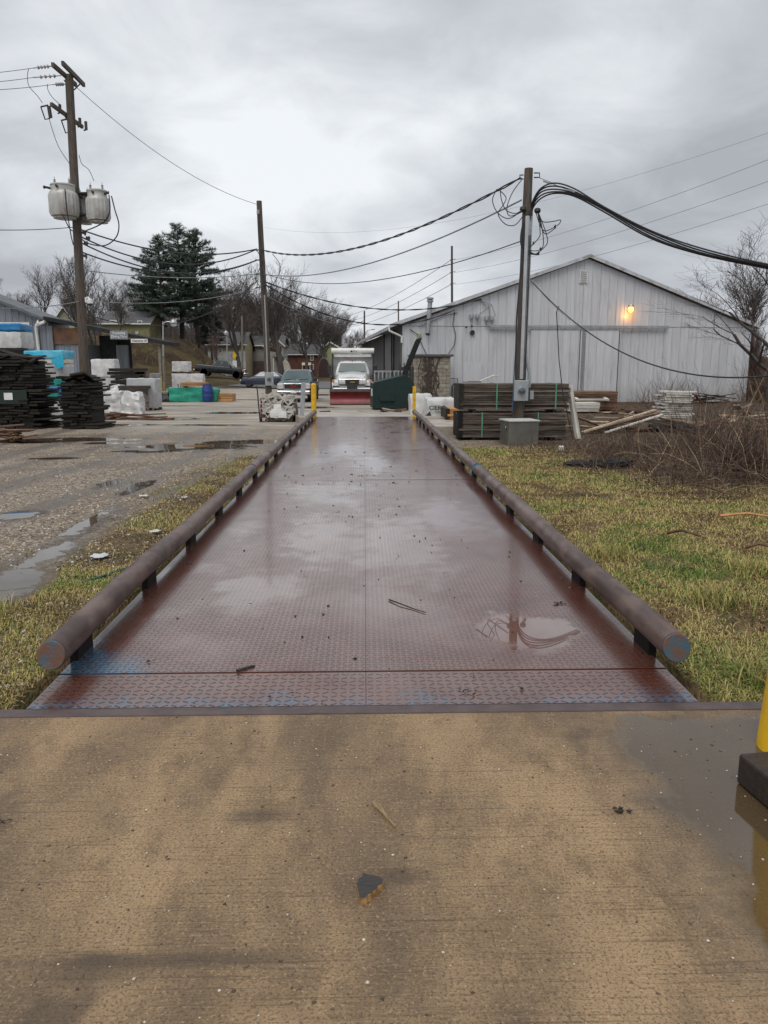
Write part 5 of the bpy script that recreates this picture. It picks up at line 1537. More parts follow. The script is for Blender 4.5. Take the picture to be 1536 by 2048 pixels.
def pickup(name, label, loc, rz, paint, text=None, cat='pickup truck'):
    o = thing(name, label, cat, loc, rz)
    b = MB()
    b.loft([ring8(y, w, a, c) for y, w, a, c in ((.10, .86, .62, 1.02), (.22, .96, .52, 1.14), (.5, .99, .48, 1.17), (1.45, 1.0, .45, 1.22), (2.0, 1.0, .42, 1.24), (3.75, 1.0, .42, 1.25), (5.7, 1.0, .48, 1.27), (5.8, .97, .55, 1.22))])
    b.build('body', paint, o, smooth=True)
    c = MB(); n = []
    for z, y0, y1, w in ((1.16, 1.38, 3.86, .95), (1.30, 1.46, 3.80, .94), (1.80, 2.05, 3.55, .78), (1.88, 2.2, 3.45, .70), (1.90, 2.4, 3.3, .5)):
        n.append([(-w, y0 + .12, z), (-w + .14, y0, z), (w - .14, y0, z), (w, y0 + .12, z), (w, y1 - .1, z), (w - .1, y1, z), (-w + .1, y1, z), (-w, y1 - .1, z)])
    c.loft(n); cab = c.build('cab', paint, o, smooth=True)
    g = MB().add([(-.80, 1.455, 1.30), (.80, 1.455, 1.30), (.65, 2.02, 1.79), (-.65, 2.02, 1.79), (-.80, 1.475, 1.29), (.80, 1.475, 1.29), (.65, 2.04, 1.78), (-.65, 2.04, 1.78)],
                 [(0, 1, 2, 3), (7, 6, 5, 4), (0, 4, 5, 1), (1, 5, 6, 2), (2, 6, 7, 3), (3, 7, 4, 0)])
    g.build('windshield', M['screen'], cab)
    for s in (-1, 1):
        for (ya, yb, yc, yd) in ((1.72, 2.68, 2.68, 2.18), (2.76, 3.62, 3.42, 2.76)):
            g = MB().add([(s * .955, ya, 1.29), (s * .955, yb, 1.29), (s * .80, yc, 1.78), (s * .80, yd, 1.78), (s * .93, ya, 1.29), (s * .93, yb, 1.29), (s * .775, yc, 1.78), (s * .775, yd, 1.78)],
                         [(0, 1, 2, 3), (7, 6, 5, 4), (0, 4, 5, 1), (1, 5, 6, 2), (2, 6, 7, 3), (3, 7, 4, 0)])
            g.build('side_window', M['glassd'], cab)
        MB().b2(*sorted((s * 1.02, s * 1.24)), 1.62, 1.72, 1.20, 1.42, .03).build('mirror', M['black'], o)
        MB().b2(*sorted((s * .60, s * .96)), .06, .2, .80, 1.10, .03).build('headlight', lampm, o)
        MB().b2(*sorted((s * .90, s * .99)), .10, .3, .82, 1.06, .02).build('turn_signal', amber, o)
        MB().b2(*sorted((s * .80, s * 1.0)), 5.78, 5.83, .85, 1.2, .02).build('tail_light', redl, o)
        MB().b2(*sorted((s * 1.0, s * 1.012)), 2.55, 2.75, 1.08, 1.12).build('door_handle', M['chrome'], o)
        for y in (.98, 4.7):
            wheel(o, (s * .87, y, .40), .40, .27)
            MB().lathe([(.50, -.05), (.50, .05), (.43, .05), (.43, -.05)], 24, (s * .965, y, .42), 'x').build('wheel_arch', M['black'], o)
        MB().tube([(s * (.15 if s > 0 else .7), 1.43, 1.315), (s * (.72 if s > 0 else .05), 1.46, 1.34)], .012, 4).build('wiper', M['black'], cab)
    gr = MB().b2(-.60, .60, .0, .14, .74, 1.12, .03).build('grille', M['chrome'], o)
    MB().b2(-.53, .53, -.02, -.001, .80, 1.06).build('grille_mesh', M['black'], gr)
    for z in (.85, .90, .95, 1.0): MB().b2(-.52, .52, -.028, -.021, z, z + .012).build('grille_bar', M['darkmetal'], gr)
    if text:
        obj('lettering', text_mesh(text, .20, pm('badge_red', (.45, .03, .03), None, 5, .3, .3, 0), .006, bold=.006), gr, (0, -.032, .86), (R(90), 0, 0))
    bp = MB().b2(-1.0, 1.0, -.10, .16, .46, .70, .06).build('front_bumper', M['chrome'], o)
    MB().b2(-.45, .45, -.115, -.101, .48, .56).build('air_dam', M['black'], bp)
    MB().b2(-.18, .18, -.13, -.116, .54, .66).build('license_plate', M['white'], bp)
    MB().b2(-1.0, 1.0, 5.8, 5.95, .5, .7, .04).build('rear_bumper', M['chrome'], o)
    MB().b2(-.82, .82, 3.95, 5.65, 1.22, 1.30).build('bed_cover', M['black'], o)
    return o
gp = gnd(587, 805)
pickup('pickup_truck', 'grey green pickup parked facing the scale beside the plain pole', (at(587, 770, gp.y).x, gp.y, gz(gp.x, gp.y)), R(-1.5), carpaint('pickup_green', (.10, .135, .14)), 'GMC')
bpx = at(445, 755, 92); by = 92.0
bt = pickup('pickup_truck', 'black pickup parked sideways on the grass verge of the street', (at(404, 745, by).x + 5.75, by, at(450, 757, by).z + .35), R(90 + 12), carpaint('pickup_black', (.012, .013, .014)))
bt.location = (at(491, 750, by).x, by + .2, at(491, 757, by).z - .05); bt.rotation_euler = (0, R(0), R(90)); bt.rotation_euler = Euler((R(4.5), 0, R(90)))
# sedan behind the meter pole
sy = 74.0
sd_ = thing('car', 'dark blue car passing on the street behind the meter pole', 'car', (at(576, 757, sy).x - 4.4, sy, gz(-11, sy) + .06), R(-90))
paint = carpaint('car_blue', (.02, .03, .06))
b = MB(); b.loft([ring8(y, w, a, c) for y, w, a, c in ((0, .72, .3, .62), (.15, .84, .24, .72), (1.2, .88, .22, .88), (3.4, .88, .22, .92), (4.35, .82, .3, .88), (4.45, .7, .4, .7))]); b.build('body', paint, sd_, smooth=True)
c = MB(); nn = []
for z, y0, y1, w in ((.86, .95, 4.1, .80), (1.0, 1.2, 3.95, .77), (1.38, 1.85, 3.3, .58), (1.43, 2.1, 3.1, .45)): nn.append([(-w, y0 + .1, z), (-w + .1, y0, z), (w - .1, y0, z), (w, y0 + .1, z), (w, y1 - .1, z), (w - .1, y1, z), (-w + .1, y1, z), (-w, y1 - .1, z)])
c.loft(nn); cbn = c.build('cabin', paint, sd_, smooth=True)
for s in (-1, 1):
    g = MB().add([(s * .80, 1.35, .98), (s * .80, 3.75, .98), (s * .61, 3.2, 1.35), (s * .61, 1.95, 1.35), (s * .77, 1.35, .98), (s * .77, 3.75, .98), (s * .58, 3.2, 1.35), (s * .58, 1.95, 1.35)], [(0, 1, 2, 3), (7, 6, 5, 4), (0, 4, 5, 1), (1, 5, 6, 2), (2, 6, 7, 3), (3, 7, 4, 0)])
    g.build('side_window', M['glassw'], cbn)
    for y in (.8, 3.6): wheel(sd_, (s * .76, y, .31), .31, .2)
    MB().b2(*sorted((s * .5, s * .8)), -.02, .1, .55, .68, .02).build('headlight', lampm, sd_)
# plow truck
pp = gnd(703, 810); pY = pp.y
pt = thing('plow_truck', 'white dump truck facing the scale with a red snow plow mounted', 'truck', (at(704, 770, pY).x, pY + .15, gz(0, pY)), R(0))
wp = carpaint('truck_white', (.74, .74, .73), .4)
h = MB(); h.loft([ring8(y, w, a, c, .12, .06) for y, w, a, c in ((.75, .70, .95, 1.46), (.9, .80, .85, 1.54), (1.5, .90, .8, 1.66), (2.05, .95, .8, 1.74))]); h.build('hood', wp, pt, smooth=True)
for s in (-1, 1):
    f = MB(); f.loft([[(s * a, y, z) for a, z in ((.72, .82), (1.12, .82), (1.14, t1 - .1), (1.04, t1), (.72, t1 + .05))] for y, t1 in ((.85, 1.18), (1.0, 1.30), (1.6, 1.36), (2.1, 1.30))]); f.build('fender', wp, pt, smooth=True)
    MB().b2(*sorted((s * .40, s * .76)), .66, .78, 1.12, 1.30, .02).build('headlight', lampm, pt)
    MB().b2(*sorted((s * 1.0, s * 1.12)), .80, .9, 1.22, 1.36, .02).build('turn_signal', amber, pt)
    MB().b2(*sorted((s * .72, s * 1.10)), .82, .9, .86, 1.02, .02).build('fog_panel', M['darkmetal'], pt)
    mr = MB().b2(*sorted((s * 1.20, s * 1.42)), 2.1, 2.22, 1.62, 2.16, .03).build('mirror', M['black'], pt)
    MB().tube([(s * 1.0, 2.1, 1.50), (s * 1.25, 2.14, 1.66)], .03, 6).build('mirror_arm', M['black'], mr)
    for y, r in ((1.55, .48), (5.2, .48)): wheel(pt, (s * .95, y, r), r, .3)
    wg = MB().add([(s * .98, 2.4, 1.72), (s * .98, 3.3, 1.72), (s * .84, 3.3, 2.24), (s * .84, 2.65, 2.24), (s * .95, 2.4, 1.72), (s * .95, 3.3, 1.72), (s * .81, 3.3, 2.24), (s * .81, 2.65, 2.24)], [(0, 1, 2, 3), (7, 6, 5, 4), (0, 4, 5, 1), (1, 5, 6, 2), (2, 6, 7, 3), (3, 7, 4, 0)])
    wg.build('side_window', M['glassd'], pt)
c = MB(); nn = []
for z, y0, y1, w in ((.7, 2.0, 3.6, 1.0), (1.68, 2.02, 3.6, .97), (1.76, 2.06, 3.6, .96), (2.28, 2.45, 3.55, .80), (2.37, 2.6, 3.5, .70), (2.40, 2.8, 3.3, .5)): nn.append([(-w, y0 + .15, z), (-w + .16, y0, z), (w - .16, y0, z), (w, y0 + .15, z), (w, y1 - .05, z), (w - .05, y1, z), (-w + .05, y1, z), (-w, y1 - .05, z)])
c.loft(nn); cabt = c.build('cab', wp, pt, smooth=True)
g = MB().add([(-.84, 2.045, 1.74), (.84, 2.045, 1.74), (.70, 2.43, 2.27), (-.70, 2.43, 2.27), (-.84, 2.07, 1.73), (.84, 2.07, 1.73), (.70, 2.455, 2.26), (-.70, 2.455, 2.26)], [(0, 1, 2, 3), (7, 6, 5, 4), (0, 4, 5, 1), (1, 5, 6, 2), (2, 6, 7, 3), (3, 7, 4, 0)])
g.build('windshield', M['screen'], cabt)
for s in (-1, 1): MB().tube([(s * .12, 2.03, 1.75), (s * .72, 2.06, 1.79)], .014, 4).build('wiper', M['black'], cabt)
for x in (-.55, -.15, 0, .15, .55): MB().box((x, 2.62, 2.39), (.09, .08, .05), None, .012).build('marker_light', amber if abs(x) > .1 else M['darkmetal'], cabt)
gr = MB().b2(-.78, .78, .68, .8, 1.02, 1.40, .03).build('grille', M['chrome'], pt)
MB().b2(-.38, .38, .655, .68, 1.06, 1.36).build('grille_mesh', M['black'], gr)
MB().b2(-.72, .72, .665, .68, 1.03, 1.10).build('lower_slot', M['black'], gr)
bo_ = MB(); bo_.prism([(-.14, 1.18), (.14, 1.18), (.11, 1.26), (-.11, 1.26)], .64, .654); bo_.build('badge', pm('badge_gold', (.45, .3, .08), None, 5, .3, .5, 0), gr)
bp = MB().b2(-1.08, 1.08, .52, .74, .66, .92, .05).build('front_bumper', wp, pt)
MB().b2(-1.04, 1.04, .50, .519, .78, .83).build('bumper_slot', M['black'], bp)
MB().b2(-.28, .28, .2, .5, .62, 1.10).build('plow_mount', M['darkmetal'], pt)
for s in (-1, 1): MB().cyl((s * .2, .3, .5), (s * .2, .25, 1.28), .035, .035, 8).build('plow_lift', M['darkmetal'], pt)
plm = pm('plow_red', (.20, .018, .020), (.13, .014, .015), 2, .4, .1, .08, dirt=(.08, .02, .02))
arcp = [(-.10 + .20 * math.sin(a * math.pi / 8), .06 + .66 * a / 8) for a in range(9)]
arcq = [(y + .05, z) for y, z in reversed(arcp)]
pl_o = MB().prismx(arcp + arcq, -1.22, 1.22).build('plow_blade', plm, pt, smooth=True)
MB().b2(-1.22, 1.22, -.02, .10, .0, .09).build('cutting_edge', M['darkmetal'], pl_o)
MB().b2(-1.24, 1.24, -.05, .17, .72, .86).build('snow_deflector', pm('rubber_grey', (.10, .10, .105), (.07, .07, .07), 4, .5), pl_o)
for x in (-.8, -.27, .27, .8): MB().prismx([(y + .06, z) for y, z in arcp] + [(.32, .72), (.32, .06)], x - .02, x + .02).build('rib', M['darkmetal'], pl_o)
bxm = pm('truck_box_grey', (.33, .335, .345), (.26, .265, .27), 3, .4, .3, .06)
bx_ = MB().b2(-1.22, 1.22, 3.75, 6.9, 1.0, 2.05).build('dump_box', bxm, pt)
MB().b2(-1.16, 1.16, 3.62, 3.74, 1.4, 2.78).build('headboard', bxm, bx_)
for s in (-1, 1): MB().b2(*sorted((s * 1.18, s * 1.24)), 3.5, 3.75, 1.0, 2.95).build('headboard_post', M['darkmetal'], bx_)
MB().b2(-1.10, 1.10, 3.45, 3.61, 2.62, 2.80, .03).build('tarp_housing', M['white'], bx_)
rl = MB().cyl((-1.25, 3.48, 2.98), (1.25, 3.48, 2.98), .16, .16, 20).build('tarp_roll', M['white'], bx_, smooth=True)
obj('lettering', text_mesh('Aero', .13, M['darkmetal'], .004), rl, (.12, 3.29, 2.94), (R(90), 0, 0))
obj('logo', MB().prism([(-.16, 2.90), (0, 2.90), (-.08, 3.04)], 3.305, 3.318).mesh('logo', M['darkmetal']), rl)
MB().b2(-1.0, 1.0, .9, 6.8, .5, .78).build('chassis', M['darkmetal'], pt)
MB().b2(-1.28, -1.22, 2.3, 3.6, .5, 1.5).build('side_step', pm('step_red', (.10, .02, .02), None, 4, .5), pt)

# ------------------------------------------------------------------ dumpster with its lid thrown back
dp = gnd(748, 820); dY = dp.y
M['dgreen'] = pm('dumpster_green', (.006, .022, .020), (.009, .027, .024), 3, .55, 0, .15, spec=.35, dirt=(.014, .02, .018))
dx = at(746, 800, dY).x; dW = at(829, 800, dY).x - dx
ds = thing('dumpster', 'dark green sloped dumpster with its black lid thrown open', 'dumpster', (dx, dY, gz(dx, dY)), R(4))
sz = mpp(dY)
prof = [(0, .08), (dW, .08), (dW, 1.22), (dW * .86, 1.55), (dW * .72, 1.62), (0, 1.28)]
body = MB().prism(prof, 0, 1.75).build('body', M['dgreen'], ds)
MB().b2(dW * .16, dW * .52, -.10, -.002, .42, .74).build('fork_pocket', M['dgreen'], ds)
MB().b2(-.03, dW + .03, -.05, -.002, .07, .16).build('base_rail', M['dgreen'], ds)
for x in (0.02, dW - .1): MB().b2(x, x + .08, -.03, -.002, .17, 1.15).build('rib', M['dgreen'], ds)
MB().b2(-.035, -.005, .25, .75, .65, 1.0).build('sticker', M['white'], ds)
MB().b2(-.03, .02, -.03, 1.78, 1.26, 1.33).build('rim', M['galv'], ds)
lidm = pm('lid_black', (.012, .012, .013), (.02, .02, .02), 4, .75, 0, .15, spec=.2)
ld = MB(); ln = 1.95; an = R(68)
for y0, y1 in ((.04, .86), (.90, 1.72)):
    l_ = MB()
    l_.box((0, (y0 + y1) / 2, ln / 2), (.05, y1 - y0, ln), None, .01)
    for k in range(5): l_.box((-.035, y0 + .09 + k * .16, ln / 2), (.03, .05, ln * .9))
    lo = l_.build('lid', lidm, ds); lo.location = (dW * .80, 0, 1.58); lo.rotation_euler = (0, R(22), 0)
# fence and rail behind the dumpster
fz = thing('slat_fence', 'dark upright board fence between the dumpster and the block hut', 'fence', (at(797, 780, 40.6).x, 40.6, gz(2, 40)))
slm = pm('dark_slat', (.05, .047, .045), (.03, .028, .027), 4, .8, 0, .4, .01, (5, 5, .5), rndv=.3)
slme = MB().box((0, 0, 1.02), (.12, .03, 2.05), None, .004).mesh('slat', slm)
fwid = at(826, 780, 40.6).x - at(797, 780, 40.6).x
x = 0
while x < fwid - .06:
    obj('slat', slme, fz, (x + .06, -.01 * rnd.random(), 0)); x += .135
for z in (.4, 1.6): MB().b2(0, fwid, .02, .08, z, z + .09).build('rail', slm, fz)
rl_ = thing('railing', 'galvanized pipe railing with flat pickets behind the dumpster', 'railing', (at(748, 780, 39.6).x, 39.6, gz(1, 39)))
rw = at(806, 780, 39.6).x - at(748, 780, 39.6).x
MB().b2(0, rw, -.03, .03, 1.78, 1.86).build('top_rail', M['galv'], rl_)
MB().b2(0, rw, -.02, .02, .85, .92).build('mid_rail', M['galv'], rl_)
for k in range(8): MB().b2(k * rw / 7.4, k * rw / 7.4 + .07, -.05, -.031, .0, 1.78).build('picket', M['galv'], rl_)
for k in (4, 6, 7): MB().b2(k * rw / 7.4 + .1, k * rw / 7.4 + .16, -.05, -.031, .0, 2.25).build('post', slm, rl_)

# ------------------------------------------------------------------ end bollards of the scale
lb = bollard((at(628, 832, 25.35).x, 25.38, -.03), 1.05, .085, 'yellow pipe bollard at the far end of the scale on the gravel side')
rbx = at(829, 832, 25.35).x
rb = thing('bollard', 'thin yellow angle iron post at the far end of the scale beside the wrapped packs', 'bollard', (rbx, 25.45, -.03))
m = MB(); m.b2(-.05, .05, -.004, .004, 0, 1.0); m.b2(-.054, -.046, .004, .10, 0, 1.0); m.build('post', M['yellow'], rb)
for z in (.25, .55, .8): MB().cyl((0, -.012, z), (0, -.004, z), .014, .014, 8).build('bolt', M['darkmetal'], rb)
cbk = MB().b2(0, 1.2, 0, 3.4, -.55, -.04, .02)
tag(cbk.build('kerb_block', M['ramp'], None, (1.75, 22.2, -.05)), 'weathered concrete kerb block beside the far end of the right hand rail'.replace('right hand', 'lawn side'), 'concrete block')

# ------------------------------------------------------------------ timber in stacks and scrap
def wood(name, c1, c2, rv=.25, dirt=None, rough=.75):
    return pm(name, c1, c2, 3.0, rough, 0, .45, .012, (.5, 5, 5), rndv=rv, dirt=dirt)
M['barn'] = wood('weathered_grey_wood', (.15, .122, .098), (.042, .027, .02), .5, (.06, .035, .022))
M['darkwood'] = pm('dark_wet_boards', (.010, .008, .0065), (.026, .019, .013), 5, .62, 0, .45, .012, (3, 3, 6), rndv=.6, dirt=(.006, .009, .008), spec=.3)
M['brownwood'] = wood('brown_boards', (.19, .10, .055), (.09, .045, .028), .35)
M['palewood'] = wood('pale_boards', (.46, .38, .27), (.28, .21, .14), .2)
M['orangewood'] = wood('fresh_orange_wood', (.50, .26, .10), (.34, .16, .06), .25)
M['whitewood'] = wood('white_painted_boards', (.60, .58, .53), (.46, .44, .40), .12, (.25, .22, .18))
M['strap'] = pm('green_strap', (.10, .33, .22), None, 3, .4)
def pack(label, p, ln, dp_, hh, nc, nd, mat, rz=0, straps=(), cap=None, jit=.02, name='lumber_pack'):
    o = thing(name, label, 'lumber', p, rz)
    bh, bd = hh / nc, dp_ / nd
    mes = [MB().box((0, 0, 0), (ln * f, bd * .97, bh * .88), None, .004).mesh('board', mat) for f in (1, .985, .97)]
    for c in range(nc):
        for d in range(nd):
            if 0 < c < nc - 1 and 0 < d < nd - 1: continue
            obj('board', rnd.choice(mes), o, (ln / 2 + rnd.gauss(0, jit), bd * (d + .5) + rnd.gauss(0, .014), bh * (c + .5)))
    for x in straps:
        m = MB(); m.b2(x, x + .035, -.02, -.008, 0, hh); m.b2(x, x + .035, -.02, dp_ + .01, hh + .004, hh + .012)
        m.build('strap', M['strap'], o)
    if cap:
        MB().b2(-.03, .10, -.015, dp_, .0, hh).build('end_boards', cap, o)
    for x in (ln * .12, ln * .85): MB().b2(x, x + .09, .02, dp_ - .02, -.075, -.004).build('bearer', M['darkwood'], o)
    return o
lp = gnd(925, 882); LY = lp.y + .15
LX0, LX1 = at(918, 850, LY).x, at(1134, 850, LY).x
gl = gz(LX0, LY) + .08
lh = mpp(LY) * 49
pack('lower pack of dark weathered boards with green straps behind the steel cabinet', (LX0, LY, gl), LX1 - LX0, 1.1, lh, 11, 5, M['barn'], 0, (.60, 2.1), M['darkwood'])
pack('upper pack of grey brown boards stacked on the lower pack behind the service pole', (LX0 + .01, LY + .02, gl + lh + .09), LX1 - LX0 + .05, 1.1, lh * 1.03, 12, 5, M['barn'], 0, (.97, 2.55), M['darkwood'])
def board1(label, a, b, w, th, mat, name='board', cat='board', roll=0.0):
    a, b = Vector(a), Vector(b); d = b - a
    m = MB().box((0, 0, 0), (d.length, w, th), None, min(.006, th * .3))
    o = m.build(name, mat, None, (a + b) / 2)
    e = d.to_track_quat('X', 'Z').to_euler(); o.rotation_euler = (e.x + roll, e.y, e.z)
    return tag(o, label, cat)
top = gl + lh * 2.05 + .1
board1('short offcut lying on top of the upper board pack', (LX0 + .25, LY + .3, top + .03), (LX0 + .6, LY + .25, top + .03), .12, .04, M['palewood'])
board1('pale bent trim strip propped on the upper board pack', (LX0 + .55, LY + .4, top + .02), (LX0 + 1.0, LY + .5, top + .20), .06, .03, M['whitewood'], 'trim_strip', 'trim')
board1('second pale trim strip lying across the upper board pack', (LX0 + .95, LY + .45, top + .16), (LX0 + 1.15, LY + .5, top + .19), .05, .03, M['whitewood'], 'trim_strip', 'trim')
op = gnd(903, 858)
pack('short pack of fresh orange boards at the end of the dark lumber', (at(893, 840, op.y).x, op.y, gz(op.x, op.y) + .07), mpp(op.y) * 26, 1.6, mpp(op.y) * 36, 7, 4, M['orangewood'], 0, (), M['darkwood'])
# steel cabinet in front of the pole
cbp = gnd(1045, 890); cw = mpp(cbp.y) * 63; ch = mpp(cbp.y) * 47
sst = pm('brushed_steel', (.30, .29, .26), (.22, .21, .19), 2, .34, .7, .05, dirt=(.2, .18, .15))
cab_ = thing('steel_cabinet', 'square brushed steel cabinet standing in the grass before the service pole', 'cabinet', (at(1047, 880, cbp.y).x, cbp.y, gz(cbp.x, cbp.y)), R(9))
MB().b2(-cw / 2, cw / 2, 0, .68, -.05, ch, .008).build('body', sst, cab_)
lidc = MB().add([(-cw / 2 - .02, -.03, ch + .004), (cw / 2 + .02, -.03, ch + .004), (cw / 2 + .02, .72, ch + .006), (-cw / 2 - .02, .72, ch + .006), (-cw / 2 - .02, -.03, ch + .03), (cw / 2 + .02, -.03, ch + .03), (cw / 2 + .02, .72, ch + .036), (-cw / 2 - .02, .72, ch + .036)], [(0, 3, 2, 1), (4, 5, 6, 7), (0, 1, 5, 4), (1, 2, 6, 5), (2, 3, 7, 6), (3, 0, 4, 7)])
lidc.build('lid', pm('lid_sky_sheen', (.66, .66, .64), (.58, .58, .56), 2, .3, .0, .03), cab_)  # sky reflection on the steel lid put into a pale non-metal colour
MB().lathe([(.035, -.012), (.045, 0), (.035, .012)], 14, (-cw / 2 - .02, .2, ch * .72), 'x').build('latch', M['chrome'], cab_, smooth=True)
# leaning post
lpb, = (gnd(1156, 880),)
tpp = at(1139, 771, lpb.y + .35)
board1('pale square post leaning against the dark lumber packs', lpb + Vector((0, 0, .02)), tpp, .13, .11, M['whitewood'], 'leaning_post', 'post')
# white wrapped packs
M['wrap'] = pm('white_wrap', (.66, .66, .65), (.52, .52, .52), 3, .35, 0, .5, .02, dirt=(.38, .37, .36))
M['wrapgrey'] = pm('grey_white_wrap', (.54, .545, .555), (.42, .425, .435), 3, .4, 0, .5, .02, dirt=(.32, .31, .30))
def wrapped(label, px, pyb, w_px, h_px, d, seed, mat='wrap', rz=0, amp=.035, taper=0.0, name='wrapped_pallet', cat='pallet', pallet=True, Y=None, zoff=0.0, group=None):
    g = gnd(px, pyb) if Y is None else at(px, 740, Y)
    y = g.y; s = mpp(y); z = gz(g.x, y) + zoff
    o = thing(name, label, cat, (g.x, y, z), rz, group)
    base = .10 if pallet else 0
    lumpy(w_px * s, d, h_px * s - base, amp, 11, seed, taper, .045).build('wrap', M[mat] if isinstance(mat, str) else mat, o, (0, d / 2, base), smooth=True)
    if pallet:
        m = MB()
        for x in (-.45, 0, .45): m.b2(x * w_px * s - .05, x * w_px * s + .05, .02, d - .02, 0, .07)
        m.b2(-w_px * s * .49, w_px * s * .49, .0, .1, .07, .095); m.b2(-w_px * s * .49, w_px * s * .49, d - .1, d, .07, .095)
        m.build('pallet', M['darkwood'], o)
    return o
wrapped('white wrapped lumber pack beside the thin yellow post', 842, 838, 44, 48, 1.3, 1)
ci = wrapped('white wrapped lumber pack lettered CIERIE beside the orange boards', 883, 848, 58, 50, 1.5, 2)
s_ = mpp(ci.location.y)
lt_ = MB()
obj('lettering', text_mesh('CIERIE', .21, M['black'], .003, bold=.005), ci, (-.16, -.10, .50), (R(90), 0, 0))
obj('lettering', text_mesh('CIERIE', .10, M['darkmetal'], .003), ci, (-.10, -.10, .38), (R(90), 0, 0))
MB().prism([(-.62, .25), (-.42, .45), (-.34, .2), (-.36, .02), (-.55, .0)], -.09, -.05).build('torn_opening', M['black'], ci)
# second lumber stack and frames behind the leaning post
q = gnd(1185, 826)
pack('low stack of brown boards in front of the warehouse doors', (at(1135, 800, q.y + 1).x, q.y + 1, gz(q.x, q.y) + .07), mpp(q.y) * 105, 1.4, mpp(q.y) * 38, 7, 4, M['brownwood'], R(2))
fo = thing('window_frame', 'white window frame lying on the stack of brown boards', 'frame', (at(1186, 800, q.y + .6).x, q.y + .6, at(0, 803, q.y + .6).z), R(3))
fwd = mpp(q.y) * 68
for a in ((-fwd / 2, fwd / 2, 0, .12), (-fwd / 2, fwd / 2, .78, .9)): MB().b2(a[0], a[1], a[2], a[3], 0, .07).build('rail', M['whitewood'], fo)
for x in (-fwd / 2, fwd / 2 - .14): MB().b2(x, x + .14, .122, .778, 0, .07).build('stile', M['whitewood'], fo)
fo.rotation_euler = (R(10), 0, R(3))
pack('thin pile of pale grey boards under the white window frame', (at(1140, 815, q.y - .3).x, q.y - .3, gz(q.x, q.y) + .07), mpp(q.y) * 60, 1.0, mpp(q.y) * 18, 3, 4, M['whitewood'], R(1))
def junk(name, label, px, py, L, W_, n, mat, seed, h=.5, spread=.5, cat='scrap wood', th=(.025, .05), wd=(.09, .2), dirs=None):
    """a heap of separate planks, each its own part"""
    r = random.Random(seed)
    g = gnd(px, py)
    o = thing(name, label, cat, g)
    mats = mat if isinstance(mat, list) else [mat]
    for i in range(n):
        l = L * r.uniform(.55, 1.05)
        m = MB().box((0, 0, 0), (l, r.uniform(*wd), r.uniform(*th)), None, .004)
        q = m.build('plank', r.choice(mats), o)
        q.location = (r.gauss(0, spread * .5), r.gauss(0, W_ * .4), .04 + h * (i / n) * r.uniform(.6, 1))
        a = r.gauss(0, .35) + (dirs if dirs is not None else 0)
        q.rotation_euler = (r.gauss(0, .12), r.gauss(0, .13), a)
    return o
bb = gnd(1355, 842)
wbp = thing('board_stack', 'loose stack of white painted boards in the scrap yard', 'board stack', bb, R(-4))
for c in range(15):
    for d in range(3):
        m = MB().box((0, 0, 0), (mpp(bb.y) * rnd.uniform(48, 68), .3, .055), None, .006)
        q = m.build('board', M['whitewood'], wbp); q.location = (rnd.gauss(0, .05) + (.05 if c > 10 else 0), .18 + d * .33 + rnd.gauss(0, .03), .05 + c * .072); q.rotation_euler = (0, rnd.gauss(0, .015), rnd.gauss(0, .05))
for i, (a, b) in enumerate((((1340, 808), (1358, 790)), ((1358, 812), (1390, 797)), ((1390, 790), (1405, 808)))):
    board1(('brown lath lying askew on the white board stack', 'short brown lath crossing the white board stack', 'brown lath sliding off the end of the white board stack')[i], at(*a, bb.y - .05), at(*b, bb.y + .5), .09, .03, M['brownwood'], 'lath', 'lath')
pk = gnd(1250, 868)
board_l = ('long pale plank lying aslant over the brush', 'long red brown plank beside the pale plank on the brush', 'thin light batten under the long planks on the brush', 'weathered plank crossing toward the white board stack', 'split pale board fallen behind the long planks')
for i, (a, b, mt, w) in enumerate((((1165, 866), (1310, 820), 'palewood', .16), ((1180, 868), (1316, 826), 'brownwood', .18), ((1210, 866), (1325, 829), 'whitewood', .08), ((1240, 826), (1388, 845), 'palewood', .14), ((1318, 836), (1400, 862), 'brownwood', .12))):
    y = pk.y + (0, .25, -.2, 2.2, .8)[i]
    A_, B_ = at(*a, y), at(*b, y + .9)
    zoff = gz(A_.x, y) + .06
    if A_.z < zoff: A_.z = zoff
    B_.z = max(B_.z, gz(B_.x, B_.y) + .08)
    board1(board_l[i], A_, B_, w, .045, M[mt], 'plank', 'plank')
junk('scrap_heap', 'tumbled heap of brown scrap planks at the end of the yard', 1512, 862, 1.5, .8, 26, [M['brownwood'], M['barn'], M['brownwood'], M['palewood']], 5, .75, 1.1, dirs=.3)
junk('scrap_heap', 'low heap of dark rotten boards against the warehouse foot', 1405, 806, 2.2, .8, 14, [M['barn'], M['darkwood']], 6, .6, 1.8)
junk('scrap_heap', 'small scatter of red brown boards by the white board stack', 1255, 828, 1.6, .5, 8, [M['brownwood'], M['palewood']], 9, .2, .8)
junk('scrap_heap', 'splintered bark and offcuts at the foot of the dumpster', 800, 829, 1.1, .35, 16, [M['brownwood'], M['palewood'], M['barn']], 12, .18, 1.1, wd=(.04, .10))
junk('offcut_block', 'rotten offcut block lying on the ramp beside the yellow pipe bollard', 652, 828, .5, .05, 2, M['barn'], 14, .12, .1, cat='offcut', wd=(.1, .16), th=(.08, .12))
junk('scrap_heap', 'brown planks spilled on the gravel before the white sacks', 255, 838, 2.4, .4, 9, M['brownwood'], 15, .18, 1.0, dirs=.05)
junk('scrap_heap', 'heap of red brown boards at the corner of the dark board pile', -2, 884, 1.7, .5, 12, M['brownwood'], 16, .42, .5, dirs=-.25)
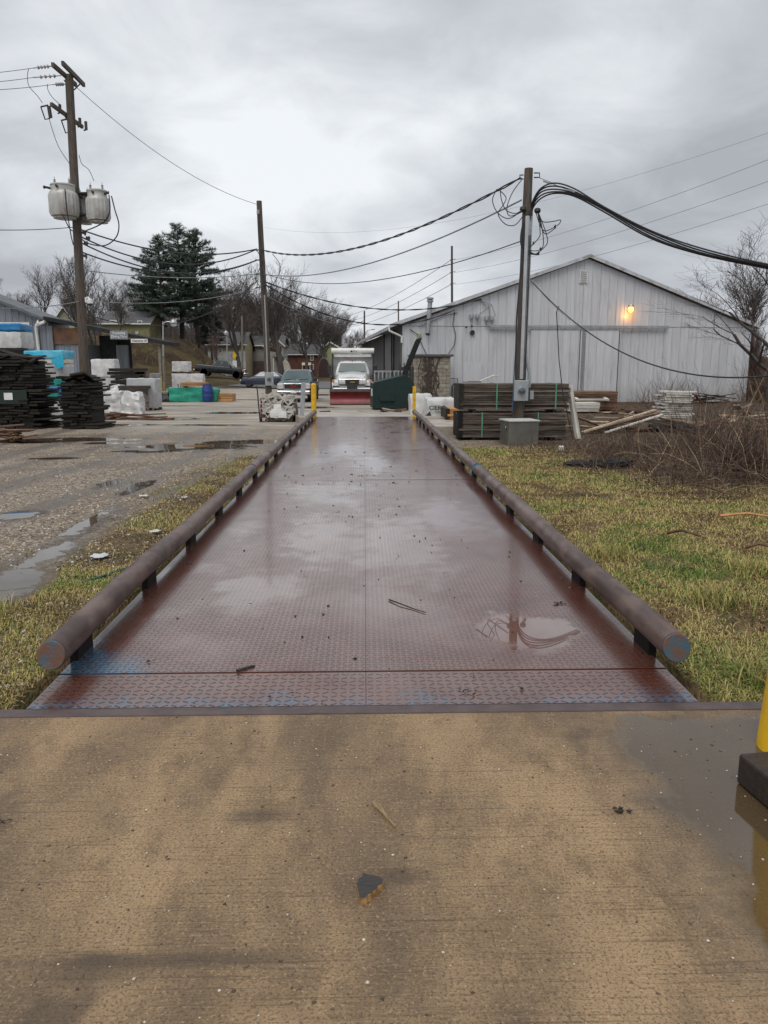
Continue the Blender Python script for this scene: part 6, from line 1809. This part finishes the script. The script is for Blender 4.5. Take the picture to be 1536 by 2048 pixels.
junk('scrap_heap', 'long heap of weathered laths and boards behind the leaning post', 1245, 862, 2.2, .5, 16, [M['palewood'], M['brownwood'], M['barn'], M['brownwood']], 25, .42, 1.5, dirs=.25, wd=(.05, .16))
junk('scrap_heap', 'splintered grey boards strewn between the tyres and the pavement', 1432, 858, 1.5, .6, 14, [M['barn'], M['brownwood'], M['palewood']], 26, .3, 1.2, wd=(.05, .15))
# tyres in the grass
tyr = pm('old_tyre', (.008, .008, .008), (.015, .014, .014), 6, .7, 0, .3, spec=.2)
def tyre(px, py, r, h, label, tilt=(0, 0, 0), sink=.05):
    g = gnd(px, py)
    o = thing('tyre', label, 'tyre', g + Vector((0, 0, 0)))
    m = MB().lathe([(r * .60, .02), (r * .86, 0), (r * .97, h * .12), (r, h * .3), (r, h * .7), (r * .97, h * .88), (r * .86, h), (r * .60, h - .02), (r * .55, h * .8), (r * .55, h * .2), (r * .60, .02)], 36)
    m.build('casing', tyr, o, smooth=True)
    for k in range(30):
        a = k * 2 * math.pi / 30
        MB().box((math.cos(a) * r, math.sin(a) * r, h / 2), (.03, .05, h * .8), (0, 0, a)).build('tread_lug', tyr, o)
    o.rotation_euler = tilt; o.location.z -= sink
    return o
tyre(1197, 932, .62, .20, 'large old black tyre lying flat in the grass at the edge of the brush', (R(-4), R(-3), 0), .09)
tyre(1345, 862, .72, .22, 'black tyre lying under the fallen boards in the brush', (R(7), 0, 0))
tyre(1385, 866, .62, .2, 'half buried black tyre against another tyre in the brush', (R(10), R(8), 0))
# litter
for i, (px, py, w, l) in enumerate(((287, 996, .16, 'flat white paper scrap on the gravel, the one nearest the puddle'), (369, 999, .10, 'tiny white scrap near the middle rail joint'), (312, 1068, .13, 'white crumpled wrapper on the muddy verge'), (200, 1118, .2, 'torn white sheet of paper on the muddy verge'), (1090, 1082, .16, 'white paper scrap caught under the lawn side rail'))):
    g = gnd(px, py); a = rnd.uniform(0, 3)
    m = MB(); n = 4; vs_ = []
    for jj in range(n + 1):
        for ii in range(n + 1): vs_.append(((ii / n - .5) * w * .7 * (1 + .3 * math.sin(jj)), (jj / n - .5) * w * .7, .035 + .018 * noise.noise((ii * .9 + i, jj * .9, i))))
    up = [(jj * (n + 1) + ii, jj * (n + 1) + ii + 1, (jj + 1) * (n + 1) + ii + 1, (jj + 1) * (n + 1) + ii) for jj in range(n) for ii in range(n)]
    m.add(vs_, up)
    tag(m.build('paper_scrap', M['wrapgrey'], None, g, a), l, 'litter')
tag(MB().tube([gnd(300 - k * 26, 1132 + k * 6 - 3 * math.sin(k)) + Vector((0, 0, .015)) for k in range(6)][::-1], .010, 5).build('plastic_strip', pm('teal_plastic', (.03, .12, .10), None, 4, .4)), 'thin teal plastic strip lying on the muddy verge', 'plastic strip')
tag(MB().b2(-.06, .06, -.04, .04, 0, .12, .02).build('plastic_cup', M['white'], None, gnd(1122, 902)), 'small white plastic cup standing in the brush by the leaning post', 'cup')

# ------------------------------------------------------------------ dark slab-wood piles on the left
def slabpile(label, px0, px1, pyb, pyt, d, seed, flare, label_tag=False):
    r = random.Random(seed)
    g = gnd((px0 + px1) / 2, pyb); s = mpp(g.y)
    o = thing('board_pile', label, 'board pile', g)
    w, hh = (px1 - px0) * s, (pyb - pyt) * s
    nc = int(hh / .092)
    mes = [MB().box((0, 0, 0), (bw, d * rnd.uniform(.94, 1.02), bt_), None, .008).mesh('board', M['darkwood']) for bw in (.22, .34, .48, .62) for bt_ in (.055, .075)]
    for c in range(nc):
        f = c / nc
        wl_ = w * (1 + flare * (1 - f)) * r.uniform(.95, 1.04)
        x = -wl_ / 2
        while x < wl_ / 2 - .22:
            k = r.randrange(len(mes)); bw = (.22, .34, .48, .62)[k // 2]
            q = obj('board', mes[k], o, (x + bw / 2, d / 2 + r.gauss(0, .06), .05 + c * .09))
            q.rotation_euler = (r.gauss(0, .01), r.gauss(0, .035), r.gauss(0, .06))
            x += bw * r.uniform(.9, 1.04)
    for k in range(10):
        bw = r.uniform(.3, .6); q = obj('board', r.choice(mes), o, (r.uniform(-.3, .25) * w, d / 2 + r.gauss(0, .2), .05 + nc * .09 + .05 + .05 * r.random()))
        q.rotation_euler = (r.gauss(0, .1), r.gauss(0, .2), r.uniform(0, 3))
    if label_tag:
        MB().b2(-.05, .22, -.11, -.10, hh * .42, hh * .52).build('paper_tag', M['white'], o)
        MB().b2(-w * .42, w * .42, -.09, -.04, hh * .36, hh * .56).build('green_panel', pm('dark_green_panel', (.008, .022, .018), None, 3, .5), o)
    MB().b2(-w * .46, w * .46, .1, d - .1, .02, hh - .05).build('core', M['darkwood'], o)
    return o
slabpile('big pile of dark split boards with a white paper tag', -28, 68, 858, 722, 1.5, 31, .34, True)
slabpile('ragged pile of dark split boards beside the tagged pile', 124, 186, 858, 764, 1.4, 32, .10)

# ------------------------------------------------------------------ wrapped goods on the left
M['bluewrap'] = pm('blue_plastic', (.02, .22, .50), (.015, .16, .38), 3, .3, 0, .4, .02)
M['cyanwrap'] = pm('turquoise_plastic', (.04, .46, .66), (.03, .36, .56), 3, .3, 0, .4, .02, dirt=(.2, .52, .66))
M['teal'] = pm('teal_wrap', (.02, .30, .24), (.015, .22, .18), 3, .35, 0, .4, .02)
M['cream'] = pm('cream_blocks', (.66, .62, .52), (.56, .52, .43), 3, .5, 0, .2)
def tower(label, px0, px1, Y, rows, d):
    """stack of wrapped blocks: rows of (py_top, py_bot, material, inset)"""
    g = at((px0 + px1) / 2, 740, Y); s = mpp(Y)
    o = thing('wrapped_stack', label, 'pallet stack', (g.x, Y, 0))
    w = (px1 - px0) * s
    zprev = None
    for i, (pt_, pb_, mt, ins) in enumerate(rows):
        z0, z1 = at(px0, pb_, Y).z, at(px0, pt_, Y).z
        if i == 0: z0 = gz(g.x, Y)
        q = lumpy(w * (1 - ins), d * (1 - ins), z1 - z0 - .01, .025, 6, i + px0 * .1).build('wrapped_block', M[mt], o, (ins * w * .3, d / 2, z0), smooth=True)
    return o
tower('tall stack of white blocks under a blue cap beside the shed', -40, 46, 31, ((788, 850, 'wrap', .06), (730, 787, 'wrap', .04), (712, 729, 'white', .1), (697, 711, 'darkwood', .02), (662, 696, 'wrap', .05), (646, 661, 'bluewrap', .04)), 1.3)
tower('white and teal stack partly wrapped in turquoise plastic', 50, 126, 29, ((800, 850, 'wrapgrey', .06), (783, 799, 'teal', .05), (772, 782, 'bluewrap', .05), (756, 771, 'teal', .08), (728, 755, 'wrapgrey', .08), (718, 727, 'cream', .06), (700, 717, 'cyanwrap', .0)), 1.2)
bl = thing('plastic_drape', 'turquoise plastic sheet hanging off the corner of the stack', 'plastic sheet', (at(120, 740, 28.9).x, 28.9, 0))
MB().prism([(-.30, at(0, 722, 28.9).z), (.14, at(0, 705, 28.9).z), (.16, at(0, 733, 28.9).z), (-.06, at(0, 738, 28.9).z)], -.03, .02).build('sheet', M['cyanwrap'], bl)
MB().prism([(-.12, at(0, 770, 28.9).z), (.08, at(0, 770, 28.9).z), (.05, at(0, 815, 28.9).z), (-.08, at(0, 812, 28.9).z)], -.03, .02).build('tail', M['bluewrap'], bl)
tower('cream coloured column of blocks beside the turquoise wrapped stack', 112, 130, 29.9, ((765, 850, 'cream', .0), (725, 764, 'cream', .02)), .8)
wrapped('white wrapped pallet topped with loose plastic behind the ragged board pile', 207, 803, 56, 46, 1.3, 41, 'wrapgrey')
wrapped('smaller white wrapped load stacked up behind the ragged board pile', 206, 803, 46, 34, 1.0, 42, 'wrap', pallet=False, zoff=mpp(gnd(207, 803).y) * 46 + .05, name='wrapped_load', cat='load', Y=gnd(207, 803).y + .1)
wrapped('tall grey white wrapped pallet behind the old wooden bench', 284, 821, 56, 62, 1.2, 43, 'wrapgrey')
for i, (px, py, w, h) in enumerate(((225, 829, 40, 44), (262, 832, 40, 46), (232, 812, 28, 40))):
    wrapped(('bulging white plastic sack of scraps beside the ragged board pile', 'white plastic sack with a twisted top before the old wooden bench', 'small white sack squeezed between the board pile and the bench')[i], px, py, w, h, .9, 50 + i, 'wrap', amp=.10, taper=.28, name='plastic_sack', cat='sack', pallet=False)
bn = thing('wooden_bench', 'old grey wooden bench standing among the white sacks', 'bench', gnd(270, 822), R(3))
bs = mpp(gnd(270, 822).y)
MB().b2(-30 * bs, 28 * bs, 0, .7, 44 * bs, 49 * bs).build('top', M['barn'], bn)
MB().b2(-29 * bs, 27 * bs, .0, .06, 34 * bs, 43.8 * bs).build('apron_board', M['barn'], bn)
for x in (-28, 22):
    for y in (.02, .6): MB().b2(x * bs, (x + 5) * bs, y, y + .08, 0, 43.8 * bs).build('leg', M['barn'], bn)
dl = gnd(252, 795)
pack('dark stack of long timbers under the shed canopy', (at(219, 780, 46).x, 46, gz(-15, 46) + .1), mpp(46) * 66, 1.6, mpp(46) * 40, 6, 4, M['darkwood'], 0, jit=.2)
pack('smaller dark stack of timbers on top under the shed canopy', (at(222, 780, 46).x, 46.2, gz(-15, 46) + .2 + mpp(46) * 40), mpp(46) * 56, 1.4, mpp(46) * 20, 3, 4, M['darkwood'], 0, jit=.15)
gy_ = gnd(361, 786).y
wrapped('lower white wrapped crate beneath another white crate', 361, 786, 32, 38, 1.1, 61, 'wrap')
wrapped('upper white wrapped crate standing on another white crate', 361, 786, 33, 22, 1.0, 62, 'wrap', Y=gy_, zoff=mpp(gy_) * 38 + .03)
wrapped('single white wrapped crate beside the two stacked white crates', 391, 786, 31, 37, 1.0, 63, 'wrap')
wrapped('grey wrapped block on a rough stack near the canopy post', 311, 788, 20, 40, .9, 64, 'wrapgrey')
gb = gnd(385, 804)
gts = mpp(gb.y)
gt = thing('green_tarp_load', 'long load under a bright green tarp on the gravel', 'tarp load', (gb.x, gb.y, gz(gb.x, gb.y)))
M['tarp'] = pm('green_tarp', (.02, .33, .22), (.012, .22, .15), 2.5, .4, 0, .6, .03)
lumpy(96 * gts, .9, 27 * gts, .09, 9, 71).build('tarp', M['tarp'], gt, (0, .45, 0), smooth=True)
pack('tray of short orange brown boards lying on the green tarp', (at(360, 770, gb.y).x, gb.y + .15, gz(gb.x, gb.y) + 27 * gts + .10), 50 * gts, .8, 8 * gts, 2, 4, M['orangewood'])
br_ = gnd(416, 804); brs = mpp(br_.y)
brl = thing('barrel', 'blue plastic barrel standing in front of the green tarp', 'barrel', br_)
r_ = 10.5 * brs; hb = 33 * brs
M['barrel'] = pm('blue_barrel', (.015, .045, .20), (.012, .035, .15), 3, .35, 0, .05)
MB().lathe([(r_ * .90, 0), (r_ * .97, hb * .06), (r_, hb * .2), (r_, hb * .33), (r_ * 1.03, hb * .35), (r_, hb * .37), (r_, hb * .62), (r_ * 1.03, hb * .64), (r_, hb * .66), (r_ * .97, hb * .82), (r_ * .84, hb * .93), (r_ * .80, hb)], 26).build('body', M['barrel'], brl, smooth=True)
MB().lathe([(r_ * .83, hb), (r_ * .83, hb + .04), (r_ * .74, hb + .04), (r_ * .74, hb + .01)], 26).build('rim', M['barrel'], brl, smooth=True)
for x in (-.3, .3): MB().cyl((x * r_, 0, hb), (x * r_, 0, hb + .05), .05, .05, 10).build('bung', M['black'], brl)
crt = gnd(446, 803); cs = mpp(crt.y)
co = thing('wooden_crate', 'shallow brown wooden crate beside the blue barrel', 'crate', crt, R(-3))
for z in range(3): MB().b2(-19 * cs, 19 * cs, 0, .05, .02 + z * 5 * cs, .02 + z * 5 * cs + 4.4 * cs).build('plank', M['orangewood'], co)
for x in (-19, 17.5): MB().b2(x * cs, (x + 1.5) * cs, .052, .9, .02, 15 * cs).build('end_board', M['orangewood'], co)
MB().b2(-19 * cs, 19 * cs, .9, .95, .02, 15 * cs).build('back_board', M['orangewood'], co)
lumpy(35 * cs, .8, 10 * cs, .04, 5, 81).build('contents', M['brownwood'], co, (0, .47, .05), smooth=True)
wrapped('black plastic bag lying at the foot of the canopy post', 327, 804, 26, 15, .7, 82, 'black', amp=.1, taper=.2, name='plastic_bag', cat='bag', pallet=False)
junk('scrap_heap', 'jagged upright broken slats standing behind the green tarp', 372, 790, .9, .3, 8, M['barn'], 83, .3, 1.0, wd=(.1, .2))
for c in bpy.data.objects:
    if c.name.startswith('scrap_heap') and 'upright' in c.get('label', ''):
        for k, q in enumerate(c.children): q.rotation_euler = (0, R(80 + 4 * k % 17), 0); q.location = (-.5 + k * .16, 0, .45)
sx_ = gnd(312, 790)
pack('rough stack of pale stone slabs beside the canopy post', (at(302, 780, 47).x, 47, gz(-14, 47)), mpp(47) * 34, 1.0, mpp(47) * 20, 4, 3, pm('stone_slab', (.30, .28, .23), (.2, .18, .15), 4, .8, 0, .4, rndv=.2), jit=.1)
# ------------------------------------------------------------------ bale of white pipe by the scale
pb = gnd(556, 845); ps_ = mpp(pb.y)
bale = thing('pipe_bale', 'bale of crushed white plastic pipe and strapping beside the scale rail', 'bale', (at(556, 820, pb.y).x, pb.y + .1, gz(pb.x, pb.y)), R(-4))
M['pvc'] = pm('dirty_pvc', (.50, .48, .44), (.36, .34, .30), 4, .4, 0, .2, dirt=(.20, .17, .13))
core = lumpy(58 * ps_, .95, 50 * ps_, .10, 7, 91, .05).build('core', pm('bale_core', (.14, .12, .10), (.07, .06, .05), 5, .7, 0, .5), bale, (0, .55, 0), smooth=True)
rb_ = random.Random(5)
for k in range(34):
    x, z = rb_.uniform(-30, 30) * ps_, rb_.uniform(3, 50) * ps_
    rr = rb_.uniform(.06, .13); a, b_ = rb_.gauss(0, .45), rb_.gauss(0, .35)
    d = Vector((math.sin(a), -1, math.sin(b_))).normalized()
    p0 = Vector((x, .18, z)); p1 = p0 + d * rb_.uniform(.14, .26)
    m = MB().cyl(p0, p1, rr, rr, 14, False); m.cyl(p1, p0 + d * .01, rr * .85, rr * .85, 14, False)
    u = d.orthogonal().normalized(); v = d.cross(u)
    m.add([p1 + (u * math.cos(t_ * math.pi / 7) + v * math.sin(t_ * math.pi / 7)) * r2 for r2 in (rr, rr * .85) for t_ in range(14)], [(t_, (t_ + 1) % 14, 14 + (t_ + 1) % 14, 14 + t_) for t_ in range(14)])
    m.build('pipe', M['pvc'], bale, smooth=True)
for k in range(16):
    z = rb_.uniform(4, 50) * ps_; x0, x1 = -31 * ps_, 31 * ps_
    pts = [(x0 + (x1 - x0) * i / 6, -.03 - .05 * rb_.random(), max(.03, z + rb_.gauss(0, .12))) for i in range(7)]
    m = MB()
    for i in range(6):
        a, b_ = Vector(pts[i]), Vector(pts[i + 1]); m.add([a, b_, b_ + Vector((0, .01, .07)), a + Vector((0, .01, .07)), a + Vector((0, .02, 0)), b_ + Vector((0, .02, 0)), b_ + Vector((0, .03, .07)), a + Vector((0, .03, .07))], [(0, 1, 2, 3), (7, 6, 5, 4), (3, 2, 6, 7), (0, 4, 5, 1)])
    m.build('strip', M['pvc'], bale)
for k in range(7):
    q = Vector((rb_.uniform(-12, 12) * ps_, -.02, rb_.uniform(6, 24) * ps_))
    lumpy(.28, .2, .26, .03, 3, k).build('block', M['white'], bale, q, smooth=True)
# red hand truck behind the bale, grey leaning board
ht = thing('hand_truck', 'red hand truck leaning beside the pipe bale', 'hand truck', (at(522, 830, pb.y + .3).x, pb.y + .3, gz(pb.x, pb.y)))
MB().tube([(-.05, 0, .12), (-.12, .1, 1.15), (-.16, .14, 1.3)], .025, 6).build('handle', M['darkmetal'], ht)
MB().b2(-.02, .14, .0, .25, .15, .85).build('frame', M['redpaint'], ht)
wheel(ht, (-.02, .1, .14), .14, .08); 
MB().b2(-.05, .3, -.2, .2, .0, .03).build('toe_plate', M['darkmetal'], ht)
gb0 = gnd(602, 845); board1('grey painted board standing upright beside the scale rail', Vector((at(603, 840, gb0.y).x, gb0.y, gz(gb0.x, gb0.y))), at(607, 766, gb0.y), .16, .05, M['greymetal'], 'upright_board', 'board', R(90))
# ------------------------------------------------------------------ trees
M['bark'] = pm('tree_bark', (.085, .072, .062), (.05, .042, .037), 3, .85, 0, .5, .03, (2, 2, .5))
M['twigs'] = pm('bare_twigs', (.115, .094, .084), (.075, .061, .055), .6, .85, 0, 0)
M['redtwigs'] = pm('reddish_twigs', (.15, .10, .086), (.10, .067, .058), .6, .85, 0, 0)
def tree_meshes(seed, H, trunkL, r0, lev, ang=.75, rmin=.014, droop=0.0, nchild=4, lean=0.0, ratio=.62):
    r = random.Random(seed)
    segs = ([], [])
    def grow(p, d, L, rad, lv):
        n = 4 if lv < 2 else 3
        pts = [(p.copy(), rad)]
        for i in range(n):
            d = (d + Vector((r.gauss(0, .10 + .04 * lv), r.gauss(0, .10 + .04 * lv), .11 - droop * lv * .05))).normalized()
            p = p + d * (L / n)
            rr = max(rmin * .6, rad * (1 - .45 * (i + 1) / n))
            pts.append((p.copy(), rr))
            if lv < lev and (lv > 0 or i >= 1):
                k = nchild // 2 if i < n - 1 else nchild // 2 + 1
                for _ in range(max(1, k if r.random() < .75 else k - 1)):
                    a = r.uniform(.45, 1.1) * ang; az = r.uniform(0, 6.283)
                    u = d.orthogonal().normalized(); v = d.cross(u)
                    nd = (d * math.cos(a) + (u * math.cos(az) + v * math.sin(az)) * math.sin(a)).normalized()
                    grow(p.copy(), nd, L * ratio * r.uniform(.7, 1.15), max(rmin, rr * r.uniform(.45, .68)), lv + 1)
        segs[0 if lv <= 1 else 1].append((pts, 6 if lv == 0 else (4 if lv == 1 else 3)))
    grow(Vector((0, 0, -.2)), Vector((lean, 0, 1)).normalized(), trunkL, r0, 0)
    zmax = max(q[0].z for s in segs for b in s for q in b[0])
    k = H / zmax
    out = []
    for s in segs:
        m = MB()
        for pts, n in s:
            vs, fs = [], []
            for i, (p, rr) in enumerate(pts):
                d = (pts[min(i + 1, len(pts) - 1)][0] - pts[max(i - 1, 0)][0]).normalized()
                u = d.orthogonal().normalized(); v = d.cross(u)
                for a in range(n):
                    t_ = a * 6.2832 / n
                    vs.append((p * k + (u * math.cos(t_) + v * math.sin(t_)) * rr))
            for i in range(len(pts) - 1):
                for a in range(n):
                    b = (a + 1) % n
                    fs.append((i * n + a, i * n + b, (i + 1) * n + b, (i + 1) * n + a))
            m.add(vs, fs)
        out.append(m)
    return out
def quick(m, name, mat):
    me = bpy.data.meshes.new(name); me.from_pydata(m.v, [], m.f); me.materials.append(mat)
    me.polygons.foreach_set('use_smooth', [True] * len(m.f)); return me
VAR = []
for i, (H, tl, r0, lev, an, nc, ra) in enumerate(((10, 4.2, .24, 4, .62, 4, .62), (10, 3.6, .22, 4, .78, 4, .62), (10, 4.8, .18, 4, .52, 4, .58), (10, 3.2, .18, 4, .66, 4, .64))):
    a, b = tree_meshes(100 + i, H, tl, r0, lev, an, .010, 0, nc, ratio=ra)
    VAR.append((quick(a, 'trunk', M['bark']), quick(b, 'crown', M['redtwigs'] if i == 3 else M['twigs'])))
def tree(label, px, Y, py_top, var, width=1.0, z=None, group=None, rz=None, name='bare_tree'):
    b = at(px, 740, Y); b.z = gz(b.x, Y) if z is None else z
    H = at(px, py_top, Y).z - b.z
    o = thing(name, label, 'tree', b, rnd.uniform(0, 6) if rz is None else rz, group)
    k = H / 10
    o.scale = (k * width, k * width, k)
    obj('trunk', VAR[var][0], o); obj('crown', VAR[var][1], o)
    return o
tree('dense leafless tree behind the shed roof beside the tall transformer pole', 205, 84, 497, 2, 1.1)
tree('spreading leafless tree with dark crooked limbs on the hill behind the shed', 98, 104, 518, 1, .9)
tree('wide leafless tree between the pines and the plain utility pole', 478, 118, 512, 1, 1.0)
tree('tall leafless tree right behind the plain utility pole', 563, 120, 505, 0, 1.2)
tree('round crowned leafless tree standing over the red brick house', 612, 142, 575, 1, 1.15)
tree('leafless tree standing over the pale green house', 655, 158, 596, 0, 1.2)
tree('small reddish leafless tree beyond the plow truck', 708, 190, 652, 3, 1.3)
tree('slim leafless tree by the tan house with a forked trunk', 440, 108, 660, 3, .8)
far = 'bare tree in the woodland on the far hillside'
for i, (px, Y, py) in enumerate(((20, 150, 570), (60, 160, 578), (-15, 140, 540), (130, 165, 575), (160, 150, 560), (235, 150, 548), (262, 170, 560), (290, 150, 575), (318, 190, 570), (445, 185, 560), (470, 200, 585), (505, 190, 572), (530, 175, 560), (545, 210, 575), (580, 195, 566), (600, 215, 590), (630, 200, 600), (646, 220, 612), (672, 230, 622), (690, 240, 632), (722, 250, 655), (430, 160, 600), (395, 200, 600), (350, 210, 610), (275, 130, 600), (245, 112, 590), (585, 170, 610), (520, 160, 590), (495, 150, 600), (660, 190, 615))):
    tree(far, px, Y, py, i % 4, 1.25, group='woodland on the far hillside')
a_, b_ = tree_meshes(140, 10, 3.4, .15, 5, .72, .0045, 0, 3, ratio=.66)
VAR.append((quick(a_, 'trunk', M['bark']), quick(b_, 'crown', M['twigs'])))
tree('big spreading bare tree beside the far corner of the warehouse', 1546, 36, 395, 4, 2.0, rz=2.2)
tree('bare tree leaning over the warehouse eave from behind', 1500, 62, 470, 0, 1.0)
tree('twiggy bare tree behind the warehouse roof slope', 1395, 95, 575, 3, .9)
tree('low tangled reddish tree filling the gap beside the warehouse', 1522, 48, 640, 3, .9)
tree('reddish thicket tree standing just past the warehouse corner', 1505, 53, 660, 3, 1.1)
def pine_meshes(seed, H):
    r = random.Random(seed); tr, cr = MB(), MB()
    tr.loft([[(math.cos(a) * rr, math.sin(a) * rr, z) for a in (0, 1.05, 2.1, 3.14, 4.19, 5.24)] for z, rr in ((-.5, .38), (H * .4, .28), (H * .8, .13), (H, .03))])
    z = H * .22
    while z < H * .985:
        f = (z - H * .22) / (H * .78)
        prof = (.55 + .55 * math.sin(min(1, f * 1.7) * 1.9)) * (1 - f ** 1.7) + .10
        for k in range(6):
            if r.random() < .2: continue
            L = 6.0 * prof * r.uniform(.55, 1.25)
            a = r.uniform(0, 6.28); up = .05 + .45 * f + r.gauss(0, .1)
            d = Vector((math.cos(a), math.sin(a), up)).normalized()
            p0 = Vector((0, 0, z)); p1 = p0 + d * L + Vector((0, 0, -.06 * L))
            tr.cyl(p0, p1, .05 + .03 * (1 - f), .015, 3, False)
            n = max(3, int(L * 4.2))
            for j in range(n):
                t_ = .28 + .74 * (j + r.random()) / n
                c = p0.lerp(p1, t_) + Vector((r.gauss(0, .16), r.gauss(0, .16), r.gauss(0, .10)))
                s = r.uniform(.40, .68)
                for q in range(13):
                    e = Vector((r.gauss(0, 1), r.gauss(0, 1), r.gauss(.35, .7))).normalized() * s
                    w = e.orthogonal().normalized() * s * .075
                    cr.add([c - w, c + w, c + e], [(0, 1, 2)])
        z += r.uniform(.38, .62)
    return quick(tr, 'trunk', M['bark']), quick(cr, 'crown', M['needles'])
M['needles'] = pm('pine_needles', (.032, .052, .034), (.05, .074, .048), .8, .7, 0, 0)
PV = [pine_meshes(7, 20), pine_meshes(8, 20), pine_meshes(9, 20)]
for i, (px, Y, py, v, w, lab) in enumerate(((330, 122, 470, 0, 1.05, 'tall dark pine with ragged branches, the shorter of the pair behind the canopy lamp'), (368, 126, 446, 1, 1.1, 'tallest dark pine of the group on the hill'), (398, 124, 458, 2, 1.05, 'dark pine growing beside the tallest pine'), (308, 130, 530, 1, .9, 'lower sparse pine at the shed side of the pine group'), (425, 132, 560, 0, .8, 'low pine at the street side of the pine group'))):
    b = at(px, 740, Y); b.z = gz(b.x, Y)
    k = (at(px, py, Y).z - b.z) / 20
    o = thing('pine_tree', lab, 'tree', b, i * 1.3); o.scale = (k * w, k * w, k)
    obj('trunk', PV[v][0], o); obj('crown', PV[v][1], o)
# hill brush and shrubs
def f_hb(r):
    y = r.uniform(70, 118); x = r.uniform(-44, -11)
    if gz(x, y) < .5 or noise.noise((x * .15, y * .15, 3)) < -.1: return None
    return (x, y, r.uniform(.5, 1.6), .02, r.uniform(.2, 1.6), min(1, max(0, r.gauss(.45, .25))))
stems('hillside_brush', 11000, f_hb, 'brown scrub covering the bank behind the shed canopy', 'scrub', 61)
def f_sw(r):
    y = r.uniform(40, 62); x = r.uniform(22.6, 32)
    return (x, y, r.uniform(.8, 3.4), .016, r.uniform(.05, .8), min(1, max(0, r.gauss(.4, .25))))
stems('thicket', 5200, f_sw, 'brown thicket of stems beside the far corner of the warehouse', 'thicket', 62)
def clump(label, px, py, rad, hgt, n, seed):
    g = gnd(px, py); r0 = random.Random(seed)
    def fn(r):
        a, q = r.uniform(0, 6.3), rad * math.sqrt(r.random())
        return (g.x + math.cos(a) * q, g.y + math.sin(a) * q * .7, hgt * r.uniform(.5, 1.25), r.uniform(.003, .009), r.uniform(.15, 1.3), min(1, max(0, r.gauss(.2, .22))))
    o = stems('dead_shrub', n, fn, label, 'shrub', seed, kind=None)
    return o
clump('dark dead shrub clump beside the worn pavement', 1492, 955, .45, 1.05, 620, 71)
clump('small dead shrub rising from the brush near the tyres', 1418, 918, .34, .9, 380, 72)
clump('short dead shrub in front of the long planks', 1300, 905, .5, .5, 260, 73)
for i, (a, b, lab) in enumerate((((1440, 1040), (1560, 1052), 'bare reddish branch fallen at the lawn edge'), ((1490, 1105), (1560, 1118), 'short fallen branch lying across the grass'), ((1380, 975), (1450, 1000), 'pale dry branch lying on the brush'), ((1335, 1075), (1400, 1090), 'thin curved stick lying in the lawn'))):
    p0, p1 = gnd(*a), gnd(*b)
    p0.z += .05; p1.z += .09
    mid = p0.lerp(p1, .5) + Vector((0, .06, .03))
    tag(MB().tube([p0, mid, p1], .02, 6, .010).build('fallen_branch', M['orangewood'] if i == 0 else M['brownwood']), lab, 'branch')

tg = gnd(1205, 935)
def f_ty(r):
    x, y = tg.x + r.gauss(.35, .7), tg.y + r.gauss(.15, .45)
    return (x, y, r.uniform(.3, .75), r.uniform(.002, .005), r.uniform(1.2, 3), min(1, max(0, r.gauss(.5, .25))))
stems('brush_over_tyre', 1300, f_ty, 'dry stalks fallen over the flat tyre at the edge of the lawn', 'stalks', 77)

for px, hh_, n_, sd_n, lab in ((1302, 1.3, 14, 81, 'few thin saplings at the warehouse foot nearest the brown boards'), (1340, 1.7, 22, 82, 'taller thin saplings at the warehouse foot behind the white board stack'), (1372, 1.4, 16, 83, 'thin bare saplings by the dark rotten boards at the warehouse foot')):
    g0 = at(px, 800, 43.6)
    def fn(r, g0=g0, hh_=hh_):
        return (g0.x + r.gauss(0, .45), 43.6 + r.gauss(0, .3), hh_ * r.uniform(.5, 1.2), r.uniform(.008, .016), r.uniform(.05, .45), min(1, max(0, r.gauss(.35, .2))))
    stems('sapling_clump', n_ * 3, fn, lab, 'saplings', sd_n, kind=None)

def f_wd(r):
    y = r.uniform(165, 235); px = r.uniform(150, 700)
    x = ((px - 768) / 1540 + .025) * y
    return (x, y, r.uniform(4.5, 11) * (1 - .45 * ss(520, 700, px)), r.uniform(.03, .09), r.uniform(.03, .28), min(1, max(0, r.gauss(.35, .25))))
stems('far_woods', 5200, f_wd, 'dense leafless woodland filling the hillside behind the houses', 'woodland', 91, mat=tone_mat('far_wood_stems', [(0, (.055, .045, .042)), (.5, (.10, .083, .076)), (1, (.16, .135, .122))], .8))
